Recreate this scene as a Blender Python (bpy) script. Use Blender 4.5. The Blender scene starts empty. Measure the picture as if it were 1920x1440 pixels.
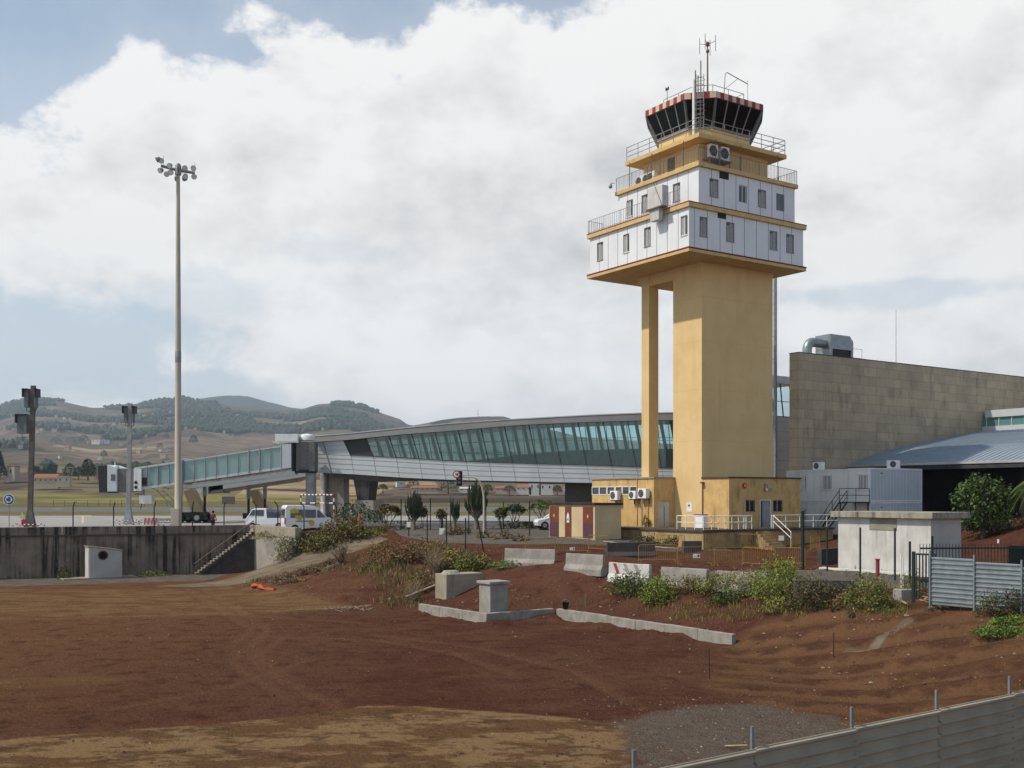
import bpy, bmesh, math, random
import numpy as np
from mathutils import Vector, Matrix, noise as mnoise
random.seed(7)
SC = bpy.context.scene
COL = SC.collection
F, CX, CY = 2000.0, 960.0, 932.0          # camera: focal length in photo pixels, horizon line
def R(px): return (px - CX) / F
def P(px, py, Y): return ((px - CX) / F * Y, Y, (CY - py) / F * Y)
def lerp(a, b, t): return a + (b - a) * t

# ------------------------------------------------------------------ objects
ZB = {}
def tag(o, label=None, cat=None, group=None, kind=None):
    if label: o['label'] = label
    if cat: o['category'] = cat
    if group: o['group'] = group
    if kind: o['kind'] = kind
    return o
def thing(name, label, cat, loc=(0, 0, 0), rz=0, group=None, rot=None):
    o = bpy.data.objects.new(name, None)
    o.empty_display_size = .3
    COL.objects.link(o)
    o.location = loc
    o.rotation_euler = rot if rot else (0, 0, rz)
    return tag(o, label, cat, group)
def children(o): return [c for c in bpy.data.objects if c.parent == o]
def dup(o, loc=None, rz=None, label=None, group=None, parent=None, sc=None):
    kids = children(o)
    c = o.copy(); COL.objects.link(c)
    if parent: c.parent = parent
    if loc is not None: c.location = loc
    if rz is not None: c.rotation_euler = (0, 0, rz)
    if sc is not None: c.scale = (sc, sc, sc) if not hasattr(sc, '__len__') else sc
    if label: c['label'] = label
    if group: c['group'] = group
    for k in kids: dup(k, parent=c)
    return c

class MB:
    def __init__(s): s.v = []; s.f = []; s.mi = []; s.sm = []
    def add(s, vs, fs, m=0, smooth=False):
        n = len(s.v); s.v.extend([tuple(p) for p in vs])
        for f in fs:
            s.f.append([i + n for i in f]); s.mi.append(m); s.sm.append(smooth)
    def hexa(s, p, m=0):
        s.add(p, [(0, 3, 2, 1), (4, 5, 6, 7), (0, 1, 5, 4), (1, 2, 6, 5), (2, 3, 7, 6), (3, 0, 4, 7)], m)
    def box(s, x0, x1, y0, y1, z0, z1, m=0):
        s.hexa([(x0, y0, z0), (x1, y0, z0), (x1, y1, z0), (x0, y1, z0), (x0, y0, z1), (x1, y0, z1), (x1, y1, z1), (x0, y1, z1)], m)
    def boxf(s, fn, a0, a1, b0, b1, d0, d1, m=0):
        s.hexa([fn(a0, b0, d1), fn(a1, b0, d1), fn(a1, b0, d0), fn(a0, b0, d0), fn(a0, b1, d1), fn(a1, b1, d1), fn(a1, b1, d0), fn(a0, b1, d0)], m)
    def loft(s, rings, m=0, caps=True, smooth=False, closed=True):
        n = len(rings[0]); vs = [p for r in rings for p in r]; fs = []
        for i in range(len(rings) - 1):
            for j in range(n if closed else n - 1):
                k = (j + 1) % n
                fs.append((i * n + j, i * n + k, (i + 1) * n + k, (i + 1) * n + j))
        s.add(vs, fs, m, smooth)
        if caps:
            s.add(rings[0], [tuple(reversed(range(n)))], m); s.add(rings[-1], [tuple(range(n))], m)
    def prism(s, poly, z0, z1, m=0):
        s.loft([[(x, y, z0) for x, y in poly], [(x, y, z1) for x, y in poly]], m)
    def tube(s, pts, r, n=6, m=0, smooth=True, caps=True):
        pts = [Vector(p) for p in pts]
        rr = [float(q) for q in (r if hasattr(r, "__len__") else [r] * len(pts))]
        rings = []; up = None
        for i, p in enumerate(pts):
            d = (pts[min(i + 1, len(pts) - 1)] - pts[max(i - 1, 0)])
            if d.length < 1e-9: d = Vector((0, 0, 1))
            d.normalize()
            if up is None:
                up = Vector((0, 0, 1)) if abs(d.z) < .9 else Vector((1, 0, 0))
            a = d.cross(up)
            if a.length < 1e-4: a = d.cross(Vector((0, 1, .3)))
            a.normalize(); b = a.cross(d); b.normalize(); up = b
            o = math.pi / 4 if n == 4 else 0
            rings.append([p + rr[i] * (a * math.cos(o + 2 * math.pi * j / n) + b * math.sin(o + 2 * math.pi * j / n)) for j in range(n)])
        s.loft(rings, m, caps, smooth)
    def rail(s, pts, r=.025, m=0, n=5): s.tube(pts, r, n, m)
    def lathe(s, cx, cy, prof, n=12, m=0, smooth=True):
        s.loft([[(cx + r * math.cos(2 * math.pi * j / n), cy + r * math.sin(2 * math.pi * j / n), z) for j in range(n)] for r, z in prof], m, True, smooth)
    def disc(s, c, nrm, r, n=14, m=0, th=.02):
        c = Vector(c); nrm = Vector(nrm).normalized()
        s.tube([c - nrm * th / 2, c + nrm * th / 2], r, n, m, smooth=False)
    def wall(s, fn, a0, a1, b0, b1, holes, depth, m=0, mr=None):
        xs = sorted(set([a0, a1] + [h[0] for h in holes] + [h[1] for h in holes]))
        ys = sorted(set([b0, b1] + [h[2] for h in holes] + [h[3] for h in holes]))
        for i in range(len(xs) - 1):
            for j in range(len(ys) - 1):
                x, y = (xs[i] + xs[i + 1]) / 2, (ys[j] + ys[j + 1]) / 2
                if any(h[0] < x < h[1] and h[2] < y < h[3] for h in holes): continue
                s.add([fn(xs[i], ys[j], 0), fn(xs[i + 1], ys[j], 0), fn(xs[i + 1], ys[j + 1], 0), fn(xs[i], ys[j + 1], 0)], [(0, 1, 2, 3)], m)
        for x0, x1, y0, y1 in holes:
            q = [(x0, y0), (x1, y0), (x1, y1), (x0, y1)]
            for k in range(4):
                p0, p1 = q[k], q[(k + 1) % 4]
                s.add([fn(p0[0], p0[1], 0), fn(p1[0], p1[1], 0), fn(p1[0], p1[1], -depth), fn(p0[0], p0[1], -depth)], [(0, 1, 2, 3)], m if mr is None else mr)
            s.add([fn(x0, y0, -depth), fn(x1, y0, -depth), fn(x1, y1, -depth), fn(x0, y1, -depth)], [(0, 1, 2, 3)], m if mr is None else mr)
    def railing(s, pts, h=1.0, bars=.2, r=.02, rails=(1.0,), posts=2.0, m=0, rb=.012):
        for a, b in zip(pts[:-1], pts[1:]):
            a = Vector(a); b = Vector(b); L = (b - a).length
            for q in rails: s.tube([a + Vector((0, 0, h * q)), b + Vector((0, 0, h * q))], r, 5, m)
            n = max(1, round(L / posts))
            for i in range(n + 1):
                p = a.lerp(b, i / n); s.tube([p, p + Vector((0, 0, h))], r, 5, m)
            if bars:
                n = max(1, round(L / bars))
                for i in range(n):
                    p = a.lerp(b, (i + .5) / n); s.tube([p + Vector((0, 0, .06)), p + Vector((0, 0, h))], rb, 4, m)
    def build(s, name, mats, parent=None, loc=(0, 0, 0), rot=(0, 0, 0), bevel=0, zb=None):
        me = bpy.data.meshes.new(name)
        me.from_pydata(s.v, [], s.f)
        if not isinstance(mats, (list, tuple)): mats = [mats]
        for m in mats: me.materials.append(M[m] if isinstance(m, str) else m)
        me.polygons.foreach_set('material_index', s.mi)
        me.polygons.foreach_set('use_smooth', s.sm)
        me.update()
        o = bpy.data.objects.new(name, me); COL.objects.link(o)
        o.location = loc; o.rotation_euler = rot
        if parent: o.parent = parent
        if bevel:
            b = o.modifiers.new('bevel', 'BEVEL'); b.width = bevel; b.segments = 2; b.limit_method = 'ANGLE'
        return o

class Frame:                                # a local frame on the ground: u, v axes turned by th about (x, y)
    def __init__(s, x, y, th): s.x, s.y, s.th, s.c, s.s = x, y, th, math.cos(th), math.sin(th)
    def w(s, u, v, z=0): return (s.x + s.c * u - s.s * v, s.y + s.s * u + s.c * v, z)
    def u_at(s, px, v): r = R(px); return (r * (s.y + s.c * v) - (s.x - s.s * v)) / (s.c - r * s.s)
    def v_at(s, px, u): r = R(px); return (s.x + s.c * u - r * (s.y + s.s * u)) / (s.s + r * s.c)
    def Y(s, u, v): return s.y + s.s * u + s.c * v
    def z(s, py, u, v): return (CY - py) / F * s.Y(u, v)
TH = math.atan2(.556, .831)                 # everything built on the airport's grid shares this turn

# ------------------------------------------------------------------ materials
M = {}
def nodes_of(name):
    m = bpy.data.materials.new(name); m.use_nodes = True
    nt = m.node_tree; b = nt.nodes['Principled BSDF']
    M[name] = m
    return m, nt, b
def N(nt, t, **kw):
    n = nt.nodes.new(t)
    for k, v in kw.items():
        if k in n.inputs: n.inputs[k].default_value = v
        else: setattr(n, k, v)
    return n
def mixc(nt, fac, a, b, bt='MIX'):
    n = nt.nodes.new('ShaderNodeMix'); n.data_type = 'RGBA'; n.blend_type = bt
    for sock, val in ((n.inputs[0], fac), (n.inputs[6], a), (n.inputs[7], b)):
        if hasattr(val, 'is_linked') or hasattr(val, 'links'): nt.links.new(val, sock)
        elif isinstance(val, (int, float)): sock.default_value = val
        else: sock.default_value = (*val, 1) if len(val) == 3 else val
    return n.outputs[2]
def math_(nt, op, a, b=None, c=None, clamp=False):
    n = nt.nodes.new('ShaderNodeMath'); n.operation = op; n.use_clamp = clamp
    for i, v in enumerate((a, b, c)):
        if v is None: continue
        if isinstance(v, (int, float)): n.inputs[i].default_value = v
        else: nt.links.new(v, n.inputs[i])
    return n.outputs[0]
def ss(nt, x, lo, hi):
    n = nt.nodes.new('ShaderNodeMapRange'); n.interpolation_type = 'SMOOTHSTEP'
    nt.links.new(x, n.inputs[0]); n.inputs[1].default_value = lo; n.inputs[2].default_value = hi
    return n.outputs[0]
def noise(nt, vec, scale, detail=4, rough=.55):
    n = N(nt, 'ShaderNodeTexNoise', Scale=scale, Detail=detail, Roughness=rough)
    if vec is not None: nt.links.new(vec, n.inputs['Vector'])
    return n.outputs[0]
def coords(nt, scale=(1, 1, 1), space='Object', loc=(0, 0, 0)):
    if space == 'pos':
        g = nt.nodes.new('ShaderNodeNewGeometry'); out = g.outputs['Position']
    else:
        t = nt.nodes.new('ShaderNodeTexCoord'); out = t.outputs[space]
    mp = nt.nodes.new('ShaderNodeMapping'); mp.inputs['Scale'].default_value = scale; mp.inputs['Location'].default_value = loc
    nt.links.new(out, mp.inputs[0]); return mp.outputs[0]
def pm(name, col, col2=None, scale=1.5, rough=.8, metal=0, bump=0, bscale=20, streak=None, streak_amt=.5, sscale=(2.2, 2.2, .12), spec=.22, vary=.18, grime=None, sr=(.48, .72)):
    """painted / mineral surface: two-tone noise, optional vertical dirt streaks, fine bump"""
    m, nt, b = nodes_of(name)
    if col2 is None: col2 = tuple(c * (1 - vary) for c in col)
    v = coords(nt)
    n1 = noise(nt, v, scale, 6, .6)
    c = mixc(nt, ss(nt, n1, .35, .68), col, col2)
    if streak:
        sv = coords(nt, sscale)
        n2 = noise(nt, sv, 1.6, 5, .65)
        n3 = noise(nt, v, .35, 3)
        f = math_(nt, 'MULTIPLY', ss(nt, n2, sr[0], sr[1]), math_(nt, 'MULTIPLY', ss(nt, n3, .3, .65), streak_amt))
        c = mixc(nt, f, c, streak)
    if grime:
        n4 = noise(nt, v, 3.3, 8, .7)
        c = mixc(nt, ss(nt, n4, .56, .68), c, grime)
    nt.links.new(c, b.inputs['Base Color'])
    b.inputs['Roughness'].default_value = rough; b.inputs['Metallic'].default_value = metal
    b.inputs['Specular IOR Level'].default_value = spec
    if bump:
        nb = noise(nt, v, bscale, 6, .6)
        bp = N(nt, 'ShaderNodeBump', Strength=bump, Distance=.02); nt.links.new(nb, bp.inputs['Height'])
        nt.links.new(bp.outputs[0], b.inputs['Normal'])
    return m
def glass(name, tint, refl=.25, rough=.02, gcol=(.9, .95, 1), dcol=None, damt=0):
    m, nt, b = nodes_of(name); nt.nodes.remove(b)
    out = nt.nodes['Material Output']
    t = N(nt, 'ShaderNodeBsdfTransparent', Color=(*tint, 1))
    g = N(nt, 'ShaderNodeBsdfGlossy', Color=(*gcol, 1), Roughness=rough)
    fr = N(nt, 'ShaderNodeFresnel', IOR=1.5)
    mx = nt.nodes.new('ShaderNodeMixShader')
    f = math_(nt, 'MULTIPLY_ADD', fr.outputs[0], 1.0, refl, clamp=True)
    nt.links.new(f, mx.inputs[0]); nt.links.new(t.outputs[0], mx.inputs[1]); nt.links.new(g.outputs[0], mx.inputs[2])
    last = mx.outputs[0]
    if damt:
        df = N(nt, 'ShaderNodeBsdfDiffuse', Color=(*dcol, 1)); m2 = nt.nodes.new('ShaderNodeMixShader'); m2.inputs[0].default_value = damt
        nt.links.new(last, m2.inputs[1]); nt.links.new(df.outputs[0], m2.inputs[2]); last = m2.outputs[0]
    nt.links.new(last, out.inputs[0]); return m

pm('yellow_render', (.68, .50, .25), (.62, .445, .21), .5, .85, bump=.25, bscale=12, streak=(.48, .33, .14), streak_amt=.3, sscale=(1.1, 1.1, .05))
pm('yellow_stained', (.60, .41, .175), (.50, .33, .13), 1.2, .9, bump=.4, bscale=14, streak=(.16, .105, .05), streak_amt=.8, sscale=(1.6, 1.6, .3), grime=(.42, .28, .12))
pm('platform_stained', (.42, .31, .15), (.30, .21, .10), 1.3, .95, bump=.5, bscale=10, streak=(.07, .055, .04), streak_amt=.95, sscale=(1.3, 1.3, .5), grime=(.11, .09, .055))
pm('kiosk_cream', (.56, .45, .27), (.50, .395, .23), 1, .85, bump=.2, bscale=25, streak=(.36, .27, .16), streak_amt=.3)
pm('white_panel', (.70, .735, .755), (.66, .69, .71), .5, .45, streak=(.55, .54, .51), streak_amt=.35, sscale=(1.4, 1.4, .1))
pm('panel_joint', (.12, .12, .13))
pm('red_trim', (.20, .035, .03), vary=.3)
pm('cornice_yellow', (.60, .43, .19), (.52, .36, .15), 1.5, .85, streak=(.30, .21, .10), streak_amt=.5)
pm('roof_felt', (.09, .07, .065), vary=.4)
pm('dark_brown', (.055, .03, .028), vary=.3)
pm('frame_white', (.72, .72, .70), rough=.5)
pm('frame_grey', (.30, .31, .32), rough=.5)
pm('railing_metal', (.22, .225, .23), (.16, .13, .11), 4, .55, metal=.3)
pm('rusty_metal', (.15, .095, .072), (.18, .155, .135), 3, .8)
pm('white_metal', (.78, .78, .76), (.70, .70, .68), 3, .5)
pm('white_paint_worn', (.56, .555, .53), (.47, .46, .435), 1.4, .8, bump=.2, streak=(.30, .28, .25), streak_amt=.6, grime=(.52, .51, .48))
pm('red_paint', (.31, .048, .042), (.25, .042, .038), 3, .7)
pm('cream_paint', (.62, .50, .38), (.52, .42, .32), 3, .8)
pm('maroon_red', (.17, .052, .034), (.14, .045, .03), 2, .6)
pm('maroon_dark', (.10, .045, .055), (.085, .04, .05), 2, .7)
pm('dark_metal', (.018, .020, .022), rough=.5)
pm('dark_green_metal', (.020, .032, .030), rough=.5)
pm('steel_grey', (.30, .31, .32), (.22, .22, .22), 1.5, .55, metal=.2)
pm('galvanised', (.30, .345, .36), (.22, .26, .275), 2.2, .42, metal=.55, streak=(.22, .22, .22), streak_amt=.4, sscale=(.3, .3, 2))
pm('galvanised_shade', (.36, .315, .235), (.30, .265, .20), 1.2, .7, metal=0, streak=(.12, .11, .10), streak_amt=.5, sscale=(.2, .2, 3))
pm('weathered_steel', (.085, .075, .066), (.12, .108, .096), 2.5, .75, streak=(.22, .2, .18), streak_amt=.6)
pm('box_grey', (.15, .17, .18), vary=.2)
pm('concrete', (.32, .305, .27), (.235, .22, .19), 1.6, .9, bump=.5, bscale=16, streak=(.15, .125, .10), streak_amt=.8, sscale=(2.5, 2.5, .6), grime=(.26, .215, .175))
pm('concrete_warm', (.33, .29, .22), (.26, .225, .17), 1.3, .9, bump=.35, bscale=18, streak=(.12, .105, .08), streak_amt=.6, grime=(.23, .2, .15))
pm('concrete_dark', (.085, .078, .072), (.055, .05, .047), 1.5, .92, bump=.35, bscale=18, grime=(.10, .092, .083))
pm('wall_stained', (.235, .19, .155), (.15, .12, .10), .8, .95, bump=.4, bscale=9, streak=(.03, .026, .023), streak_amt=1.25, sscale=(1.5, 1.5, .05), grime=(.17, .14, .115), sr=(.44, .60))
pm('pier_concrete', (.34, .315, .27), (.28, .26, .22), 1.0, .9, bump=.25, bscale=14, streak=(.12, .11, .10), streak_amt=.7, sscale=(1.4, 1.4, .1))
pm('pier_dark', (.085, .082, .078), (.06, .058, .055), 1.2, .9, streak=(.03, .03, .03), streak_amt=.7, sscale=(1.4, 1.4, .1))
pm('mast_concrete', (.47, .43, .35), (.42, .38, .31), .6, .8, streak=(.3, .27, .22), streak_amt=.5, sscale=(2, 2, .05))
pm('cladding', (.53, .565, .58), (.48, .515, .53), .35, .38, metal=.15, streak=(.42, .43, .45), streak_amt=.25, sscale=(.5, .5, .06))
pm('seam', (.25, .24, .25))
pm('roof_metal', (.20, .195, .195), (.17, .165, .165), .3, .45, metal=.3)
pm('roof_edge', (.50, .51, .52), rough=.4, metal=.3)
pm('interior_dark', (.05, .055, .06), vary=.3)
pm('interior_floor', (.10, .13, .13), vary=.2)
pm('mullion_dark', (.05, .054, .056), rough=.5)
pm('bellows', (.17, .165, .16), (.12, .118, .115), 6, .8)
pm('tin_roof', (.29, .345, .39), (.255, .305, .345), .4, .5, metal=.25, streak=(.14, .17, .19), streak_amt=.3)
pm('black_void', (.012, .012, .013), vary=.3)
pm('container_white', (.74, .755, .75), (.68, .70, .69), .7, .5, streak=(.36, .36, .36), streak_amt=.4, sscale=(1.5, 1.5, .1))
pm('container_blue', (.45, .53, .57), (.41, .49, .53), .7, .5)
pm('hut_roof', (.36, .33, .26), (.24, .22, .17), 1.6, .95, bump=.4, streak=(.05, .045, .04), streak_amt=1, sscale=(3, 3, .3))
pm('hut_patch', (.27, .26, .21), vary=.2)
pm('hut_grey', (.44, .43, .40), (.37, .36, .335), .7, .85, bump=.2)
pm('rust_stain', (.14, .085, .05), vary=.4)
pm('hole_black', (.006, .006, .006))
pm('yellow_barrier', (.30, .185, .05), (.22, .135, .04), 4, .6)
pm('orange_plastic', (.45, .085, .025), (.33, .06, .02), 4, .6)
pm('sign_blue', (.03, .10, .28), rough=.4)
pm('sign_white', (.78, .78, .78), rough=.5)
pm('sign_red', (.45, .03, .03), rough=.5)
pm('tyre', (.015, .015, .016), rough=.9)
pm('car_white', (.78, .79, .80), vary=.04, rough=.25, spec=.6)
pm('van_yellow', (.62, .52, .04), rough=.4)
pm('tarp_blue', (.07, .085, .12), (.045, .055, .08), 3, .8)
pm('tail_red', (.35, .02, .03), rough=.3)
pm('lamp_glass', (.70, .70, .72), rough=.25)
pm('skin', (.22, .12, .085), vary=.05)
pm('shirt_maroon', (.17, .018, .04), vary=.2)
pm('trousers_dark', (.02, .02, .03))
pm('hair_dark', (.012, .010, .009))
pm('bark', (.12, .10, .08), (.07, .055, .045), 6, .95)
pm('twig', (.13, .095, .065), (.09, .065, .045), 6, .95)
pm('twig_pale', (.30, .25, .17), (.22, .18, .12), 6, .95)
pm('wood_pale', (.42, .34, .22), (.30, .24, .15), 3, .9)
pm('euphorbia_green', (.045, .060, .028), (.03, .042, .022), 2, .8)
pm('euphorbia_stem', (.20, .18, .12), (.12, .11, .075), 3, .9)
def leafmat(name, col, vary=.45):
    m, nt, b = nodes_of(name)
    v = coords(nt, space='pos')
    n1 = noise(nt, v, 1.7, 3); n2 = noise(nt, v, 9, 2)
    c = mixc(nt, ss(nt, n1, .35, .65), col, tuple(x * (1 - vary) for x in col))
    c = mixc(nt, math_(nt, 'MULTIPLY', ss(nt, n2, .4, .7), .5), c, (col[0] * 1.5, col[1] * 1.3, col[2]))
    nt.links.new(c, b.inputs['Base Color']); b.inputs['Roughness'].default_value = .65
    b.inputs['Specular IOR Level'].default_value = .25
    return m
leafmat('leaf_green', (0.098, 0.158, 0.033)); leafmat('leaf_dark', (0.032, 0.060, 0.021)); leafmat('leaf_yellow', (0.260, 0.276, 0.049))
leafmat('leaf_bright', (0.143, 0.247, 0.033)); leafmat('leaf_dry', (0.265, 0.180, 0.078)); leafmat('leaf_brown', (0.111, 0.072, 0.042))
leafmat('leaf_olive', (0.144, 0.144, 0.047)); leafmat('leaf_pale', (0.338, 0.325, 0.208)); leafmat('leaf_rust', (0.260, 0.111, 0.052)); leafmat('leaf_blue', (0.039, 0.072, 0.058))
leafmat('flower_yellow', (0.260, 0.240, 0.035)); leafmat('leaf_far', (0.026, 0.046, 0.026))
glass('cab_glass', (.16, .21, .21), .0, .01, (.55, .62, .62))
glass('gallery_glass', (.66, .84, .85), .03, .02, (.6, .8, .8), (.20, .36, .36), .05)
glass('bridge_glass', (.60, .78, .78), .06, .06, (.62, .86, .86), (.36, .52, .52), .5)
m, nt, b = nodes_of('window_glass'); b.inputs['Base Color'].default_value = (.045, .055, .062, 1); b.inputs['Roughness'].default_value = .06; b.inputs['Specular IOR Level'].default_value = .6
m, nt, b = nodes_of('clerestory_glass'); b.inputs['Base Color'].default_value = (.10, .21, .20, 1); b.inputs['Roughness'].default_value = .12
pm('curtain', (.36, .37, .36), (.28, .29, .29), 8, .8)
pm('curtain_grey', (.17, .21, .24), vary=.2)

# stone cladding in courses
m, nt, b = nodes_of('stone_blocks')
v = coords(nt); sp = N(nt, 'ShaderNodeSeparateXYZ'); nt.links.new(v, sp.inputs[0])
cb = N(nt, 'ShaderNodeCombineXYZ'); nt.links.new(math_(nt, 'ADD', sp.outputs[0], sp.outputs[1]), cb.inputs[0]); nt.links.new(sp.outputs[2], cb.inputs[1])
br = N(nt, 'ShaderNodeTexBrick', Scale=1.0); br.inputs['Mortar Size'].default_value = .014; br.inputs['Brick Width'].default_value = 1.7; br.inputs['Row Height'].default_value = .82
br.inputs['Color1'].default_value = (.46, .37, .25, 1); br.inputs['Color2'].default_value = (.375, .30, .205, 1); br.inputs['Mortar'].default_value = (.22, .175, .12, 1); br.offset = .37; br.squash = .7
nt.links.new(cb.outputs[0], br.inputs['Vector'])
n1 = noise(nt, v, .35, 6, .65); n2 = noise(nt, coords(nt, (.9, .9, .25)), 1.2, 6, .7)
c = mixc(nt, math_(nt, 'MULTIPLY', ss(nt, n1, .45, .75), .55), br.outputs[0], (.18, .155, .12))
c = mixc(nt, math_(nt, 'MULTIPLY', ss(nt, n2, .52, .7), .75), c, (.16, .14, .105))
nt.links.new(c, b.inputs['Base Color']); b.inputs['Roughness'].default_value = .92
bp = N(nt, 'ShaderNodeBump', Strength=.4, Distance=.03); nt.links.new(br.outputs[1], bp.inputs['Height']); bp.invert = True; nt.links.new(bp.outputs[0], b.inputs['Normal'])
# ------------------------------------------------------------------ camera, sun, sky
cam = bpy.data.cameras.new('camera'); co = bpy.data.objects.new('camera', cam); COL.objects.link(co)
co.location = (0, 0, 0); co.rotation_euler = (math.radians(90), 0, 0)
cam.sensor_width = 36; cam.lens = 36 * F / 1920; cam.shift_y = (CY - 720) / 1920; cam.clip_end = 30000; cam.clip_start = .5
SC.camera = co
SC.view_settings.view_transform = 'Standard'; SC.view_settings.look = 'None'; SC.view_settings.gamma = 1
SC.view_settings.exposure = EXPO = -0.03
SUN = Vector((-.768, -.201, 1.0)).normalized()
SUN_EL = math.asin(SUN.z); SUN_AZ = math.atan2(SUN.x, SUN.y)
sl = bpy.data.lights.new('sun', 'SUN'); sl.energy = 4.2; sl.angle = math.radians(1.0); sl.color = (1, .90, .77)
so = bpy.data.objects.new('sun', sl); COL.objects.link(so)
so.rotation_euler = (-SUN).to_track_quat('-Z', 'Y').to_euler()
so.location = (-40, -10, 60)

w = bpy.data.worlds.new('World'); SC.world = w; w.use_nodes = True
nt = w.node_tree; bg = nt.nodes['Background']; bg.inputs[1].default_value = .1
sky = N(nt, 'ShaderNodeTexSky'); sky.sky_type = 'NISHITA'; sky.sun_disc = False
sky.sun_elevation = SUN_EL; sky.sun_rotation = SUN_AZ % (2 * math.pi); sky.altitude = 600; sky.dust_density = 1.5
tc = N(nt, 'ShaderNodeTexCoord'); sx = N(nt, 'ShaderNodeSeparateXYZ'); nt.links.new(tc.outputs['Generated'], sx.inputs[0])
az = math_(nt, 'ARCTAN2', sx.outputs[0], sx.outputs[1]); el = math_(nt, 'ARCSINE', sx.outputs[2])
def azel(px, py):
    a = math.atan(R(px)); return a, math.atan((CY - py) / F * math.cos(a))
def cr(nt, x, pts, interp='EASE'):
    r = nt.nodes.new('ShaderNodeValToRGB'); r.color_ramp.interpolation = interp
    e = r.color_ramp.elements
    while len(e) > 1: e.remove(e[-1])
    for i, (p, v) in enumerate(pts):
        q = e[0] if i == 0 else e.new(p)
        q.position = p; q.color = (v, v, v, 1) if not hasattr(v, '__len__') else (*v, 1)
    nt.links.new(x, r.inputs[0]); return r.outputs[0]
# upper edge of the cloud bank, by compass direction
edge = [(-500, 215), (-100, 190), (0, 185), (75, 200), (130, 195), (190, 150), (240, 92), (290, 98), (335, 128), (395, 125), (432, 72), (475, 48), (540, 46), (600, 62), (680, 95), (745, 92), (800, 50), (870, 25), (960, 12), (1040, 2), (1110, -30), (1250, -130), (1450, -300), (2100, -420)]
pts = []
for px, py in edge:
    a, e = azel(px, py - (16 if px < 1100 else 0)); pts.append(((a + .75) / 1.5, e))
pts = [(0, .12)] + pts + [(.985, .62), (1, .16)]
bound = cr(nt, math_(nt, 'MULTIPLY_ADD', az, 1 / 1.5, .5), pts, 'LINEAR')
mp = N(nt, 'ShaderNodeMapping'); mp.inputs['Scale'].default_value = (1, 1, 1.5); nt.links.new(tc.outputs['Generated'], mp.inputs[0])
cv = mp.outputs[0]
nA = noise(nt, cv, 11, 12, .60); nB = noise(nt, cv, 3.2, 7, .55)
mp2 = N(nt, 'ShaderNodeMapping'); mp2.inputs['Scale'].default_value = (1, 1, 1.5); mp2.inputs['Location'].default_value = (-.035, -.01, .06); nt.links.new(tc.outputs['Generated'], mp2.inputs[0])
nA2 = noise(nt, mp2.outputs[0], 11, 6, .58); nB2 = noise(nt, mp2.outputs[0], 3.2, 5, .55)
d = math_(nt, 'MULTIPLY', math_(nt, 'SUBTRACT', bound, el), 11)
d = math_(nt, 'ADD', d, math_(nt, 'MULTIPLY', math_(nt, 'SUBTRACT', nA, .5), 2.2))
d = math_(nt, 'ADD', d, math_(nt, 'MULTIPLY', math_(nt, 'SUBTRACT', nB, .5), .8))
mask = ss(nt, d, -.08, .26)
wisp = math_(nt, 'MULTIPLY', ss(nt, d, -1.0, .2), .18)
mask = math_(nt, 'MAXIMUM', mask, wisp)
def blob(px, py, rx, ry):
    a, e = azel(px, py)
    u = math_(nt, 'MULTIPLY', math_(nt, 'SUBTRACT', az, a), F / rx); v_ = math_(nt, 'MULTIPLY', math_(nt, 'SUBTRACT', el, e), F / ry)
    q = math_(nt, 'SQRT', math_(nt, 'ADD', math_(nt, 'MULTIPLY', u, u), math_(nt, 'MULTIPLY', v_, v_)))
    return ss(nt, math_(nt, 'ADD', q, math_(nt, 'MULTIPLY', math_(nt, 'SUBTRACT', nA, .5), 2.6)), 1.15, .45)
for px, py, rx, ry, k in ((60, 655, 330, 115, .95), (380, 560, 170, 60, .4), (1740, 548, 240, 26, .5), (1330, 560, 200, 18, .2), (650, 470, 120, 30, .25), (300, 730, 320, 45, .75)):
    mask = math_(nt, 'MULTIPLY', mask, math_(nt, 'SUBTRACT', 1.0, math_(nt, 'MULTIPLY', blob(px, py, rx, ry), k)))
relief = math_(nt, 'ADD', math_(nt, 'MULTIPLY', math_(nt, 'SUBTRACT', nA, nA2), 1.5), math_(nt, 'MULTIPLY', math_(nt, 'SUBTRACT', nB, nB2), 2.6))
rim = ss(nt, math_(nt, 'SUBTRACT', bound, el), .13, .0)
body = math_(nt, 'MULTIPLY', ss(nt, nB, .62, .36), .35)
lum = math_(nt, 'ADD', math_(nt, 'ADD', math_(nt, 'MULTIPLY_ADD', relief, .95, .60), math_(nt, 'MULTIPLY', rim, .22)), body, clamp=True)
ccol = cr(nt, lum, [(0, (.58, .58, .59)), (.3, (.71, .705, .70)), (.6, (.83, .82, .81)), (1, (.96, .95, .935))], 'LINEAR')
cl10 = N(nt, 'ShaderNodeVectorMath'); cl10.operation = 'SCALE'; cl10.inputs['Scale'].default_value = 10.0 * 1.31; nt.links.new(mixc(nt, 1.0, ccol, cr(nt, el, [(0, (1.0, 1.0, 1.0)), (.05, (1.0, 1.0, 1.0)), (.22, (.80, .80, .80))], 'LINEAR'), 'MULTIPLY'), cl10.inputs[0])
# blue sky whitened by haze towards the horizon
haze_f = cr(nt, el, [(0, .92), (.10, .80), (.22, .42), (.36, .28), (.8, .06)], 'LINEAR')
skyc = mixc(nt, haze_f, mixc(nt, 1.0, sky.outputs[0], (1.42, 1.5, 1.42), 'MULTIPLY'), (7.3, 7.9, 8.4))
fin = mixc(nt, mask, skyc, cl10.outputs[0])
nt.links.new(fin, bg.inputs[0])

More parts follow.
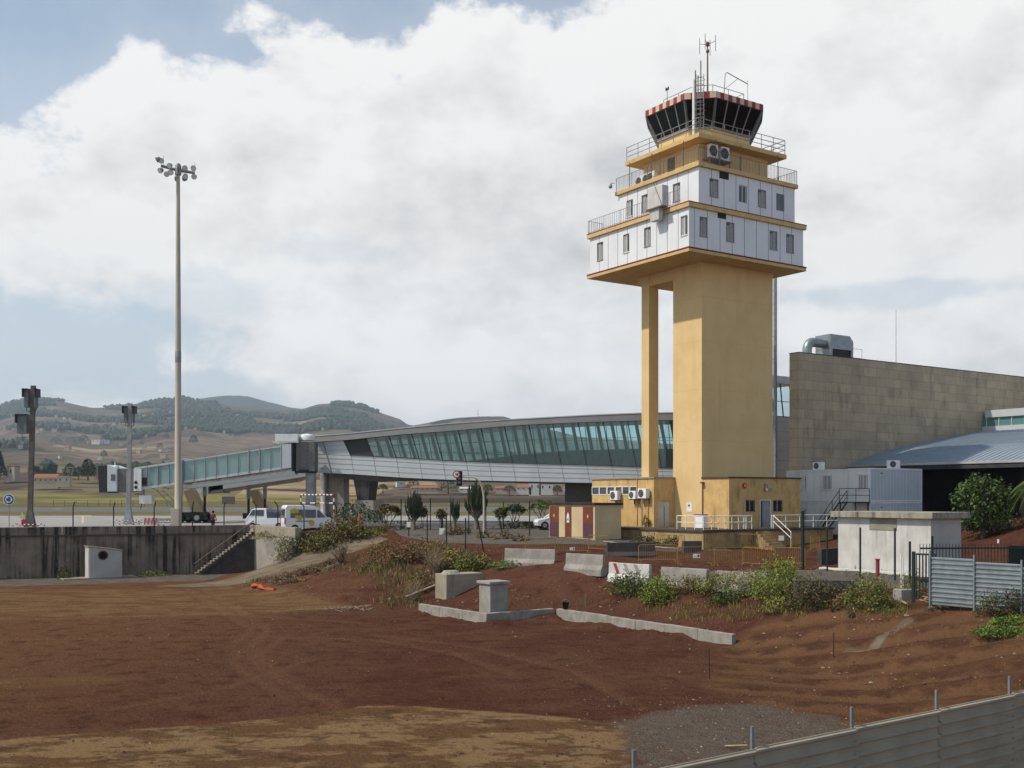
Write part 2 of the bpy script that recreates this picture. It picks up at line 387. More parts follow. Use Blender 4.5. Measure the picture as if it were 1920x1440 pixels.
# ------------------------------------------------------------------ ground
def vnoise(X, Y, seed=0):
    xi = np.floor(X).astype(np.int64); yi = np.floor(Y).astype(np.int64); fx = X - xi; fy = Y - yi
    def h(a, b):
        n = (a * 374761393 + b * 668265263 + seed * 974634777) & 0x7fffffff
        n = ((n ^ (n >> 13)) * 1274126177) & 0x7fffffff
        return ((n ^ (n >> 16)) & 0xffff) / 65535.0
    sx_, sy_ = fx * fx * (3 - 2 * fx), fy * fy * (3 - 2 * fy)
    return (h(xi, yi) * (1 - sx_) + h(xi + 1, yi) * sx_) * (1 - sy_) + (h(xi, yi + 1) * (1 - sx_) + h(xi + 1, yi + 1) * sx_) * sy_
def fbm(X, Y, sc, oct=4, seed=0):
    t = 0; a = 1; n = 0
    for i in range(oct):
        t = t + a * vnoise(X * sc, Y * sc, seed + i); n += a; a *= .5; sc *= 2.03
    return t / n
def sstep(x, a, b):
    t = np.clip((x - a) / (b - a), 0, 1); return t * t * (3 - 2 * t)
YARD = -6.7
CP = np.array([  # shape of the raised ground: x, y, height
 (1.2,67,-4.15),(4.2,62.5,-4.25),(6.6,60.5,-4.45),(9.2,57.5,-4.65),(11.8,55,-4.75),(15,50.5,-4.5),(18.5,47,-4.4),(20.5,44,-4.5),(13.5,51,-4.85),
 (7.8,54,-5.85),(4.2,59.6,-5.55),(10.5,51,-5.75),(0,66,-4.35),(0,62,-5.3),(-1,57.6,-6.2),(1.0,58.6,-6.2),(-3,60.3,-6.2),(-4.6,62,-6.25),(4.5,56.5,-6.2),(6.5,53.6,-6.2),(8.5,50.6,-6.22),(9.6,48.8,-6.2),(-3.6,64,-5.9),
 (-20.3,75.3,-6.75),(-14.2,69.4,-6.75),(-9.2,66,-6.75),(-6,62.6,-6.7),(-11.6,75,-5.25),(-9.6,74,-4.8),(-7.3,73,-4.35),(-5,71,-4.35),(-2.1,71,-4.2),(-7.5,69.5,-5.4),(-13,72.3,-6.0),
 (-22,83,-6.55),(-19.1,83,-5.85),(-15.8,83,-5.05),(-13,84,-4.25),(-10.7,86,-3.5),(-17.5,86,-4.75),(-19.5,89,-5.4),(-21.8,92,-6.3),(-15.7,87,-3.8),(-13.4,89,-3.1),(-12,79,-5.0),(-9,80,-4.1),
 (6,77,-3.1),(3,85,-2.9),(10,100,-2.7),(-5,95,-2.8),(-3,80,-3.5),(0,75,-3.75),(14.6,73,-3.6),(10,75,-3.5),(20,76,-3.7),(24,70,-3.75),(8,70,-3.95),(17,64,-4.0),(13,62,-4.25),(19,58,-4.1),(25,60,-3.8),(27,80,-3.0),(30,75,-2.9),
 (29.8,63,-2.1),(26.4,60,-3.4),(34,66,-1.2),(45,80,-1.0),(30,50,-3.6),(24,52,-4.1),(40,100,-2.4),(60,90,-1),
 (9.66,46.6,-6.75),(12.5,46,-5.95),(14,48,-5.1),(16,46,-4.95),(19.1,44,-4.6),(20.5,41.5,-4.5),(17,40,-5.2),(14,40,-6.0),(11.5,40,-6.7),(18,34,-5.3),(14,34,-6.2),(11,35,-6.8),(12,30,-6.75),(16,29,-6.1),(20,30,-5.4),(25,40,-4),(25,30,-4.6),(10,27,-7),(6,40,-7.1),(8,44,-7.0),
 (-40,60,-7.5),(-20,40,-7.6),(0,40,-7.6),(0,25,-7.6),(-20,65,-7.4),(-40,80,-7.3),(5,30,-7.4),(-10,55,-7.5),(5,48,-7.3),(-30,72,-7.3),(-5,58,-7.2),(0,54,-7.1),(2.3,57.3,-7.1),(.6,56.1,-7.1),(1.5,56.6,-7.1),(4,54.6,-7.1),(6,51.6,-7.1),(8,48.4,-7.1),(-3.6,57.6,-7.1),(3.2,56.0,-7.0),(-60,90,-7),(-60,40,-8),(0,8,-7.8),(20,12,-6.5),(-60,10,-8),(40,20,-3.5),(-28,82,-7),(-26,88,-6.9)], float)
def _tps(d2): return np.where(d2 > 1e-9, .5 * d2 * np.log(np.maximum(d2, 1e-9)), 0)
_n = len(CP); _A = np.zeros((_n + 3, _n + 3))
_A[:_n, :_n] = _tps((CP[:, None, 0] - CP[None, :, 0]) ** 2 + (CP[:, None, 1] - CP[None, :, 1]) ** 2) + np.eye(_n) * 1.5
_A[:_n, _n] = 1; _A[:_n, _n + 1:] = CP[:, :2]; _A[_n, :_n] = 1; _A[_n + 1:, :_n] = CP[:, :2].T
_W = np.linalg.solve(_A, np.concatenate([CP[:, 2], [0, 0, 0]]))
def seg_d(X, Y, ax, ay, bx, by):
    ex, ey = bx - ax, by - ay; t = np.clip(((X - ax) * ex + (Y - ay) * ey) / (ex * ex + ey * ey), 0, 1); return np.hypot(X - ax - t * ex, Y - ay - t * ey)
def wall_y(X): return 87 + (X + 41.8) * .4255
def height(X, Y):
    X = np.asarray(X, float); Y = np.asarray(Y, float)
    Xc = np.clip(X, -70, 60); Yc = np.clip(Y, 5, 105)
    s = np.full(X.shape, _W[_n]) + _W[_n + 1] * Xc + _W[_n + 2] * Yc
    for i in range(_n): s = s + _W[i] * _tps((Xc - CP[i, 0]) ** 2 + (Yc - CP[i, 1]) ** 2)
    s = np.clip(s, -9, -.8)
    k = .12; s = np.maximum(s, YARD) + k * np.exp(-np.abs(s - YARD) / k) * .5      # crease at the foot of the slopes
    wl_ = np.minimum(np.minimum(seg_d(X, Y, -5.3, 60.8, -1.3, 55.5), seg_d(X, Y, -1.3, 55.5, 2.4, 57.9)), seg_d(X, Y, 2.2, 57.9, 9.6, 46.9))
    s = s + 1.0 * np.clip(fbm(X, Y, .6, 4, 71) - .44, 0, 1) * np.exp(-(wl_ / .75) ** 2)
    bump = (fbm(X, Y, .35, 4, 3) - .5) * .30 + (fbm(X, Y, 1.7, 3, 9) - .5) * .13
    slope_amt = .25 + .75 * sstep(s, YARD, YARD + .6)
    ruts = np.sin((X * .45 + Y * .9) * 3.2 + 2 * fbm(X, Y, .2, 2, 5)) * .10 * sstep(X, 9, 13) * (1 - sstep(Y, 46, 49))
    s = s + (bump * slope_amt + ruts) * (1 - sstep(Y, 70, 80))
    yb = np.where(X < -22.8, wall_y(X), np.interp(X, [-22.8, -17.7, -10, -4, 4, 20, 60], [95.1, 86.4, 90, 93, 99, 104, 106]))
    dd = Y - yb
    t = np.where(X < -22.8, sstep(dd, .5, 1.0), np.where(X < -17.5, sstep(dd, .05, .3), sstep(dd, 0, 3.5)))
    za = np.where(X < -12, -3.1 + .45 * sstep(dd, 5, 12), -2.9 + .25 * sstep(dd, 3, 12))
    return s * (1 - t) + za * t
def g(x, y): return float(height(np.array([x]), np.array([y]))[0])
def W(px, py, z=YARD):
    Y = z * F / (CY - py); return (R(px) * Y, Y)
def sdf(X, Y, poly):
    poly = np.array(poly, float); d = np.full(X.shape, 1e9); ins = np.zeros(X.shape, bool)
    for i in range(len(poly)):
        a, b = poly[i], poly[(i + 1) % len(poly)]; e = b - a
        wx, wy = X - a[0], Y - a[1]; t = np.clip((wx * e[0] + wy * e[1]) / (e @ e + 1e-12), 0, 1)
        d = np.minimum(d, np.hypot(wx - t * e[0], wy - t * e[1]))
        c = ((a[1] <= Y) & (b[1] > Y)) | ((b[1] <= Y) & (a[1] > Y))
        with np.errstate(divide='ignore', invalid='ignore'):
            xi = a[0] + (Y - a[1]) * e[0] / (e[1] if abs(e[1]) > 1e-12 else 1e-12)
        ins ^= c & (X < xi)
    return np.where(ins, d, -d)
def pdist(X, Y, line):
    line = np.array(line, float); d = np.full(X.shape, 1e9)
    for a, b in zip(line[:-1], line[1:]):
        e = b - a; t = np.clip(((X - a[0]) * e[0] + (Y - a[1]) * e[1]) / (e @ e), 0, 1)
        d = np.minimum(d, np.hypot(X - a[0] - t * e[0], Y - a[1] - t * e[1]))
    return d
def axis(fine0, fine1, step, lo, hi, grow=1.18):
    a = list(np.arange(fine0, fine1 + 1e-6, step)); s = step; x = fine1
    while x < hi: s *= grow; x += s; a.append(min(x, hi))
    s = step; x = fine0; pre = []
    while x > lo: s *= grow; x -= s; pre.append(max(x, lo))
    return np.array(pre[::-1] + a)
gx = axis(-30, 24, .22, -9000, 9000); gy = axis(20, 96, .25, -200, 9000)
GX, GY = np.meshgrid(gx, gy); fx, fy = GX.ravel(), GY.ravel(); fz = height(fx, fy)
far = np.hypot(fx, fy) > 600; fz = np.where(far, -4.5, fz)
nx, ny = len(gx), len(gy)
tan = sdf(fx, fy, [W(-300, 1410), W(0, 1388), W(330, 1362), W(560, 1342), W(700, 1322), W(800, 1326), W(960, 1335), W(1110, 1352), W(1180, 1356), W(1190, 1470), (2.5, 10), (-30, 10)])
grav = sdf(fx, fy, [W(1165, 1352), W(1260, 1328), W(1420, 1318), W(1560, 1343), W(1610, 1372), W(1500, 1420), W(1280, 1470), W(1180, 1470)])
tan2 = sdf(fx, fy, [W(-300, 1104), W(330, 1104), W(480, 1100), W(620, 1126), W(690, 1138), W(520, 1152), W(300, 1158), W(0, 1165), W(-300, 1168)])
strk = sdf(fx, fy, [W(-200, 1272), W(0, 1268), W(180, 1262), W(300, 1270), W(210, 1285), W(0, 1296), W(-200, 1300)])
pale = sdf(fx, fy, [(-27, 80), (-22.5, 84.8), (-20.5, 87.3), (-15.6, 86.2), (-11.5, 88.3), (-10, 86.2), (-11.4, 84), (-14.8, 82), (-17.7, 80.3), (-21.5, 79.3)])
pale = np.maximum(pale, .24 - pdist(fx, fy, [W(1700, 1160, -5.0), W(1665, 1172, -5.2), W(1630, 1195, -5.5), W(1590, 1208, -5.9)]))
pale = np.maximum(pale, .2 - pdist(fx, fy, [W(560, 1143), W(640, 1140), W(690, 1136)]))
dist_w = wall_y(fx) - fy
path = np.minimum(np.minimum(dist_w, 8.6 - dist_w), -24.5 - fx + 1.2 * (fbm(fx, fy, .4, 3, 44) - .5))
orange = sdf(fx, fy, [(9.3, 47.5), (14, 50), (22, 47), (40, 46), (40, 15), (12, 24), (8.5, 33), (6.6, 38), (8.5, 43)])
asph = np.maximum(sdf(fx, fy, [(13.5, 62), (9.8, 60.5), (11.6, 56.3), (14.6, 50.6), (20, 48.8), (21, 53), (19.5, 58)]),
                  sdf(fx, fy, [(-10.5, 92), (-9.2, 87.5), (-5, 81.5), (0, 78), (5, 75.4), (9, 73.6), (12.5, 72.2), (15, 72), (15, 78), (8, 90), (8, 120), (-12, 120)]))
grass = np.maximum(.8 - pdist(fx, fy, [(19.6, 38.6), (18.2, 39.6)]), .5 - pdist(fx, fy, [(-2.6, 68.9), (1.2, 68.4)]))
tr = np.full(fx.shape, 9.0)
for ln in ([W(350, 1105), W(470, 1180), W(430, 1210), W(440, 1250), W(540, 1310)], [W(380, 1105), W(500, 1180), W(462, 1210), W(480, 1250), W(590, 1310)],
           [W(520, 1195), W(700, 1200), W(850, 1225), W(960, 1265)], [W(500, 1190), W(440, 1230)], [W(530, 1192), W(470, 1235)], [W(480, 1215), W(520, 1270), W(640, 1330)], [W(100, 1130), W(400, 1150), W(700, 1170)],
           [W(0, 1200), W(300, 1195), W(520, 1192)], [W(700, 1190), W(900, 1215), W(1080, 1260), W(1200, 1330)], [W(200, 1330), W(420, 1290), W(560, 1240)]):
    tr = np.minimum(tr, pdist(fx, fy, ln))
rut = np.clip(1 - tr / .40, 0, 1); fz = fz - .07 * rut ** .7 * (vnoise(fx * .9, fy * .9, 4) * .8 + .4) + .05 * np.exp(-((tr - .62) / .2) ** 2) * (vnoise(fx * 1.7, fy * 1.7, 8))
me = bpy.data.meshes.new('ground')
idx = np.arange(nx * ny).reshape(ny, nx)
q = np.stack([idx[:-1, :-1], idx[:-1, 1:], idx[1:, 1:], idx[1:, :-1]], -1).reshape(-1, 4)
me.from_pydata(np.stack([fx, fy, fz], 1).tolist(), [], q.tolist())
me.polygons.foreach_set('use_smooth', [True] * len(q))
def sat(x, k=.8): return np.clip(.5 + x / (2 * k), 0, 1)
def attr(name, a, b_, c_):
    ca = me.color_attributes.new(name, 'FLOAT_COLOR', 'POINT')
    ca.data.foreach_set('color', np.stack([a, b_, c_, np.ones_like(a)], 1).ravel().astype(np.float32))
attr('soil_a', sat(tan), sat(grav, 1.2), sat(pale, .5))
attr('soil_b', sat(orange, 1.5), sat(asph, .5), sat(grass, .4))
attr('soil_c', np.maximum(sat(tan2, 1.6), sat(strk, 1.2) * .8), sat(path, .7), np.clip(1 - tr / .42, 0, 1))
m, nt, b = nodes_of('ground_soil')
pos = coords(nt, space='pos'); sp = N(nt, 'ShaderNodeSeparateXYZ'); nt.links.new(pos, sp.inputs[0])
def attn(n):
    a = N(nt, 'ShaderNodeAttribute', attribute_name=n); s = N(nt, 'ShaderNodeSeparateColor'); nt.links.new(a.outputs['Color'], s.inputs[0]); return s.outputs
A_, B_, C_ = attn('soil_a'), attn('soil_b'), attn('soil_c')
nf = noise(nt, pos, 5.5, 6, .65); nm = noise(nt, pos, .9, 6, .6); nl = noise(nt, pos, .16, 4, .55); ng = noise(nt, pos, 26, 4, .6); nq = noise(nt, pos, 2.3, 8, .72)
nst = noise(nt, coords(nt, (.42, .8, .5), 'pos'), 1.0, 8, .68)
def msk(x, k=.55, lo=.42, hi=.60, n=None):
    return ss(nt, math_(nt, 'ADD', x, math_(nt, 'MULTIPLY', math_(nt, 'SUBTRACT', nm if n is None else n, .5), k)), lo, hi)
c = mixc(nt, ss(nt, nl, .38, .62), (.100, .043, .030), (.125, .060, .039))
c = mixc(nt, math_(nt, 'MULTIPLY', ss(nt, math_(nt, 'ADD', sp.outputs[0], math_(nt, 'MULTIPLY', nl, 14.0)), 0, -16), .8), c, (.168, .088, .046))
c = mixc(nt, math_(nt, 'MULTIPLY', ss(nt, nst, .50, .68), .55), c, (.150, .080, .043))
c = mixc(nt, math_(nt, 'MULTIPLY', ss(nt, nm, .48, .68), .6), c, (.060, .024, .016))
c = mixc(nt, math_(nt, 'MULTIPLY', ss(nt, nf, .56, .72), .4), c, (.19, .11, .065))
c = mixc(nt, math_(nt, 'MULTIPLY', ss(nt, nq, .54, .66), .45), c, (.058, .023, .014))
c = mixc(nt, math_(nt, 'MULTIPLY', ss(nt, nq, .44, .32), .35), c, (.17, .088, .048))
tanc = mixc(nt, ss(nt, nst, .46, .54), (.265, .170, .088), (.150, .084, .043))
tanc = mixc(nt, math_(nt, 'MULTIPLY', ss(nt, nm, .55, .62), .6), tanc, (.07, .042, .026))
c = mixc(nt, msk(A_[0], .35), c, tanc)
c = mixc(nt, math_(nt, 'MULTIPLY', msk(C_[0], 1.2, .45, .8, nst), .85), c, mixc(nt, ss(nt, nst, .4, .6), (.21, .128, .064), (.145, .078, .040)))
orc = mixc(nt, ss(nt, nm, .35, .65), (.150, .076, .041), (.092, .045, .027))
orc = mixc(nt, math_(nt, 'MULTIPLY', ss(nt, nf, .54, .68), .4), orc, (.17, .10, .055))
st_ = math_(nt, 'SINE', math_(nt, 'ADD', math_(nt, 'MULTIPLY', math_(nt, 'ADD', math_(nt, 'MULTIPLY', sp.outputs[0], .45), math_(nt, 'MULTIPLY', sp.outputs[1], .9)), 3.2), math_(nt, 'MULTIPLY', nm, 7.0)))
orc = mixc(nt, math_(nt, 'MULTIPLY', ss(nt, st_, -.2, .9), .55), orc, (.19, .105, .055))
c = mixc(nt, msk(B_[0], .5), c, orc)
grc = mixc(nt, ss(nt, ng, .38, .62), (.20, .165, .132), (.085, .068, .054))
grc = mixc(nt, math_(nt, 'MULTIPLY', ss(nt, nm, .45, .7), .6), grc, (.115, .075, .052))
grc = mixc(nt, math_(nt, 'MULTIPLY', ss(nt, nf, .6, .7), .6), grc, (.22, .19, .155))
c = mixc(nt, msk(A_[1], 1.3, .38, .68), c, grc)
tk = math_(nt, 'MULTIPLY', C_[2], ss(nt, nm, .25, .6))
c = mixc(nt, math_(nt, 'MULTIPLY', tk, .5), c, (.20, .11, .066))
pac = mixc(nt, ss(nt, nst, .4, .62), (.25, .205, .145), (.165, .125, .085))
c = mixc(nt, msk(A_[2], .5), c, pac)
phc = mixc(nt, ss(nt, nm, .38, .66), (.17, .15, .125), (.115, .10, .082))
c = mixc(nt, msk(C_[1], .35), c, phc)
asc = mixc(nt, ss(nt, nm, .35, .7), (.135, .122, .108), (.17, .152, .133))
c = mixc(nt, msk(B_[1], .3), c, asc)
gsc = mixc(nt, ss(nt, nf, .35, .65), (.07, .12, .022), (.11, .125, .035))
c = mixc(nt, msk(B_[2], .5), c, gsc)
# the airfield beyond the wall, band after band
yb = math_(nt, 'ADD', sp.outputs[1], math_(nt, 'MULTIPLY', math_(nt, 'SUBTRACT', nl, .5), 5))
onap = math_(nt, 'MULTIPLY', ss(nt, math_(nt, 'SUBTRACT', sp.outputs[1], math_(nt, 'MULTIPLY_ADD', sp.outputs[0], .43, 105.2)), 0, .6), ss(nt, sp.outputs[0], -12, -13))
onap = math_(nt, 'MAXIMUM', onap, ss(nt, sp.outputs[1], 104, 105))
conc = mixc(nt, ss(nt, nl, .35, .65), (.42, .41, .385), (.36, .35, .33))
air = conc
dry = mixc(nt, ss(nt, nm, .35, .65), (.20, .18, .075), (.13, .125, .05))
drg = mixc(nt, ss(nt, noise(nt, pos, .05, 5, .6), .4, .6), (.17, .145, .07), (.11, .105, .045))
for y0, col in ((149, (.20, .195, .185)), (160, dry), (192, (.17, .168, .165)), (278, drg)):
    air = mixc(nt, ss(nt, yb, y0 - 1.2, y0 + 1.2), air, col)
c = mixc(nt, onap, c, air)
nt.links.new(c, b.inputs['Base Color']); b.inputs['Roughness'].default_value = 1; b.inputs['Specular IOR Level'].default_value = 0
hh = math_(nt, 'ADD', math_(nt, 'MULTIPLY', nf, 1.0), math_(nt, 'MULTIPLY', ng, .35))
hh = math_(nt, 'ADD', hh, math_(nt, 'MULTIPLY', nq, 1.6))
bp = N(nt, 'ShaderNodeBump', Strength=1.0, Distance=.16); nt.links.new(hh, bp.inputs['Height']); nt.links.new(bp.outputs[0], b.inputs['Normal'])
me.materials.append(m); me.update()
ground = bpy.data.objects.new('ground', me); COL.objects.link(ground); tag(ground, kind='structure')

# ------------------------------------------------------------------ hills
def ridge(name, crest, Y0, Y1, e0, pw, nr, nyy, amp, r0, r1, mat, base_drop=None, seed=0):
    cp = np.array(crest, float); rs = np.linspace(r0, r1, nr)
    ts = np.concatenate([np.linspace(0, 1, nyy), [1.02, 1.06, 1.12]])
    RR, TT = np.meshgrid(rs, ts); YY = Y0 + (Y1 - Y0) * TT; XX = RR * YY
    ec = (CY - np.interp(RR * F + CX, cp[:, 0], cp[:, 1])) / F
    tt = np.clip(TT, 0, 1) ** pw
    rise = np.clip(TT / .03, 0, 1)
    e0 = np.where(RR * F + CX < 9999, np.interp(RR * F + CX, [280, 620], e0), e0[0]) if hasattr(e0, '__len__') else e0
    ZZ = (e0 * rise + (ec - e0) * tt) * YY - (1 - rise) * 4
    nz = (fbm(XX, YY, 1 / 420., 5, seed + 11) - .5) * amp * np.clip(TT * 4, 0, 1) * np.clip((1.0 - TT) * 4 + .12, 0, 1)
    nz += (fbm(XX, YY, 1 / 60., 3, seed + 21) - .5) * amp * .12 * np.clip(TT * 6, 0, 1)
    ZZ = ZZ + nz - np.where(TT > 1, (TT - 1) * Y1 * .9, 0)
    me = bpy.data.meshes.new(name); n2, n1 = RR.shape
    idx = np.arange(n1 * n2).reshape(n2, n1)
    q = np.stack([idx[:-1, :-1], idx[:-1, 1:], idx[1:, 1:], idx[1:, :-1]], -1).reshape(-1, 4)
    me.from_pydata(np.stack([XX.ravel(), YY.ravel(), ZZ.ravel()], 1).tolist(), [], q.tolist())
    me.polygons.foreach_set('use_smooth', [True] * len(q))
    me.materials.append(M[mat]); me.update()
    o = bpy.data.objects.new(name, me); COL.objects.link(o); tag(o, kind='structure')
    return o, XX, YY, ZZ
def wood_at(X, Y, Z):
    e = Z / np.maximum(Y, 1)
    n = fbm(X * .7 + Y * .25, Y * .55, 1 / 150., 4, 31); n2 = fbm(X, Y * .4, 1 / 420., 3, 37)
    return n * .55 + n2 * .55 - .2 * np.clip((640 - Y) / 120, 0, 1) + np.clip((e - .070) * 8.0, -.09, .34)
m, nt, b = nodes_of('hill_land')
pos = coords(nt, space='pos'); sc_ = coords(nt, (1 / 130., 1 / 330., 0), 'pos')
nw = N(nt, 'ShaderNodeTexNoise', Scale=1.6, Detail=3.0); nt.links.new(sc_, nw.inputs['Vector'])
vv = N(nt, 'ShaderNodeVectorMath'); vv.operation = 'MULTIPLY_ADD'; nt.links.new(nw.outputs['Color'], vv.inputs[0]); vv.inputs[1].default_value = (.8, .8, 0); nt.links.new(sc_, vv.inputs[2])
vo = N(nt, 'ShaderNodeTexVoronoi', Scale=1.0); nt.links.new(vv.outputs[0], vo.inputs['Vector'])
sv = N(nt, 'ShaderNodeSeparateColor'); nt.links.new(vo.outputs['Color'], sv.inputs[0])
fcol = cr(nt, sv.outputs[0], [(0, (.110, .082, .064)), (.25, (.150, .112, .082)), (.45, (.120, .098, .070)), (.64, (.19, .14, .10)), (.84, (.32, .24, .15)), (.9, (.16, .13, .08))], 'CONSTANT')
nn = noise(nt, coords(nt, (1 / 60., 1 / 25., .02), 'pos'), 1.0, 6, .65)
fcol = mixc(nt, ss(nt, nn, .52, .62), fcol, (.055, .052, .036))
fcol = mixc(nt, math_(nt, 'MULTIPLY', ss(nt, noise(nt, coords(nt, (1 / 300., 1 / 14., .05), 'pos'), 1, 3, .5), .52, .6), .5), fcol, (.05, .042, .034))
at = N(nt, 'ShaderNodeAttribute', attribute_name='woods')
wm = ss(nt, math_(nt, 'ADD', at.outputs['Fac'], math_(nt, 'MULTIPLY', math_(nt, 'SUBTRACT', nn, .5), .35)), .56, .62)
c = mixc(nt, wm, fcol, mixc(nt, ss(nt, nn, .4, .6), (.026, .036, .022), (.042, .050, .030)))
# grassy bank at the foot
spz = N(nt, 'ShaderNodeSeparateXYZ'); nt.links.new(pos, spz.inputs[0])
bank = ss(nt, spz.outputs[1], 520, 490)
nb_ = noise(nt, coords(nt, (1 / 40., 1 / 12., .35), 'pos'), 1, 6, .6)
gb = mixc(nt, ss(nt, nb_, .4, .6), (.20, .175, .07), (.115, .10, .045))
gb = mixc(nt, ss(nt, spz.outputs[0], -75, -55), gb, mixc(nt, ss(nt, nb_, .35, .6), (.062, .055, .045), (.048, .043, .036)))
c = mixc(nt, bank, c, gb)
nt.links.new(c, b.inputs['Base Color']); b.inputs['Roughness'].default_value = 1; b.inputs['Specular IOR Level'].default_value = 0
front_crest = [(-500, 800), (-60, 775), (0, 764), (30, 753), (60, 748), (110, 751), (150, 760), (170, 764), (230, 764), (300, 753), (340, 748), (400, 755), (450, 763), (520, 769), (570, 766), (600, 757), (640, 754), (680, 761), (720, 776), (750, 786), (765, 797), (800, 800), (1000, 812), (1400, 845), (2600, 860)]
hills, HX, HY, HZ = ridge('hills', front_crest, 455, 4200, (.0148, .0085), .88, 420, 130, 42, -.72, .55, 'hill_land')
wv = wood_at(HX, HY, HZ).ravel()
a = hills.data.attributes.new('woods', 'FLOAT', 'POINT'); a.data.foreach_set('value', wv.astype(np.float32))
r2, X2, Y2, Z2 = ridge('far_ridge', [(150, 800), (300, 772), (370, 748), (420, 742), (465, 743), (500, 753), (545, 765), (600, 768), (700, 790), (800, 810)], 4500, 6800, .05, .9, 120, 24, 60, -.43, -.08, 'hill_land', seed=5)
a = r2.data.attributes.new('woods', 'FLOAT', 'POINT'); a.data.foreach_set('value', np.full(X2.size, .9, np.float32))
r3, X3, Y3, Z3 = ridge('brown_hill', [(700, 815), (760, 800), (800, 793), (830, 787), (862, 783), (905, 781), (945, 781), (965, 787), (1010, 800), (1100, 822), (1200, 845)], 1900, 2900, .03, .9, 120, 30, 18, -.14, .13, 'hill_land', seed=8)
a = r3.data.attributes.new('woods', 'FLOAT', 'POINT'); a.data.foreach_set('value', (fbm(X3, Y3, 1 / 120., 3, 61).ravel() * .8 + .08).astype(np.float32))
def hill_z(X, Y):
    r = X / Y; i = np.clip(np.searchsorted(np.linspace(-.72, .55, 420), r), 1, 419); j = np.clip(np.searchsorted(HY[:130, 0], Y), 1, 129)
    return HZ[j, i]
# woods that clothe the slopes: one mass of crowns
rg = np.random.default_rng(3)
def crowns(name, pts, mats, seed):
    ico = bmesh.new(); bmesh.ops.create_icosphere(ico, subdivisions=1, radius=1)
    bv = np.array([v.co[:] for v in ico.verts]); bf = np.array([[v.index for v in f.verts] for f in ico.faces]); ico.free()
    rr = np.random.default_rng(seed); V = []; Fc = []; mi = []
    for k, (x, y, z, s) in enumerate(pts):
        jit = 1 + (rr.random((len(bv), 1)) - .5) * .6
        V.append(bv * jit * np.array([s, s, s * 1.05]) + np.array([x, y, z + s * .55])); Fc.append(bf + k * len(bv))
    me = bpy.data.meshes.new(name); me.from_pydata(np.concatenate(V).tolist(), [], np.concatenate(Fc).tolist())
    for mm in mats: me.materials.append(M[mm])
    me.update(); o = bpy.data.objects.new(name, me); COL.objects.link(o); tag(o, kind='stuff'); return o
T = rg.random(60000) ** .7; rr_ = rg.uniform(-.5, .2, 60000); yy = 560 + (4190 - 560) * T; xx = rr_ * yy; zz = hill_z(xx, yy)
keep = (wood_at(xx, yy, zz) > .61)
pp = [(x, y, z, s * (.75 + y / 4200 * .7)) for x, y, z, s in zip(xx[keep], yy[keep], zz[keep], rg.uniform(3.5, 8.5, keep.sum()))]
pp = pp[:9000]
pp = [(x, y, z - s * .1, s * .8) for x, y, z, s in pp]
tag(crowns('far_woods', pp, ['leaf_far'], 4), 'dark green woods clothing the upper slopes of the hills', 'woods')
# ------------------------------------------------------------------ control tower
T_ = Frame(14.06, 79.0, TH); TZ = -2.25
tw = thing('control_tower', 'tall yellow control tower with two white storeys and a glass cab on top', 'control tower', T_.w(0, 0, 0), TH)
def fr(v): return lambda a, b, d: (a, v - d, b)          # right-hand faces (look towards -v)
def fl(u): return lambda a, b, d: (u - d, a, b)          # left-hand faces (look towards -u)
mb = MB(); mb.box(0, 7.56, 0, 3.12, TZ - 1.5, 17.46, 0)
for z in (4.2, 8.0, 11.6, 14.9): mb.box(-.003, 7.563, -.003, 3.1, z - .012, z + .012, 1)
mb.build('shaft', ['yellow_render', 'cornice_yellow'], tw, bevel=.0)
mb = MB(); mb.box(0, 1.0, 5.91, 6.81, TZ - 1.5, 17.0); mb.build('pillar', 'yellow_render', tw, bevel=.03)
mb = MB(); mb.box(.05, 7.5, 3.12, 5.91, 16.6, 17.46); mb.box(-.02, 7.58, 5.9, 7.3, 16.9, 17.46); mb.box(5.2, 7.5, 5.95, 6.8, -3.5, 16.9); mb.build('support_beam', 'yellow_render', tw)
mb = MB(); mb.tube([(3.5, 4.5, -2), (3.5, 4.5, 16.6)], .015, 4); mb.build('cable', 'dark_metal', tw)
def zpx(z): return 280 + z * .23958
def xpx(z): return 1080 + z * .23958
def make_window(parent, fn, a0, a1, z0, z1, depth, style=0):
    mb = MB(); w_ = .055; d0, d1 = -depth, -depth + .05
    mb.boxf(fn, a0, a1, z0, z0 + w_, d0, d1); mb.boxf(fn, a0, a1, z1 - w_, z1, d0, d1)
    mb.boxf(fn, a0, a0 + w_, z0 + w_, z1 - w_, d0, d1); mb.boxf(fn, a1 - w_, a1, z0 + w_, z1 - w_, d0, d1)
    am = (a0 + a1) / 2
    if style != 3: mb.boxf(fn, am - .03, am + .03, z0 + w_, z1 - w_, d0, d1)
    if style in (0, 1): mb.boxf(fn, a0 - .02, a1 + .02, z0 - .06, z0 - .003, -.03, .05)
    f = mb.build('window', 'frame_white' if style in (1, 2) else 'frame_grey', parent)
    p = MB(); dd = -depth + .02
    half = (a0 + w_, am - .03) if style != 3 else (a0 + w_, a1 - w_)
    p.boxf(fn, half[0], half[1], z0 + w_, z1 - w_, dd - .015, dd, 0 if style != 3 else 2)
    if style != 3: p.boxf(fn, am + .03, a1 - w_, z0 + w_, z1 - w_, dd - .015, dd, 1 if style in (0, 1) else 0)
    p.build('pane', ['window_glass', 'curtain', 'curtain_grey'], f)
    if style == 0:
        c = MB(); c.boxf(fn, half[0] + .12, half[1], z0 + w_ + .02, z1 - w_ - .15, dd + .002, dd + .006); c.build('curtain', 'curtain', f)
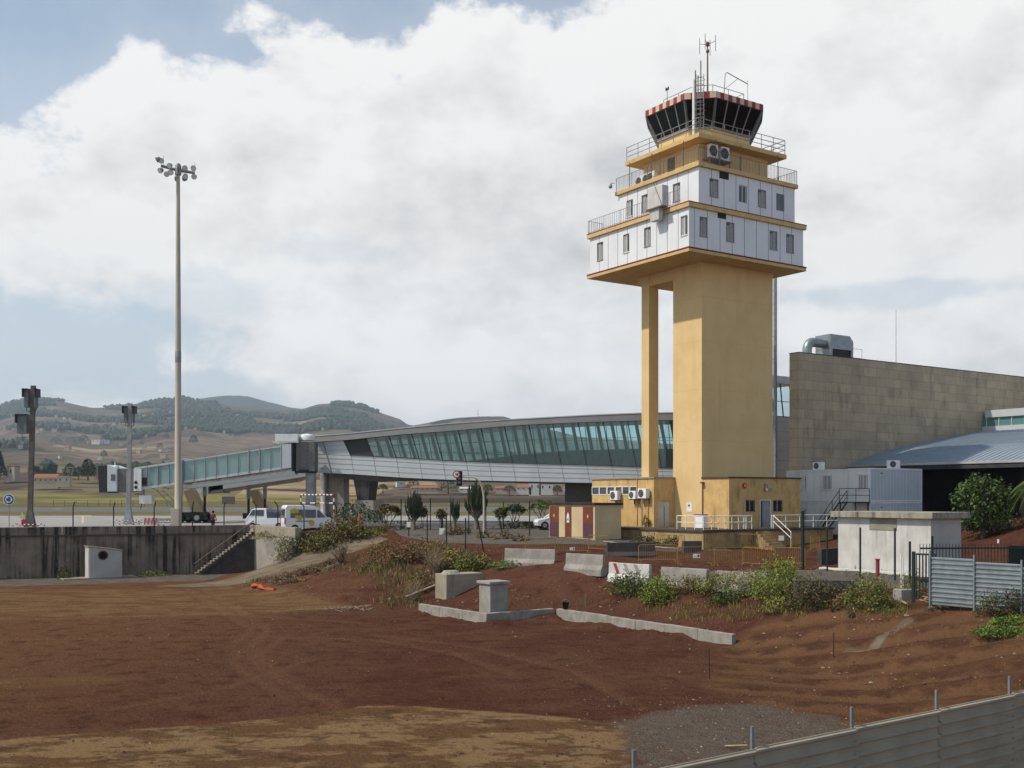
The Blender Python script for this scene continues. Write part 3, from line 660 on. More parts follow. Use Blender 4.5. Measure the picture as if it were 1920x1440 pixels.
def storey(u0, u1, v0, v1, z0, z1, rwin, lwin, rvent, jr, jl, zr, zl):
    R_, L_ = fr(v0), fl(u0); hr, hl = [], []
    for x0, x1, st in rwin: hr.append((T_.u_at(xpx(x0), v0), T_.u_at(xpx(x1), v0), zr[0], zr[1]))
    for x0, x1, st in lwin:
        a, b_ = T_.v_at(xpx(x1), u0), T_.v_at(xpx(x0), u0); hl.append((a, b_, zl[0], zl[1]))
    mb = MB()
    mb.wall(R_, u0, u1, z0, z1, hr, .12, 0, 2); mb.wall(L_, v0, v1, z0, z1, hl, .12, 0, 2)
    mb.add([(u1, v0, z0), (u1, v1, z0), (u1, v1, z1), (u1, v0, z1)], [(0, 1, 2, 3)]); mb.add([(u1, v1, z0), (u0, v1, z0), (u0, v1, z1), (u1, v1, z1)], [(0, 1, 2, 3)])
    def clear(a, hs): return [(h[2], h[3]) for h in hs if h[0] - .01 < a < h[1] + .01]
    for px in jr:
        a = T_.u_at(xpx(px), v0); seg = [(z0, z1)]
        for lo, hi in clear(a, hr): seg = [(z0, lo), (hi, z1)]
        for s0, s1 in seg: mb.boxf(R_, a - .018, a + .018, s0, s1, -.01, .006, 1)
    for px in jl:
        a = T_.v_at(xpx(px), u0); seg = [(z0, z1)]
        for lo, hi in clear(a, hl): seg = [(z0, lo), (hi, z1)]
        for s0, s1 in seg: mb.boxf(L_, a - .018, a + .018, s0, s1, -.01, .006, 1)
    body = mb.build('storey_wall', ['white_panel', 'panel_joint', 'frame_grey'], tw)
    for (x0, x1, st), h in zip(rwin, hr): make_window(body, R_, *h, .12, st)
    for (x0, x1, st), h in zip(lwin, hl): make_window(body, L_, *h, .12, st)
    if rvent:
        v_ = MB(); a0, a1 = T_.u_at(xpx(rvent[0]), v0), T_.u_at(xpx(rvent[1]), v0)
        for i in range(6):
            z = zr[1] + .18 + i * .1; v_.boxf(R_, a0, a1, z, z + .06, .0, .05)
        v_.boxf(R_, a0, a1, zr[1] + .15, zr[1] + .8, -.02, .01); v_.build('vent', 'dark_metal', body)
    return body
# lower white storey
storey(-2.98, 8.97, -1.8, 9.6, 17.77, 20.64, [(967, 1030, 0), (1175, 1240, 0), (1515, 1575, 0), (1645, 1705, 0)],
       [(165, 212, 0), (370, 417, 1), (533, 585, 0), (820, 873, 1)], (1108, 1172), (927, 1028, 1127, 1222, 1318, 1412, 1505, 1597, 1687),
       (182, 252, 327, 402, 478, 555, 632, 715, 800), (18.72, 20.12), (18.72, 20.12))
def slab(name, u0, u1, v0, v1, z0, z1, mat='cornice_yellow', red=None):
    mb = MB(); mb.box(u0, u1, v0, v1, z0, z1, 0)
    if red: mb.box(u0 - .02, u1 + .02, v0 - .02, v1 + .02, red[0], red[1], 1)
    return mb.build(name, [mat, 'red_trim'], tw, bevel=.012)
slab('floor_slab', -3.15, 9.13, -1.97, 9.8, 17.45, 17.77, red=(17.68, 17.79))
slab('cornice', -3.16, 9.15, -1.99, 9.78, 20.64, 21.0, red=(20.96, 21.03))
storey(-1.47, 8.69, -1.2, 7.9, 21.0, 23.93, [(1045, 1115, 0), (1275, 1337, 2), (1423, 1488, 0), (1567, 1630, 3)],
       [(395, 445, 1), (513, 565, 0), (758, 815, 0)], (1122, 1193), (1060, 1158, 1252, 1348, 1442, 1533, 1624), (405, 482, 557, 633, 715, 795, 878), (21.98, 23.28), (21.98, 23.28))
slab('cornice', -1.67, 8.88, -1.4, 8.08, 23.93, 24.24)
mb = MB(); mb.box(-.48, 6.77, -.2, 5.97, 24.24, 26.1)
up = mb.build('plant_room_wall', 'yellow_render', tw)
mb = MB(); L_ = fl(-.48); a0, a1 = T_.v_at(1080 + 775 * .23958, -.48), T_.v_at(1080 + 718 * .23958, -.48)
mb.boxf(L_, a0, a1, 24.75, 25.75, .0, .05)
for i in range(8): mb.boxf(L_, a0 + .05, a1 - .05, 24.8 + i * .115, 24.86 + i * .115, .05, .08)
mb.build('louvre', 'rusty_metal', up)
slab('deck', -1.44, 7.79, -1.2, 7.1, 26.1, 26.42, red=None)
# cab
def octo(u0, u1, v0, v1, c, z): return [(u0 + c, v0, z), (u1 - c, v0, z), (u1, v0 + c, z), (u1, v1 - c, z), (u1 - c, v1, z), (u0 + c, v1, z), (u0, v1 - c, z), (u0, v0 + c, z)]
lo, hi = octo(.5, 7.1, .69, 6.7, 1.3, 27.98), octo(-.26, 7.86, -.07, 7.46, 1.62, 29.80)
mb = MB(); mb.loft([octo(.55, 7.05, .74, 6.65, 1.28, 26.42), octo(.55, 7.05, .74, 6.65, 1.28, 27.86)]); mb.build('cab_plinth', 'yellow_render', tw)
mb = MB(); mb.loft([octo(.42, 7.18, .61, 6.78, 1.34, 27.86), octo(.42, 7.18, .61, 6.78, 1.34, 27.99)])
def cab_pt(i, t, k, push=0):
    a, b_ = Vector(lo[i]).lerp(Vector(lo[(i + 1) % 8]), t), Vector(hi[i]).lerp(Vector(hi[(i + 1) % 8]), t)
    p = a.lerp(b_, k); c_ = Vector((3.8, 3.7, p.z)); d_ = (p - c_); return p + d_.normalized() * push
nb = [4, 2, 4, 2, 4, 2, 4, 2]
for i in range(8):
    for j in range(nb[i] + 1):
        r_ = .11 if j in (0, nb[i]) else .05
        mb.tube([cab_pt(i, j / nb[i], 0, .02), cab_pt(i, j / nb[i], 1, .02)], r_, 4)
mb.build('cab_frame', 'steel_grey', tw)
for i in range(8):
    mb = MB()
    for j in range(nb[i]):
        mb.add([cab_pt(i, j / nb[i], 0), cab_pt(i, (j + 1) / nb[i], 0), cab_pt(i, (j + 1) / nb[i], 1), cab_pt(i, j / nb[i], 1)], [(0, 1, 2, 3)])
    mb.build('cab_window', 'cab_glass', tw)
mb = MB(); mb.loft([octo(.6, 7, .8, 6.6, 1.3, 27.5), octo(.6, 7, .8, 6.6, 1.3, 27.53)]); mb.loft([octo(.7, 6.9, .9, 6.5, 1.3, 27.53), octo(.7, 6.9, .9, 6.5, 1.3, 28.1)][:2])
mb.box(2.6, 5.2, 2.6, 4.8, 27.5, 29.75); mb.build('cab_interior', 'interior_dark', tw)
ro = octo(-.36, 7.96, -.17, 7.56, 1.66, 29.80)
mb = MB(); mb.loft([octo(-.36, 7.96, -.17, 7.56, 1.66, 29.80), octo(-.36, 7.96, -.17, 7.56, 1.66, 30.30)], 0)
for i in range(8):                                        # red and white chequers round the roof edge
    a, b_ = Vector(ro[i]), Vector(ro[(i + 1) % 8]); n = 12 if i % 2 == 0 else 5; n = 11 if i in (2, 6) else n
    nrm = Vector(((b_ - a).y, -(b_ - a).x, 0)).normalized()
    for j in range(n):
        p, q_ = a.lerp(b_, j / n), a.lerp(b_, (j + 1) / n)
        m_ = 1 if (j + (i // 2) + i) % 2 else 2
        o_ = nrm * .012
        mb.add([p + o_ + Vector((0, 0, .03)), q_ + o_ + Vector((0, 0, .03)), q_ + o_ + Vector((0, 0, .5)), p + o_ + Vector((0, 0, .5))], [(0, 1, 2, 3)], m_)
mb.build('cab_roof', ['roof_felt', 'red_paint', 'cream_paint'], tw)
# railings
mb = MB(); mb.railing([(7.7, 7.0, 26.42), (7.7, -1.1, 26.42), (-1.35, -1.1, 26.42), (-1.35, 7.0, 26.42)], 1.1, 0, .028, (1, .66, .33), 1.35); mb.build('deck_railing', 'steel_grey', tw)
mb = MB(); mb.railing([(8.8, 8.0, 24.24), (8.8, -1.32, 24.24), (-1.6, -1.32, 24.24), (-1.6, 8.0, 24.24)], 1.05, .16, .02, (1,), 1.9); mb.build('terrace_railing', 'railing_metal', tw)
vb = T_.v_at(1080 + 612 * .23958, -3.1); vc = T_.v_at(1080 + 728 * .23958, -3.1); vd = T_.v_at(1080 + 812 * .23958, -3.1)
mb = MB(); mb.railing([(-1.6, 9.7, 21.02), (-3.08, 9.7, 21.02), (-3.08, vb, 21.02)], 1.05, .26, .02, (1, .1), 1.9); mb.railing([(-3.1, vc, 21.02), (-3.1, vd, 21.02)], 1.05, .26, .02, (1, .1), 1.9); mb.build('balcony_railing', 'steel_grey', tw)
mb = MB(); mb.railing([(5.3, 5.0, 30.3), (5.3, .9, 30.3), (2.0, .9, 30.3), (1.0, 1.9, 30.3), (1.0, 5.3, 30.3)], .95, 0, .025, (1, .5), 1.6); mb.build('roof_railing', 'steel_grey', tw)
mb = MB()
for px, py0, py1, u in ((1080 + 840 * .23958, 262, 312, -1.5), (1080 + 592 * .23958, 278, 335, -1.5), (1080 + 657 * .23958, 285, 325, -1.3), (1080 + 420 * .23958, 310, 350, -1.5)):
    v_ = T_.v_at(px, u); mb.tube([(u, v_, 24.24), (u, v_, 26.2)], .035, 5)
for px in (1080 + 1093 * .23958, 1080 + 1290 * .23958, 1080 + 1580 * .23958):
    u_ = T_.u_at(px, -1.3); mb.tube([(u_, -1.3, 24.24), (u_, -1.3, 26.2)], .03, 5)
mb.build('deck_props', 'rusty_metal', tw)
# ladder with safety hoops on the chamfered corner, and the pale pole beside it
la, lb = Vector((.0, .3, 26.6)), Vector((-.15, .12, 31.2))
d_ = Vector((.707, -.707, 0)); o_ = Vector((-.707, -.707, 0))
mb = MB()
l0, l1 = Vector((.72, .92, 26.5)), Vector((.12, .42, 30.9))
base = Vector((.55, .75, 0)) + o_ * .75
for s_ in (-.28, .28):
    p = base + d_ * s_; mb.tube([(p.x, p.y, 26.5), (p.x, p.y, 31.4)], .03, 5)
for i in range(16):
    z = 26.7 + i * .3; a, b_ = base - d_ * .28, base + d_ * .28; mb.tube([(a.x, a.y, z), (b_.x, b_.y, z)], .018, 4)
for i in range(7):
    z = 28.2 + i * .45; pts_ = [base + d_ * (.36 * math.cos(t)) + o_ * (.65 * math.sin(t)) for t in np.linspace(0, math.pi, 8)]
    mb.tube([(p.x, p.y, z) for p in pts_], .018, 4)
mb.build('ladder', 'steel_grey', tw)
pp_ = base - d_ * .45
mb = MB(); mb.tube([(pp_.x, pp_.y, 26.3), (pp_.x, pp_.y, 31.0)], .11, 8); mb.build('cable_duct', 'white_metal', tw)
mb = MB()
q_ = base - d_ * .35 - o_ * .5
for k, (h, mm) in enumerate(((31.9, 0), (31.5, 0), (32.6, 0))):
    p = q_ + d_ * (k * .2); mb.tube([(p.x, p.y, 30.2), (p.x, p.y, h)], .045, 5)
mb.build('whip_antennas', 'rusty_metal', tw)
# roof instruments
mp_ = Vector((1.75, 1.2, 0))
ant = MB()
ant.tube([(mp_.x, mp_.y, 30.3), (mp_.x, mp_.y, 34.4)], [.075, .05], 7)
ant.lathe(mp_.x, mp_.y, [(.0, 33.7), (.12, 33.75), (.12, 33.95), (0, 34.0)], 8); ant.lathe(mp_.x, mp_.y, [(0, 34.2), (.14, 34.25), (.14, 34.5), (0, 34.6)], 8)
for k in range(4):
    t = .5 + k * math.pi / 2; e_ = (mp_.x + .62 * math.cos(t), mp_.y + .62 * math.sin(t))
    ant.tube([(mp_.x, mp_.y, 34.35), (e_[0], e_[1], 34.5)], .02, 4); ant.tube([(e_[0], e_[1], 33.75), (e_[0], e_[1], 34.95)], .022, 4)
ant = tag(ant.build('antenna_mast', 'rusty_metal', None, loc=T_.w(0, 0, 0), rot=(0, 0, TH)), 'thin rusty mast with four upright dipole rods standing on the tower roof', 'antenna')
dv = MB(); u0 = T_.u_at(1357, .6); u1 = T_.u_at(1402, .6)
dv.tube([(u0, .6, 30.3), (u0 + .15, .6, 32.2), (u0 + .35, .6, 32.35), (u1, .6, 31.95), (u1, .6, 32.2)], .035, 5); dv.tube([(u1, .6, 31.95), (u1, .6, 30.3)], .018, 4); dv.tube([(u0 + .05, .6, 31.0), (u0 + (u1 - u0) * .6, .6, 32.15)], .025, 4)
tag(dv.build('davit', 'steel_grey', None, loc=T_.w(0, 0, 0), rot=(0, 0, TH)), 'bent grey pipe arm above the right edge of the cab roof', 'davit')
an = MB(); v_ = T_.v_at(1251, .2); an.tube([(.2, v_, 30.3), (.2, v_, 31.6)], .02, 4); an.tube([(.2, v_ - .12, 31.45), (.2, v_ + .12, 31.45)], .015, 4)
for s_ in (-.12, .12): an.lathe(.2, v_ + s_, [(.02, 31.4), (.06, 31.5), (.06, 31.65), (.01, 31.7)], 6)
tag(an.build('wind_sensor', 'dark_metal', None, loc=T_.w(0, 0, 0), rot=(0, 0, TH)), 'small two cup wind sensor on a rod at the left edge of the cab roof', 'wind sensor')
# white cabinet hung on the lower balcony
cabn = thing('equipment_cabinet', 'white boxed cabinet with brace hanging on the balcony of the white storeys', 'cabinet', T_.w(0, 0, 0), TH)
mb = MB(); mb.box(-3.75, -3.15, vc, vb, 21.1, 22.6); mb.build('cabinet_box', 'white_paint_worn', cabn, bevel=.02)
mb = MB(); mb.loft([[(-3.85, vc - .05, 21.0), (-3.26, vc - .05, 21.0), (-3.26, vb + .05, 21.0), (-3.85, vb + .05, 21.0)], [(-3.85, vc - .05, 21.1), (-3.2, vc - .05, 21.1), (-3.2, vb + .05, 21.1), (-3.85, vb + .05, 21.1)]]); mb.build('cabinet_shelf', 'rusty_metal', cabn)
mb = MB(); vm = (vb + vc) / 2 + .15; mb.loft([[(-3.65, vm - .45, 20.2), (-3.28, vm - .45, 20.2), (-3.28, vm + .45, 20.2), (-3.65, vm + .45, 20.2)], [(-3.72, vm - .55, 21.0), (-3.28, vm - .55, 21.0), (-3.28, vm + .55, 21.0), (-3.72, vm + .55, 21.0)]]); mb.build('cabinet_hopper', 'white_paint_worn', cabn)
mb = MB(); mb.tube([(-3.78, vc + .02, 21.12), (-3.78, (vb + vc) / 2 + .1, 22.9)], .025, 4); mb.tube([(-3.6, vm - .3, 20.2), (-3.6, vm - .4, 19.7)], .015, 4); mb.build('brace', 'railing_metal', cabn)
cam_ = MB(); cam_.tube([(-1.75, 8.0, 24.9), (-2.1, 8.1, 24.9)], .025, 5); cam_.lathe(-2.1, 8.1, [(0, 24.45), (.13, 24.5), (.15, 24.65), (.1, 24.8), (0, 24.85)], 10)
tag(cam_.build('camera_dome', 'steel_grey', None, loc=T_.w(0, 0, 0), rot=(0, 0, TH)), 'small grey dome camera at the left corner of the upper terrace', 'camera')
# air conditioners
def make_ac(label, loc, rz, w_=.9, h_=.7, d__=.35, group=None, bracket=True):
    t = thing('air_conditioner', label, 'air conditioner', loc, rz, group)
    mb = MB(); mb.box(-w_ / 2, w_ / 2, -d__, 0, 0, h_); mb.build('casing', 'white_metal', t, bevel=.02)
    mb = MB(); mb.disc((-w_ * .12, -d__ - .004, h_ / 2), (0, 1, 0), h_ * .40, 18, 0, .012); mb.build('fan', 'dark_metal', t)
    mb = MB()
    for k in (.15, .25, .34): mb.tube([(-w_ * .12 + h_ * k * math.cos(a), -d__ - .02, h_ / 2 + h_ * k * math.sin(a)) for a in np.linspace(0, 2 * math.pi, 17)], .008, 4)
    for k in range(4):
        a = k * math.pi / 4; mb.tube([(-w_ * .12 + h_ * .4 * math.cos(a), -d__ - .018, h_ / 2 + h_ * .4 * math.sin(a)), (-w_ * .12 - h_ * .4 * math.cos(a), -d__ - .018, h_ / 2 - h_ * .4 * math.sin(a))], .007, 4)
    mb.build('fan_guard', 'frame_grey', t)
    if bracket:
        mb = MB()
        for s_ in (-.35, .35): mb.box(s_ * w_ - .025, s_ * w_ + .025, -d__ - .04, .12, -.07, -.003); mb.box(s_ * w_ - .025, s_ * w_ + .025, .08, .12, -.4, -.07)
        mb.build('bracket', 'rusty_metal', t)
    return t
def onR(u, v, z): return T_.w(u, v, z)
for x0, x1, lab in ((990, 1065, 'tall white air conditioner against the yellow top wall, nearer the corner'), (1083, 1150, 'tall white air conditioner against the yellow top wall, farther from the corner')):
    make_ac(lab, T_.w((T_.u_at(1080 + (x0 + x1) / 2 * .23958, -.2)), -.55, 24.95), TH, .78, 1.0, .38, bracket=False)
mb = MB(); mb.box(T_.u_at(1316, -.2), T_.u_at(1358, -.2), -.95, -.2, 24.85, 24.94)
for u_ in (T_.u_at(1318, -.2), T_.u_at(1356, -.2)): mb.box(u_ - .03, u_ + .03, -.9, -.84, 24.24, 24.85)
mb.build('ac_shelf', 'rusty_metal', tw)
for k, px in enumerate((1080 + 520 * .23958, 1080 + 575 * .23958, 1080 + 610 * .23958)):
    make_ac(['white air conditioner on the upper terrace nearest the left railing', 'white air conditioner on the upper terrace, middle of three', 'white air conditioner on the upper terrace nearest the rusty louvre'][k], T_.w(-.75, T_.v_at(px, -.75), 24.3), TH - math.pi / 2, .85, .75, .34, bracket=False)

# ------------------------------------------------------------------ low buildings round the foot of the tower
# left annex
an_ = thing('annex_building', 'stained yellow annex with ribbon windows and grey double doors left of the tower foot', 'building', T_.w(0, 0, TZ), TH); ZL = -TZ
def z_(z): return z - TZ
U0, V0, V1 = -2.1, 2.94, 10.46
def zx(z): return 1000 + z * .28125
def zy(z): return 840 + z * .28125
L_ = fl(U0); R_ = fr(V0)
hb = []
for x0, x1 in ((393, 438), (443, 488), (495, 540), (549, 590), (597, 638), (645, 690)):
    hb.append((T_.v_at(zx(x1), U0), T_.v_at(zx(x0), U0), z_(.22), z_(.80)))
mb = MB(); mb.wall(L_, V0, V1, z_(-3.4), z_(1.40), hb, .1, 0)
dl = (T_.u_at(1234, V0), T_.u_at(1256, V0), z_(-2.2), z_(-.33))
mb.wall(R_, U0, .0, z_(-3.4), z_(1.40), [dl], .08, 0)
mb.box(0, 5, V0 + .25, V1, z_(-3.4), z_(1.38)); mb.add([(U0, V1, z_(-3.4)), (0, V1, z_(-3.4)), (0, V1, z_(1.4)), (U0, V1, z_(1.4))], [(0, 1, 2, 3)])
wl = mb.build('wall', 'yellow_stained', an_)
mb = MB(); mb.box(U0 - .08, 5.1, V0 - .08, V1 + .1, z_(1.40), z_(1.52)); mb.build('roof', 'concrete', an_, bevel=.01)
for h in hb:
    mb = MB(); w_ = .05
    a0, a1, z0, z1 = h
    mb.boxf(L_, a0 - .04, a1 + .04, z0 - .04, z0 + .02, -.02, .02); mb.boxf(L_, a0 - .04, a1 + .04, z1 - .02, z1 + .04, -.02, .02); mb.boxf(L_, a0 - .04, a0 + .02, z0 + .02, z1 - .02, -.02, .02); mb.boxf(L_, a1 - .02, a1 + .04, z0 + .02, z1 - .02, -.02, .02)
    f = mb.build('window', 'frame_white', wl); p = MB(); p.boxf(L_, a0 + .02, a1 - .02, z0 + .02, z1 - .02, -.06, -.04); p.build('pane', 'window_glass', f)
mb = MB(); mid = (dl[0] + dl[1]) / 2
for a0, a1 in ((dl[0] + .01, mid - .01), (mid + .01, dl[1] - .01)):
    mb.boxf(R_, a0, a1, dl[2], dl[3] - .01, -.07, -.03)
    for k in range(5): mb.boxf(R_, a0 + .06, a1 - .06, dl[2] + .1 + k * .06, dl[2] + .13 + k * .06, -.03, -.01)
dr = mb.build('door', 'white_paint_worn', an_)
mb = MB(); mb.boxf(R_, mid + .04, mid + .07, dl[2], dl[2] + 1.5, -.03, .0); mb.build('door_bar', 'railing_metal', dr)
mb = MB()
for px in (1195.4, 1204, 1216):
    v_ = T_.v_at(px, U0); mb.tube([(U0 - .05, v_, z_(-2.2)), (U0 - .05, v_, z_(.15 if px > 1200 else 1.4))], .035, 6)
mb.build('drainpipe', 'yellow_stained', an_)
for k, (x0, x1, y1) in enumerate(((510, 572, 347), (638, 690, 340), (697, 762, 336))):
    v_ = T_.v_at(zx((x0 + x1) / 2), U0 - .4); z0 = (CY - zy(y1)) / F * T_.Y(U0 - .4, v_)
    make_ac(['white air conditioner below the ribbon windows, above the cream kiosk', 'smaller white air conditioner in the close pair on the annex wall', 'larger white air conditioner in the close pair on the annex wall'][k], T_.w(U0 - .14, v_, z0), TH - math.pi / 2, [.9, .8, .95][k], [.72, .62, .75][k], .36)
# right annex
V2 = -2.78; U2 = 7.52
rb_ = thing('annex_building', 'yellow annex with barred windows beside its door, right of the tower foot', 'building', T_.w(0, 0, TZ), TH)
R_ = fr(V2); L_ = fl(0)
def uz(x): return T_.u_at(zx(x), V2)
def zz_(y, x): return z_((CY - zy(y)) / F * T_.Y(uz(x), V2))
w1 = (uz(1417), uz(1478), zz_(428, 1450), zz_(346, 1450)); w2 = (uz(1599), uz(1662), zz_(428, 1630), zz_(346, 1630)); dd_ = (uz(1509), uz(1584), z_(TZ) + .02, zz_(344, 1545))
mb = MB(); mb.wall(R_, 0, U2, z_(-3.6), z_(1.36), [w1, w2, dd_], .12); mb.wall(L_, V2, 0, z_(-3.6), z_(1.36), [], .1)
mb.add([(U2, V2, z_(-3.6)), (U2, 0, z_(-3.6)), (U2, 0, z_(1.36)), (U2, V2, z_(1.36))], [(0, 1, 2, 3)])
wl = mb.build('wall', 'yellow_stained', rb_)
mb = MB(); mb.box(-.07, U2 + .07, V2 - .07, -.003, z_(1.36), z_(1.47)); mb.build('roof', 'roof_felt', rb_)
for h in (w1, w2):
    make_window(wl, R_, *h, .12, 2)
    mb = MB(); a0, a1, z0, z1 = h
    for k in range(7): a = lerp(a0 + .08, a1 - .08, k / 6); mb.boxf(R_, a - .012, a + .012, z0, z1, -.03, .0)
    mb.boxf(R_, a0, a1, z0 + .2, z0 + .23, -.029, .002); mb.boxf(R_, a0, a1, z1 - .23, z1 - .2, -.029, .002); mb.build('window_bars', 'dark_metal', wl)
mb = MB(); a0, a1, z0, z1 = dd_
mb.boxf(R_, a0, a0 + .07, z0, z1, -.05, .03); mb.boxf(R_, a1 - .07, a1, z0, z1, -.05, .03); mb.boxf(R_, a0 + .07, a1 - .07, z1 - .07, z1, -.05, .03)
mb.boxf(R_, a0 + .07, a0 + .32, z0, z1 - .07, -.10, -.06, 1); mb.boxf(R_, a0 + .36, a1 - .07, z0, z1 - .07, -.10, -.06, 2); mb.build('door', ['frame_white', 'window_glass', 'frame_grey'], rb_)
mb = MB(); mb.tube([(-.06, -.12, z_(TZ)), (-.06, -.12, z_(1.0))], .04, 6); mb.box(-.3, 0, -.3, -.1, z_(1.0), z_(1.12)); mb.build('drainpipe', 'rusty_metal', rb_)
mb = MB(); u_ = uz(1405); mb.disc((u_, V2 - .06, (CY - zy(251)) / F * T_.Y(u_, V2)), (0, 1, 0), .2, 16, 0, .1); mb.disc((u_, V2 - .12, (CY - zy(251)) / F * T_.Y(u_, V2)), (0, 1, 0), .1, 12, 1, .03)
tag(mb.build('alarm_bell', ['sign_red', 'cream_paint'], None, loc=T_.w(0, 0), rot=(0, 0, TH)), 'round red alarm bell high on the yellow annex wall', 'alarm')
mb = MB(); u_ = uz(1545); zc = (CY - zy(280)) / F * T_.Y(u_, V2); mb.tube([(u_, V2, zc), (u_, V2 - .3, zc + .1)], .03, 5); mb.box(u_ - .25, u_ + .25, V2 - .5, V2 - .25, zc - .05, zc + .12); mb.box(u_ - .1, u_ + .1, V2 - .2, V2, zc + .1, zc + .45)
tag(mb.build('wall_lamp', 'steel_grey', None, loc=T_.w(0, 0), rot=(0, 0, TH)), 'grey floodlight fixed above the annex door', 'lamp')
mb = MB(); v_ = T_.v_at(1292.5, 0); zc = (CY - 951) / F * T_.Y(0, v_); mb.box(-.02, -.003, v_ - .28, v_ + .28, zc - .35, zc + .35, 0); mb.box(-.026, -.02, v_ - .22, v_ + .22, zc + .0, zc + .3, 1); mb.prism([(0, 0)] * 3, 0, 0) if False else None
mb.box(-.03, -.026, v_ - .1, v_ + .1, zc + .05, zc + .2, 2)
tag(mb.build('wall_sign', ['sign_white', 'sign_white', 'sign_blue'], None, loc=T_.w(0, 0), rot=(0, 0, TH)), 'small white and blue notice fixed on the tower shaft', 'sign')
# platform
pl = thing('platform', 'raised stained yellow platform with a dark edge round the tower foot', 'platform', T_.w(0, 0, -3.6), TH)
PZ = 3.6
mb = MB(); mb.box(-3.99, 9.4, -4.3, 10.5, -1.0, -2.42 + PZ); mb.build('platform_wall', 'platform_stained', pl)
mb = MB(); mb.box(-4.1, 9.5, -4.42, 10.5, -2.42 + PZ, TZ + PZ - .02); mb.build('platform_edge', 'concrete_dark', pl, bevel=.02)
u_a = T_.u_at(1410, -4.3); u_b = T_.u_at(1447, -4.3)
mb = MB()
for k in range(6): mb.box(u_a + .1, u_a + 1.5, -4.42 - .28 * (6 - k), -4.42 - .28 * (5 - k) + (.0), -1, 1.33 - .19 * (6 - k) + 0)
mb.build('steps', 'platform_stained', pl)
hr_ = MB(); zt = TZ + .0
vA = T_.v_at(1269.5, -3.95)
def wr(pts, dz=0): return [(u, v, z) for u, v, z in pts]
for q in (.93, .48):
    hr_.tube([(-3.95, vA, zt + q), (-3.95, -4.28, zt + q), (u_a, -4.28, zt + q)], .032, 6); hr_.tube([(u_b, -4.28, zt + q), (9.3, -4.28, zt + q), (13.2, -4.28, zt + q)], .032, 6)
for v_ in np.linspace(vA, -4.28, 4): hr_.tube([(-3.95, v_, zt), (-3.95, v_, zt + .93)], .03, 6)
for u_ in list(np.linspace(-3.2, u_a, 7)) + [-.1, .2]: hr_.tube([(u_, -4.28, zt), (u_, -4.28, zt + .93)], .028, 6)
for u_ in list(np.linspace(u_b, 13.2, 8)): hr_.tube([(u_, -4.28, zt - (.0 if u_ < 9.5 else 1.3)), (u_, -4.28, zt + .93)], .028, 6)
tag(hr_.build('handrail', 'white_metal', None, loc=T_.w(0, 0), rot=(0, 0, TH)), 'long white tubular handrail along the edge of the yellow platform', 'handrail')
hr_ = MB()
for q in (.93, .5): hr_.tube([(u_b, -4.45, zt + q), (u_b, -6.1, zt + q - 1.15)], .03, 6)
hr_.tube([(u_b, -6.1, -3.6), (u_b, -6.1, zt - .22)], .03, 6); hr_.tube([(u_b, -4.45, zt), (u_b, -4.45, zt + .93)], .03, 6)
tag(hr_.build('handrail', 'white_metal', None, loc=T_.w(0, 0), rot=(0, 0, TH)), 'short white sloping handrail beside the platform steps', 'handrail')
mb = MB(); v_ = T_.v_at(1314, -1.0); mb.box(-1.25, -.75, v_ - .45, v_ + .45, TZ, TZ + .95, 0); mb.box(-1.28, -.72, v_ - .48, v_ + .48, TZ + .95, TZ + 1.0, 1)
tag(mb.build('electric_cabinet', ['white_metal', 'rusty_metal'], None, loc=T_.w(0, 0), rot=(0, 0, TH), bevel=.01), 'small white electric cabinet behind the handrail at the shaft corner', 'cabinet')
# kiosk
K_ = Frame(5.98, 77, TH); KZ = -3.2
ki = thing('transformer_kiosk', 'cream flat roofed kiosk with three maroon doors beside the annex', 'kiosk', K_.w(0, 0, KZ), TH)
mb = MB(); mb.box(0, 2.45, 0, 5.64, -.6, 2.62)
for k in (1.95, 3.05): mb.boxf(fl(0), k - .01, k + .01, .15, 2.6, -.005, .004, 1)
wl = mb.build('wall', ['kiosk_cream', 'concrete_warm'], ki, bevel=.012)
mb = MB(); mb.box(-.12, 2.57, -.12, 5.76, 2.62, 2.78); mb.build('roof', 'dark_brown', ki, bevel=.01)
L_ = fl(0)
for x0, x1, two in ((110, 170, 1), (213, 254, 0), (332, 398, 1)):
    a0, a1 = K_.v_at(zx(x1), 0), K_.v_at(zx(x0), 0); mb = MB()
    mb.boxf(L_, a0, a1, 1.28, 2.5, .005, .035, 0); mb.boxf(L_, a0, a1, .22, 1.28, .005, .035, 1 if two else 0)
    dr = mb.build('door', ['maroon_red', 'maroon_dark'], ki); ac = (a0 + a1) / 2; mb = MB()
    if two:
        mb.add([L_(ac - .12, 1.75, .039), L_(ac + .12, 1.75, .039), L_(ac, 1.97, .039)], [(0, 1, 2)], 0); mb.boxf(L_, ac - .05, ac + .05, 1.66, 1.73, .036, .039, 0)
    else:
        mb.boxf(L_, ac - .15, ac + .15, 1.3, 1.8, .036, .039, 1); mb.add([L_(ac - .15, 1.8, .039), L_(ac + .15, 1.8, .039), L_(ac, 2.1, .039)], [(0, 1, 2)], 1)
        mb.boxf(L_, ac - .06, ac + .06, 1.45, 1.62, .0392, .041, 2); mb.add([L_(ac - .07, 1.7, .041), L_(ac + .07, 1.7, .041), L_(ac, 1.85, .041)], [(0, 1, 2)], 3)
    mb.build('warning_mark', ['van_yellow', 'sign_white', 'dark_metal', 'cream_paint'], dr)
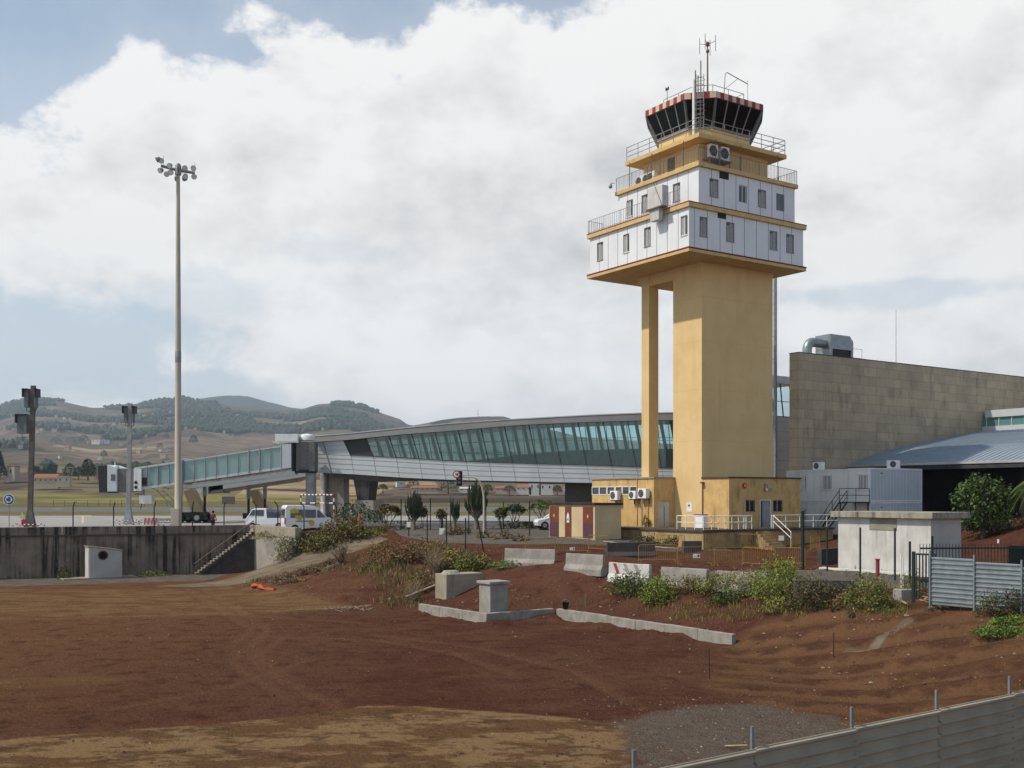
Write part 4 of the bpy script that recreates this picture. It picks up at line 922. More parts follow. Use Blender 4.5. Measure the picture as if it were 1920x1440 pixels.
# ------------------------------------------------------------------ glazed passenger gallery
G0 = Vector((-20.6, 112.0)); GA = math.atan2(-9.0, 47.3)
G_ = Frame(G0.x, G0.y, GA)
tab = np.array([(592, 886, 851, 829, 818), (655, 889, 853.4, 825, 813), (755, 896, 858, 815, 803), (849, 900, 864, 808, 794), (980, 903, 868.5, 797, 785.6), (1110, 905.5, 872, 791.5, 778.5), (1203, 907, 875, 789, 775), (1263, 908, 878, 788, 774), (1420, 910, 883, 787, 773)], float)
def gz(px, col, v=0): s_ = G_.u_at(px, v); return s_, (CY - np.interp(px, tab[:, 0], tab[:, col])) / F * G_.Y(s_, v)
ga = thing('passenger_gallery', 'long raised grey gallery with a slanting band of teal glass and dark roof', 'gallery', G_.w(0, 0, 0), GA)
DEP = 5.6
pxs = [658, 700, 743, 786, 830, 874, 917, 961, 1007, 1052, 1100, 1147, 1193, 1240, 1288, 1336, 1384]
def shp(px): return np.interp(px, [658, 1300], [13.5, 17])
mb = MB()
full = [592] + pxs
for a, b_ in zip(full[:-1], full[1:]):
    s0, zb0 = gz(a, 1); s1, zb1 = gz(b_, 1); t0 = gz(a, 2)[1]; t1 = gz(b_, 2)[1]
    lean = .55
    mb.add([(s0 + lean * (.6 if a > 600 else 0), 0, zb0), (s1 + lean * .6, 0, zb1), (s1, 0, t1), (s0, 0, t0)], [(0, 1, 2, 3)])
    for k in (.25, .52, .78):
        pa = Vector((s0 + lean * .6 * (1 - k), -.012, lerp(zb0, t0, k))); pb = Vector((s1 + lean * .6 * (1 - k), -.012, lerp(zb1, t1, k))); mb.tube([pa, pb], .016, 4, 1)
    mb.tube([(s1 + lean * .6, -.012, zb1), (s1, -.012, t1)], .018, 4, 1)
# solid end of the facade, left of the glass
s0, zt0 = gz(592, 2); s1, zt1 = gz(658, 2); h0 = gz(592, 3)[1]; h1 = gz(655, 3)[1]; sh = gz(644, 3)[0]
mb.add([(s0, 0, zt0), (s1, 0, zt1), (sh, 0, h1), (s0, 0, h0)], [(0, 1, 2, 3)])
for k in (.0, .33, .66): mb.tube([(s0, -.012, lerp(zt0, h0, k)), (lerp(s1, sh, k), -.012, lerp(zt1, h1, k))], .016, 4, 1)
mb.tube([(gz(622, 1)[0], -.02, gz(622, 1)[1]), (gz(606, 3)[0], -.02, gz(606, 3)[1])], .06, 4, 1)
mb.add([(s0, 0, gz(592, 1)[1]), (s0, DEP, gz(592, 1)[1]), (s0, DEP, h0), (s0, 0, h0)], [(0, 1, 2, 3)])
mb.build('cladding', ['cladding', 'seam'], ga)
# floor slab and dark underside
xs_ = [592, 655, 755, 849, 980, 1110, 1203, 1263, 1384]
mb = MB(); mb.loft([[(gz(x, 1)[0], .03, gz(x, 1)[1] + .05), (gz(x, 1)[0], DEP, gz(x, 1)[1] + .05), (gz(x, 1)[0], DEP, gz(x, 2)[1] - .15), (gz(x, 1)[0], .03, gz(x, 2)[1] - .15)] for x in xs_]); mb.build('floor', 'interior_floor', ga)
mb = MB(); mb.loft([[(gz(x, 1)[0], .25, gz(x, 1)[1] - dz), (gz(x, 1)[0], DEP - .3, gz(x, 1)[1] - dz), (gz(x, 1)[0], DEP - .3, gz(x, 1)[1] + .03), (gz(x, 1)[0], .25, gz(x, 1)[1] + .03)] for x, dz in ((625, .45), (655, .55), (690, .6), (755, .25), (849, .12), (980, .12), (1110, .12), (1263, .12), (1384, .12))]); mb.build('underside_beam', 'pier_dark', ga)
# roof with its fascia
mb = MB(); mb.loft([[(gz(x, 3)[0], -.45, gz(x, 3)[1]), (gz(x, 3)[0], DEP + .6, gz(x, 3)[1]), (gz(x, 3)[0], DEP + .6, gz(x, 4)[1] - .05), (gz(x, 3)[0], -.30, gz(x, 4)[1] - .05)] for x in [592, 622] + xs_[1:]], 0)
mb.loft([[(gz(x, 3)[0], -.36, gz(x, 4)[1] - .047), (gz(x, 3)[0], DEP + .6, gz(x, 4)[1] - .047), (gz(x, 3)[0], DEP + .6, gz(x, 4)[1] + .05), (gz(x, 3)[0], -.36, gz(x, 4)[1] + .05)] for x in [592, 622] + xs_[1:]], 1)
mb.build('roof', ['roof_metal', 'roof_edge'], ga)
for i, (a, b_) in enumerate(zip(pxs[:-1], pxs[1:])):
    s0, z0 = gz(a, 2); s1, z1 = gz(b_, 2); sa, za = gz(a - shp(a), 3); sb, zb_ = gz(b_ - shp(b_), 3)
    mb = MB(); mb.add([(s0, .02, z0), (s1, .02, z1), (sb, .02, zb_), (sa, .02, za)], [(0, 1, 2, 3)])
    mb.build('window', 'gallery_glass' if i else 'mullion_dark', ga)
mb = MB()
for a in pxs:
    s0, z0 = gz(a, 2); sa, za = gz(a - shp(a), 3); mb.tube([(s0, -.03, z0 - .05), (sa, -.03, za)], .065, 4)
for a, b_ in zip(pxs[:-1], pxs[1:]):
    s0, z0 = gz(a, 2); s1, z1 = gz(b_, 2); mb.tube([(s0, -.02, z0), (s1, -.02, z1)], .06, 4)
    sa, za = gz(a - shp(a) * .6, 2); sb = gz(b_ - shp(b_) * .6, 2)[0]; zq = lerp(gz(a, 2)[1], gz(a, 3)[1], .58); zq2 = lerp(gz(b_, 2)[1], gz(b_, 3)[1], .58); mb.tube([(sa, .06, zq), (sb, .06, zq2)], .025, 4)
mb.build('mullions', 'mullion_dark', ga)
# inner columns and the glazing of the far side
mb = MB()
for i, a in enumerate(pxs[:-1]):
    for k in (.30, .72) if i else (.8,):
        px = lerp(a, pxs[i + 1], k); s0, z0 = gz(px, 2); sa, za = gz(px - shp(px), 3)
        mb.hexa([(s0 - .17, 1.0, z0 - .1), (s0 + .17, 1.0, z0 - .1), (s0 + .17, 1.15, z0 - .1), (s0 - .17, 1.15, z0 - .1), (sa - .17, 1.0, za), (sa + .17, 1.0, za), (sa + .17, 1.15, za), (sa - .17, 1.15, za)])
mb.build('inner_columns', 'mullion_dark', ga)
mb = MB()
for i, a in enumerate(np.linspace(600, 1400, 40)):
    s0, z0 = gz(a, 2); sa, za = gz(a - 8, 3); mb.tube([(s0, DEP, z0 - .1), (sa, DEP, za)], .05, 4)
for k in (.35, .7):
    mb.tube([(gz(x, 2)[0], DEP, lerp(gz(x, 2)[1], gz(x, 3)[1], k)) for x in xs_], .035, 4)
mb.tube([(gz(x, 2)[0], DEP - .3, gz(x, 2)[1] + 1.0) for x in xs_[3:]], .05, 4)
mb.build('back_mullions', 'mullion_dark', ga)
mb = MB()
for a, b_ in zip(xs_[:-1], xs_[1:]):
    s0, z0 = gz(a, 2); s1, z1 = gz(b_, 2); mb.add([(s0, DEP + .05, z0 - .1), (s1, DEP + .05, z1 - .1), (s1, DEP + .05, gz(b_, 3)[1]), (s0, DEP + .05, gz(a, 3)[1])], [(0, 1, 2, 3)])
mb.build('back_window', 'gallery_glass', ga)
# low inner wall of the descending corridor, seen as a darker band in the right half of the glass
mb = MB(); mb.loft([[(gz(x, 2)[0], 2.6, gz(x, 2)[1] - .1), (gz(x, 2)[0], 2.75, gz(x, 2)[1] - .1), (gz(x, 2)[0], 2.75, gz(x, 2)[1] + h), (gz(x, 2)[0], 2.6, gz(x, 2)[1] + h)] for x, h in ((860, .05), (960, .9), (1060, 1.5), (1200, 1.9), (1384, 2.1))]); mb.build('inner_parapet', 'interior_floor', ga)
AZ = -2.65
def gcol(name, px, w_px, mat, py_top, round_=True, v=1.2, group=None):
    s_ = G_.u_at(px, v); zt = (CY - py_top) / F * G_.Y(s_, v); r_ = w_px / F * G_.Y(s_, v) / 2
    mb = MB()
    if round_: mb.lathe(s_, v, [(r_ * 1.25, AZ - .3), (r_ * 1.25, AZ + .5), (r_, AZ + .55), (r_, zt)], 18)
    else: mb.box(s_ - r_, s_ + r_, v - .8, v + .8, AZ - .3, zt)
    return mb.build(name, mat, ga)
gcol('column', 608, 15, 'steel_grey', 884, v=2.5)
gcol('pier', 633, 36, 'pier_concrete', 886, False, v=3.5)
s_ = G_.u_at(684, 1.5); Yk = G_.Y(s_, 1.5); k = Yk / F
mb = MB(); zt = (CY - 898) * k; zm = (CY - 938) * k
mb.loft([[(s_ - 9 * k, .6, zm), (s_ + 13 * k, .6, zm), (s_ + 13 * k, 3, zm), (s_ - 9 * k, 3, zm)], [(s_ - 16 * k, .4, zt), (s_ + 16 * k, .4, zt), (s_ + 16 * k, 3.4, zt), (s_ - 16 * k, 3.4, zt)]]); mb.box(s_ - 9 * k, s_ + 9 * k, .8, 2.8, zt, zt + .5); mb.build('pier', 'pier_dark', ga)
mb = MB(); mb.box(s_ - 9 * k, s_ + 27 * k, -.3, 3.2, AZ - .4, zm); mb.build('pier_base', 'pier_concrete', ga)
s_ = G_.u_at(1078, 3); mb = MB(); mb.box(s_ - .9, s_ + 2.2, 2, 3.5, AZ - .3, 1.9); mb.build('pier', 'pier_dark', ga)

# terminal end, stone wall, curved roof hall
te = thing('terminal_building', 'pale grey clad end of the terminal with a teal glass upper band behind the tower', 'building', (20.5, 99, -3), TH)
mb = MB(); mb.box(0, 9, 0, 3.5, -.5, 10.7)
for k in range(1, 12): mb.boxf(fr(0), 0, 9, k * .93 - .01, k * .93 + .01, -.005, .008, 1)
for k in range(1, 5): mb.boxf(fr(0), k * 2 - .01, k * 2 + .01, 0, 10.7, -.005, .007, 1)
mb.build('wall', ['cladding', 'seam'], te)
mb = MB(); mb.box(.1, 9, .1, 3.4, 10.7, 10.8)
mb.build('floor', 'interior_floor', te)
mb = MB(); mb.box(-.2, 9, -.3, 3.7, 13.9, 14.6); mb.build('roof', 'roof_edge', te)
mb = MB(); mb.add([(0, .05, 10.8), (9, .05, 10.8), (9, .05, 13.9), (0, .05, 13.9)], [(0, 1, 2, 3)]); mb.build('window', 'gallery_glass', te)
mb = MB()
for k in range(8): mb.tube([(k * 1.3 + .3, 0, 10.7), (k * 1.3 - .15, 0, 13.9)], .06, 4)
mb.tube([(0, 0, 12.2), (9.3, 0, 12.2)], .04, 4); mb.build('window_frame', 'mullion_dark', te)
mb = MB(); mb.add([(0, 3.4, 10.8), (9, 3.4, 10.8), (9, 3.4, 13.9), (0, 3.4, 13.9)], [(0, 1, 2, 3)]); mb.build('back_window', 'gallery_glass', te)
S_ = Frame(24.2, 90, TH)
sw = thing('stone_wall', 'long high wall of brown stone blocks at the right behind the containers', 'wall', S_.w(0, 0, -3.2), TH)
mb = MB(); mb.box(0, 46, 0, 1.03, -1, 15.4); mb.build('wall', 'stone_blocks', sw, bevel=.01)
mb = MB(); mb.box(-.04, 46, -.04, 1.07, 15.4, 15.46); mb.build('coping', 'roof_felt', sw)
ha = thing('hall_building', 'low hall with curved blue grey metal roof over a dark opening at the right', 'building', S_.w(6.3, 0, -3.1), TH)
HB = 3.1; prof = [(0, 2.8), (3, 3.66), (6.4, 4.42), (12.1, 5.33), (16, 5.95), (20, 6.42)]
mb = MB()
v0, v1 = -.03, -26
mb.loft([[(u, v0, z + HB) for u, z in prof] + [(u, v0, z + HB - .12) for u, z in reversed(prof)], [(u, v1, z + HB) for u, z in prof] + [(u, v1, z + HB - .12) for u, z in reversed(prof)]])
for k in range(int(26 / .5)):
    v_ = v0 - .25 - k * .5
    mb.loft([[(u, v_ - .025, z + HB + .003), (u, v_ + .025, z + HB + .003), (u, v_ + .02, z + HB + .045), (u, v_ - .02, z + HB + .045)] for u, z in prof])
mb.build('roof', 'tin_roof', ha)
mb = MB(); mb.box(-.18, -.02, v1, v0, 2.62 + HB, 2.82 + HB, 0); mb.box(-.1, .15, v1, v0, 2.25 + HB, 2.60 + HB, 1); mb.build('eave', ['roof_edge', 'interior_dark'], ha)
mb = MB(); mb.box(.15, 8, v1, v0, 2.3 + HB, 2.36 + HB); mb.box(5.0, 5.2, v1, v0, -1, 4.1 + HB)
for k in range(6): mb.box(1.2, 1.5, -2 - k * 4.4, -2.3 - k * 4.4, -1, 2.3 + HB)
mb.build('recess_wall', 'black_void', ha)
mb = MB(); mb.box(20, 20.2, v1, v0, 6.2 + HB, 6.9 + HB, 0); mb.box(19.9, 26, v1, v0 - .4, 7.75 + HB, 8.45 + HB, 0); mb.box(20.1, 20.2, v1, v0, 6.9 + HB, 7.75 + HB, 1)
for k in range(20): mb.box(20.03, 20.1, v0 - .5 - k * 1.3, v0 - .42 - k * 1.3, 6.9 + HB, 7.75 + HB, 0)
mb.build('clerestory', ['cladding', 'clerestory_glass'], ha)
# rooftop plant behind the stone wall
ru = S_.u_at(1565, 2.5); du = thing('rooftop_ventilation_unit', 'shiny ventilation unit with a fat bent duct on top of the stone wall', 'ventilation unit', S_.w(0, 0, 12.0), TH)
def su(px): return S_.u_at(px, 2.5)
def sz(py, px): return (CY - py) / F * S_.Y(su(px), 2.5) - 12.0
a0, a1 = su(1547), su(1590)
mb = MB(); zt = sz(629, 1560); zm = sz(656, 1560)
mb.loft([[(a0, 1.9, zm), (a1, 1.9, zm), (a1, 3.6, zm), (a0, 3.6, zm)], [(a0, 1.9, zt - .5), (a1, 1.9, zt - .5), (a1, 3.6, zt - .5), (a0, 3.6, zt - .5)], [(a0, 1.9, zt), (a1 - .5, 1.9, zt), (a1 - .5, 3.6, zt), (a0, 3.6, zt)]])
mb.box(a0 + .02, a0 + .3, 1.9, 3.6, -.5, zm); mb.box(a1 - .3, a1 - .02, 1.9, 3.6, -.5, zm); mb.build('housing', 'galvanised', du)
mb = MB(); mb.box(a0 + .3, a1 - .3, 2.0, 3.5, -.5, zm - .02)
for k in range(6): mb.box(a0 + .3, a1 - .3, 1.95, 2.0, -.3 + k * .18, -.2 + k * .18)
mb.build('louvre', 'dark_metal', du)
mb = MB(); b0 = su(1515); zc = sz(642, 1530)
pts_ = [(b0, 2.6, -.6), (b0, 2.6, zc - .75)] + [(b0 + .75 - .75 * math.cos(t), 2.6, zc - .75 + .75 * math.sin(t)) for t in np.linspace(.3, math.pi / 2, 5)] + [(a0, 2.6, zc)]
mb.tube(pts_, .42, 14); mb.build('duct', 'galvanised', du)
mb = MB(); mb.railing([(a1 + .1, 2.2, -.3), (su(1611), 2.2, -.3)], sz(655, 1600) + .3, 0, .02, (1, .55), 1.2); mb.build('guard_rail', 'steel_grey', du)
u_ = S_.u_at(1680, 2); mb = MB(); zt = (CY - 580) / F * S_.Y(u_, 2); mb.tube([(u_, 2, 11), (u_, 2, zt)], [.035, .02], 5)
tag(mb.build('lightning_rod', 'steel_grey', None, loc=S_.w(0, 0), rot=(0, 0, TH)), 'thin upright rod rising behind the top of the stone wall', 'mast')
Yp = 93.0; mb = MB(); x_ = R(1453.5) * Yp; zt = 22; mb.tube([(x_, Yp, -3.2), (x_, Yp, zt)], .16, 10); 
for k in range(7): mb.tube([(x_ - .2, Yp, 8 + k * 2.0), (x_ + .05, Yp, 8 + k * 2.0)], .03, 4)
tag(mb.build('lamp_mast', 'galvanised', None), 'shiny metal mast half hidden behind the right edge of the tower', 'mast')
# containers
C_ = Frame(27.2, 81, TH)
def container(u0, u1, v0, v1, z0, z1, label, wins, front_blue=True):
    t = thing('site_container', label, 'container', C_.w(u0, v0, z0), TH)
    U, V, H = u1 - u0, v1 - v0, z1 - z0; mb = MB(); L_ = fl(0)
    holes = [(a - v0, b_ - v0, .95, 2.05) for a, b_ in wins]
    mb.wall(L_, 0, V, 0, H, holes, .08, 0); mb.add([(0, 0, 0), (U, 0, 0), (U, 0, H), (0, 0, H)], [(0, 1, 2, 3)], 1)
    mb.add([(U, 0, 0), (U, V, 0), (U, V, H), (U, 0, H)], [(0, 1, 2, 3)]); mb.add([(U, V, 0), (0, V, 0), (0, V, H), (U, V, H)], [(0, 1, 2, 3)]); mb.add([(0, 0, H), (U, 0, H), (U, V, H), (0, V, H)], [(0, 1, 2, 3)])
    body = mb.build('body', ['container_white', 'container_blue'], t)
    mb = MB()
    for a, b_ in ((0, 0), (U, 0), (0, V), (U, V)): mb.box(a - .04, a + .04, b_ - .04, b_ + .04, 0, H)
    for z in (0, H - .12): mb.box(-.03, U + .03, -.03, .03, z, z + .12); mb.box(-.03, .03, .04, V - .04, z, z + .12)
    for b_ in np.arange(.4, U, .4): mb.box(b_, b_ + .02, -.012, .0, .14, H - .14)
    mb.build('frame', 'container_white', t)
    for h in holes:
        make_window(body, L_, *h, .08, 2); mb = MB()
        for k in range(6): a = lerp(h[0] + .1, h[1] - .1, k / 5); mb.boxf(L_, a - .03, a + .03, h[2], h[3], .0, .03)
        mb.boxf(L_, h[0] - .06, h[1] + .06, h[3], h[3] + .08, -.01, .04); mb.boxf(L_, h[0] - .06, h[1] + .06, h[2] - .08, h[2], -.01, .04); mb.build('window_bars', 'frame_white', body)
    mb = MB(); mb.box(1.2, 1.5, -.03, -.002, H - .42, H - .36); mb.build('plate', 'rust_stain', t)
    return t
def cvx(z): return C_.v_at(1460 + z * .23958, 0)
wn = lambda x0, x1: (cvx(x1), cvx(x0))
container(0, 6.3, 0, 2.03, -.36, 2.23, 'upper white container with a blue grey long side and one barred window', [wn(622, 697)])
container(0, 6.3, 0, 2.03, -2.98, -.38, 'lower container under the blue grey sided one', [])
container(0, 2.4, 2.1, 8.2, -.36, 2.18, 'upper dull white container with two barred windows behind the metal stairs', [wn(343, 414), wn(170, 214)])
container(0, 2.4, 2.1, 8.2, -2.98, -.38, 'lower dull white container behind the metal stairs', [wn(170, 212)])
for px, lab, u_ in ((1460 + 325 * .23958, 'white air conditioner on the roof of the container with two windows', 1.0), (1460 + 890 * .23958, 'white air conditioner on the roof of the blue grey sided container', 2.6)):
    v_ = C_.v_at(px, u_) if u_ < 2 else .6
    if u_ >= 2: u_ = C_.u_at(px, .6)
    make_ac(lab, C_.w(u_, v_, 2.2 if u_ < 2 else 2.25), TH - (math.pi / 2 if u_ < 2 else 0.5), .95, .62, .35, bracket=False)
st = thing('metal_stairs', 'dark metal outdoor stairs with railings leading to the upper container', 'stairs', C_.w(-1.2, 0, -3.0), TH)
vt, vb_ = C_.v_at(1581, -1.2), C_.v_at(1541, -1.2)
mb = MB()
for o_ in (-.45, .45):
    mb.tube([(o_, vb_, .2), (o_, vt, 2.6)], .06, 4); mb.tube([(o_, vb_, 1.1), (o_, vt, 3.5)], .03, 5); mb.tube([(o_, vb_, .65), (o_, vt, 3.05)], .02, 5)
    for k in np.linspace(0, 1, 4): v_ = lerp(vb_, vt, k); z = lerp(.2, 2.6, k); mb.tube([(o_, v_, z), (o_, v_, z + .9)], .025, 4)
mb.build('stringers', 'dark_green_metal', st)
mb = MB()
for k in range(12): v_ = lerp(vb_, vt, k / 12); z = lerp(.2, 2.6, k / 12); mb.box(-.43, .43, v_ - .12, v_ + .12, z + .1, z + .14)
mb.build('treads', 'steel_grey', st)
mb = MB(); mb.box(-.5, 1.15, vt - 1.6, vt, 2.56, 2.64)
for u_, v_ in ((-.45, vt - 1.5), (-.45, vt - .1), (1.0, vt - 1.5)): mb.tube([(u_, v_, 0), (u_, v_, 2.6)], .05, 4)
mb.railing([(1.1, vt - 1.55, 2.64), (-.47, vt - 1.55, 2.64), (-.47, vt, 2.64)], 1.0, 0, .025, (1, .5), 1.5); mb.build('landing', 'dark_green_metal', st)
# white hut
H_ = Frame(21.6, 55, TH); hz = g(21.6, 54.6)
hu = thing('white_hut', 'small white rendered hut with a mossy flat concrete roof in front of the containers', 'hut', H_.w(0, 0, hz), TH)
Hh = -1.12 - hz
mb = MB(); mb.box(0, 2.6, 0, 5.9, -.8, Hh, 0); mb.add([(0, -.003, -.8), (2.6, -.003, -.8), (2.6, -.003, Hh), (0, -.003, Hh)], [(0, 1, 2, 3)], 1); wl = mb.build('wall', ['white_paint_worn', 'hut_grey'], hu, bevel=.0)  # end face in a greyer colour that imitates its shaded side
mb = MB(); mb.box(-.3, 2.95, -.3, 6.2, Hh, Hh + .33); mb.build('roof', 'hut_roof', hu, bevel=.02)
mb = MB(); a0, a1 = H_.v_at(1681.6, 0), H_.v_at(1630.6, 0); mb.boxf(fl(0), a0, a1, Hh - .65, Hh - .004, .003, .03); mb.build('blocked_window', 'hut_patch', wl)
kb = MB(); kb.loft([[(-.35 - .15, v_, -.9), (.0, v_, -.9), (.0, v_, .12 + .03 * math.sin(v_ * 5)), (-.35 - .05 * math.sin(v_ * 3), v_, .10 + .03 * math.sin(v_ * 5))] for v_ in np.linspace(-1.2, 6.8, 14)])
tag(kb.build('kerb', 'white_paint_worn', None, loc=H_.w(-.15, 0, hz), rot=(0, 0, TH)), 'crumbling pale kerb at the foot of the white hut', 'kerb')
mb = MB(); fw = Frame(*W(1505, 1052, -4.0), TH); mb.box(0, .3, -.2, 5.0, -1.2, .55)
o = tag(mb.build('low_wall', 'concrete_dark', None, loc=(18.1, 63, g(18, 64) + .35), rot=(0, 0, -.75)), 'short dark concrete wall left of the white hut', 'wall')
# ------------------------------------------------------------------ helpers for placing on the ground
def hit(px, py, y0=18, y1=160):
    Ys = np.arange(y0, y1, .1); Z = height(R(px) * Ys, Ys); zr = (CY - py) / F * Ys
    i = np.argmax(zr <= Z); Y = Ys[i] if (zr <= Z).any() else y1
    return (R(px) * Y, Y, g(R(px) * Y, Y))
def at(px, Y, dz=0): x = R(px) * Y; return (x, Y, g(x, Y) + dz)
# ------------------------------------------------------------------ retaining wall and what stands by it
RA = math.atan2(.4255, 1); RW = Frame(-60, wall_y(-60), RA)
rw = thing('retaining_wall', 'long dark stained concrete retaining wall below the apron at the left', 'wall', RW.w(0, 0, -6.9), RA)
Lw = RW.u_at(476, 0); ZT = -2.48
mb = MB(); mb.box(0, Lw, 0, .5, -.6, ZT + 6.9 - .68); mb.build('wall_face', 'wall_stained', rw)
mb = MB(); u_ = 0
while u_ < Lw - .1: mb.box(u_, min(u_ + 3.47, Lw), -.1, .6, ZT + 6.9 - .68, ZT + 6.9); u_ += 3.5
mb.build('parapet', 'wall_stained', rw, bevel=.015)
mb = MB(); mb.box(0, Lw, -.14, -.005, ZT + 6.9 - .80, ZT + 6.9 - .69); mb.build('drip_ledge', 'concrete_dark', rw)
# clean side wall running towards the viewer
sx0, sy0 = -22.7, 94.0; SWF = Frame(sx0, sy0, TH)
sd = thing('side_wall', 'short pale concrete wall beside the top of the stairs', 'wall', (sx0, sy0, -6.9), TH)
mb = MB(); mb.box(0, .4, -9.3, 1.6, -.5, ZT + 6.9 - .85, 0); mb.build('wall_face', 'pier_concrete', sd)
mb = MB(); mb.box(-.06, .5, -9.4, 1.6, ZT + 6.9 - .85, ZT + 6.9, 0); mb.build('parapet', 'concrete_warm', sd, bevel=.02)
# stairs along the wall
us0, us1 = RW.u_at(366, -1), RW.u_at(475, -1)
zs0 = g(*RW.w(us0, -1)[:2]); zs1 = ZT - .55
sr = thing('concrete_stairs', 'steep concrete stairs with metal handrails climbing the retaining wall', 'stairs', RW.w(us0, -1.25, zs0), RA)
Ls = us1 - us0; n = 19; mb = MB(); dz = (zs1 - zs0)
for k in range(n):
    a, b_ = Ls * k / n, Ls * (k + 1) / n; z = dz * (k + 1) / n
    mb.box(a, b_ + .05, 0, 1.15, z - .07, z)
    mb.box(a + .02, a + .08, .03, 1.12, z - dz / n + .001, z - .072)
mb.build('treads', 'concrete_warm', sr)
mb = MB()
for v_ in (.05, .95): mb.hexa([(0, v_, -.3), (Ls, v_, dz - .45), (Ls, v_ + .15, dz - .45), (0, v_ + .15, -.3), (0, v_, -.02), (Ls, v_, dz - .08), (Ls, v_ + .15, dz - .08), (0, v_ + .15, -.02)])
mb.build('stringers', 'concrete_dark', sr)
mb = MB()
for h in (.95, .5): mb.tube([(-.1, .02, h), (Ls, .02, dz + h)], .05 if h > .6 else .03, 6)
for k in range(6): u_ = Ls * k / 5; mb.tube([(u_, .02, dz * k / 5 - .05), (u_, .02, dz * k / 5 + .95)], .025, 5)
mb.build('handrail', 'rusty_metal', sr)
mb = MB(); mb.hexa([(.6, .25, -.6), (Ls + .25, .25, -.6), (Ls + .25, 1.2, -.6), (.6, 1.2, -.6), (.6, .25, .15), (Ls + .25, .25, dz - .3), (Ls + .25, 1.2, dz - .3), (.6, 1.2, .15)]); mb.build('under_stair_shade', 'concrete_dark', sr)  # dark infill added to stand in for the shadow beneath the stairs
# small hut against the wall
sh_ = hit(167, 1086); hb_ = Frame(sh_[0], sh_[1], TH); hz = sh_[2]
ph = thing('pump_hut', 'small pale concrete hut with a round black hole, standing against the retaining wall', 'hut', (sh_[0], sh_[1], hz), TH)
wpx = hb_.u_at(229, 0); mb = MB()
mb.loft([[(0, 0, -.4), (wpx, 0, -.4), (wpx, 1.5, -.4), (0, 1.5, -.4)], [(0, 0, 2.62), (wpx, 0, 2.25), (wpx, 1.5, 2.25), (0, 1.5, 2.62)]]); wl = mb.build('wall', ['hut_grey'], ph)
mb = MB(); mb.loft([[(-.08, -.08, 2.625), (wpx + .08, -.08, 2.25), (wpx + .08, 1.6, 2.25), (-.08, 1.6, 2.625)], [(-.08, -.08, 2.70), (wpx + .08, -.08, 2.32), (wpx + .08, 1.6, 2.32), (-.08, 1.6, 2.70)]]); mb.build('roof', 'concrete', ph)
mb = MB(); ux = hb_.u_at(193, 0); zc = (CY - 1042) / F * sh_[1] - hz
mb.tube([(ux, -.0, zc), (ux, -.03, zc)], .40, 20, 1, False); mb.tube([(ux, -.03, zc), (ux, -.045, zc)], .29, 20, 0, False)
mb.build('round_hole', ['hole_black', 'rust_stain'], wl)
mb = MB(); mb.box(-.03, -.003, .25, 1.25, .05, 2.2); mb.build('door', 'white_paint_worn', ph)
mb = MB(); mb.box(-2.0, wpx + 1.2, -.25, 1.5, -.4, .10); mb.build('plinth', 'concrete_warm', ph)
# ------------------------------------------------------------------ concrete blocks and low walls on the red ground
def wall_run(label, p0, p1, ztop, h, th, mat, seed):
    d_ = Vector((p1[0] - p0[0], p1[1] - p0[1])); L = d_.length; a = math.atan2(d_.y, d_.x)
    mb = MB(); n = max(2, int(L / 1.9)); rr = random.Random(seed)
    cuts = [0] + [L * (i + .0) / n for i in range(1, n)] + [L]
    for c0, c1 in zip(cuts[:-1], cuts[1:]):
        o = rr.uniform(-.012, .012); k_ = 6; t0 = rr.uniform(-.03, 0)
        mb.loft([[(x, o + rr.uniform(-.012, .012), -h), (x, th + o, -h), (x, th + o + rr.uniform(-.01, .01), t0 + rr.uniform(-.018, .0)), (x, o + rr.uniform(-.012, .012), t0 + rr.uniform(-.03, .0))] for x in np.linspace(c0 + .008, c1 - .008, k_)])
    return tag(mb.build('low_wall', mat, None, loc=(p0[0], p0[1], ztop), rot=(0, 0, a), bevel=.015), label, 'wall')
wall_run('low cracked concrete wall left of the capped pillar corner', (-5.34, 61), (-1.34, 55.8), -6.08, 1.3, .25, 'concrete', 1)
wall_run('low concrete wall right of the capped pillar, the shortest of the row', (-1.30, 55.85), (2.32, 58.25), -6.08, 1.3, .25, 'concrete', 2)
wall_run('long low concrete wall sloping down across the red earth to the right', (2.43, 58.2), (9.75, 47.3), -6.06, 1.6, .25, 'concrete', 3)
PF = Frame(-1.15, 56.5, TH); pz = -6.25
pi_ = thing('concrete_pillar', 'square concrete pillar with a flat cap at the corner of the low walls', 'pillar', PF.w(0, 0, pz), TH)
mb = MB(); mb.box(0, 1.12, 0, 1.12, -.5, 1.62); mb.build('shaft', 'concrete', pi_, bevel=.02)
mb = MB(); mb.box(-.1, 1.22, -.1, 1.22, 1.62, 1.76); mb.build('cap', 'pier_concrete', pi_, bevel=.015)
bx_ = Frame(R(837) * 63.3, 63.3, TH)
bk = thing('concrete_block', 'half buried concrete block with a pale lid beside the bushes', 'block', bx_.w(0, 0, -6.1), TH)
mb = MB(); mb.box(0, 2.6, 0, 1.35, -.6, 1.5); mb.build('block', 'concrete_warm', bk, bevel=.02)
mb = MB(); mb.loft([[(.7 + .62 * math.cos(t), .68 + .5 * math.sin(t), 1.5) for t in np.linspace(0, 2 * math.pi, 13)[:-1]], [(.7 + .45 * math.cos(t), .68 + .36 * math.sin(t), 1.68) for t in np.linspace(0, 2 * math.pi, 13)[:-1]]]); mb.build('lid', 'pier_concrete', bk)
p = hit(1071, 1150); mb = MB(); mb.lathe(0, 0, [(.14, 0), (.19, .38), (.20, .38), (.165, .36), (.12, .03)], 14); bkp = (2.9, 57.75, -6.06)
bu = thing('bucket', 'black plastic bucket standing at the start of the long low wall', 'bucket', bkp)
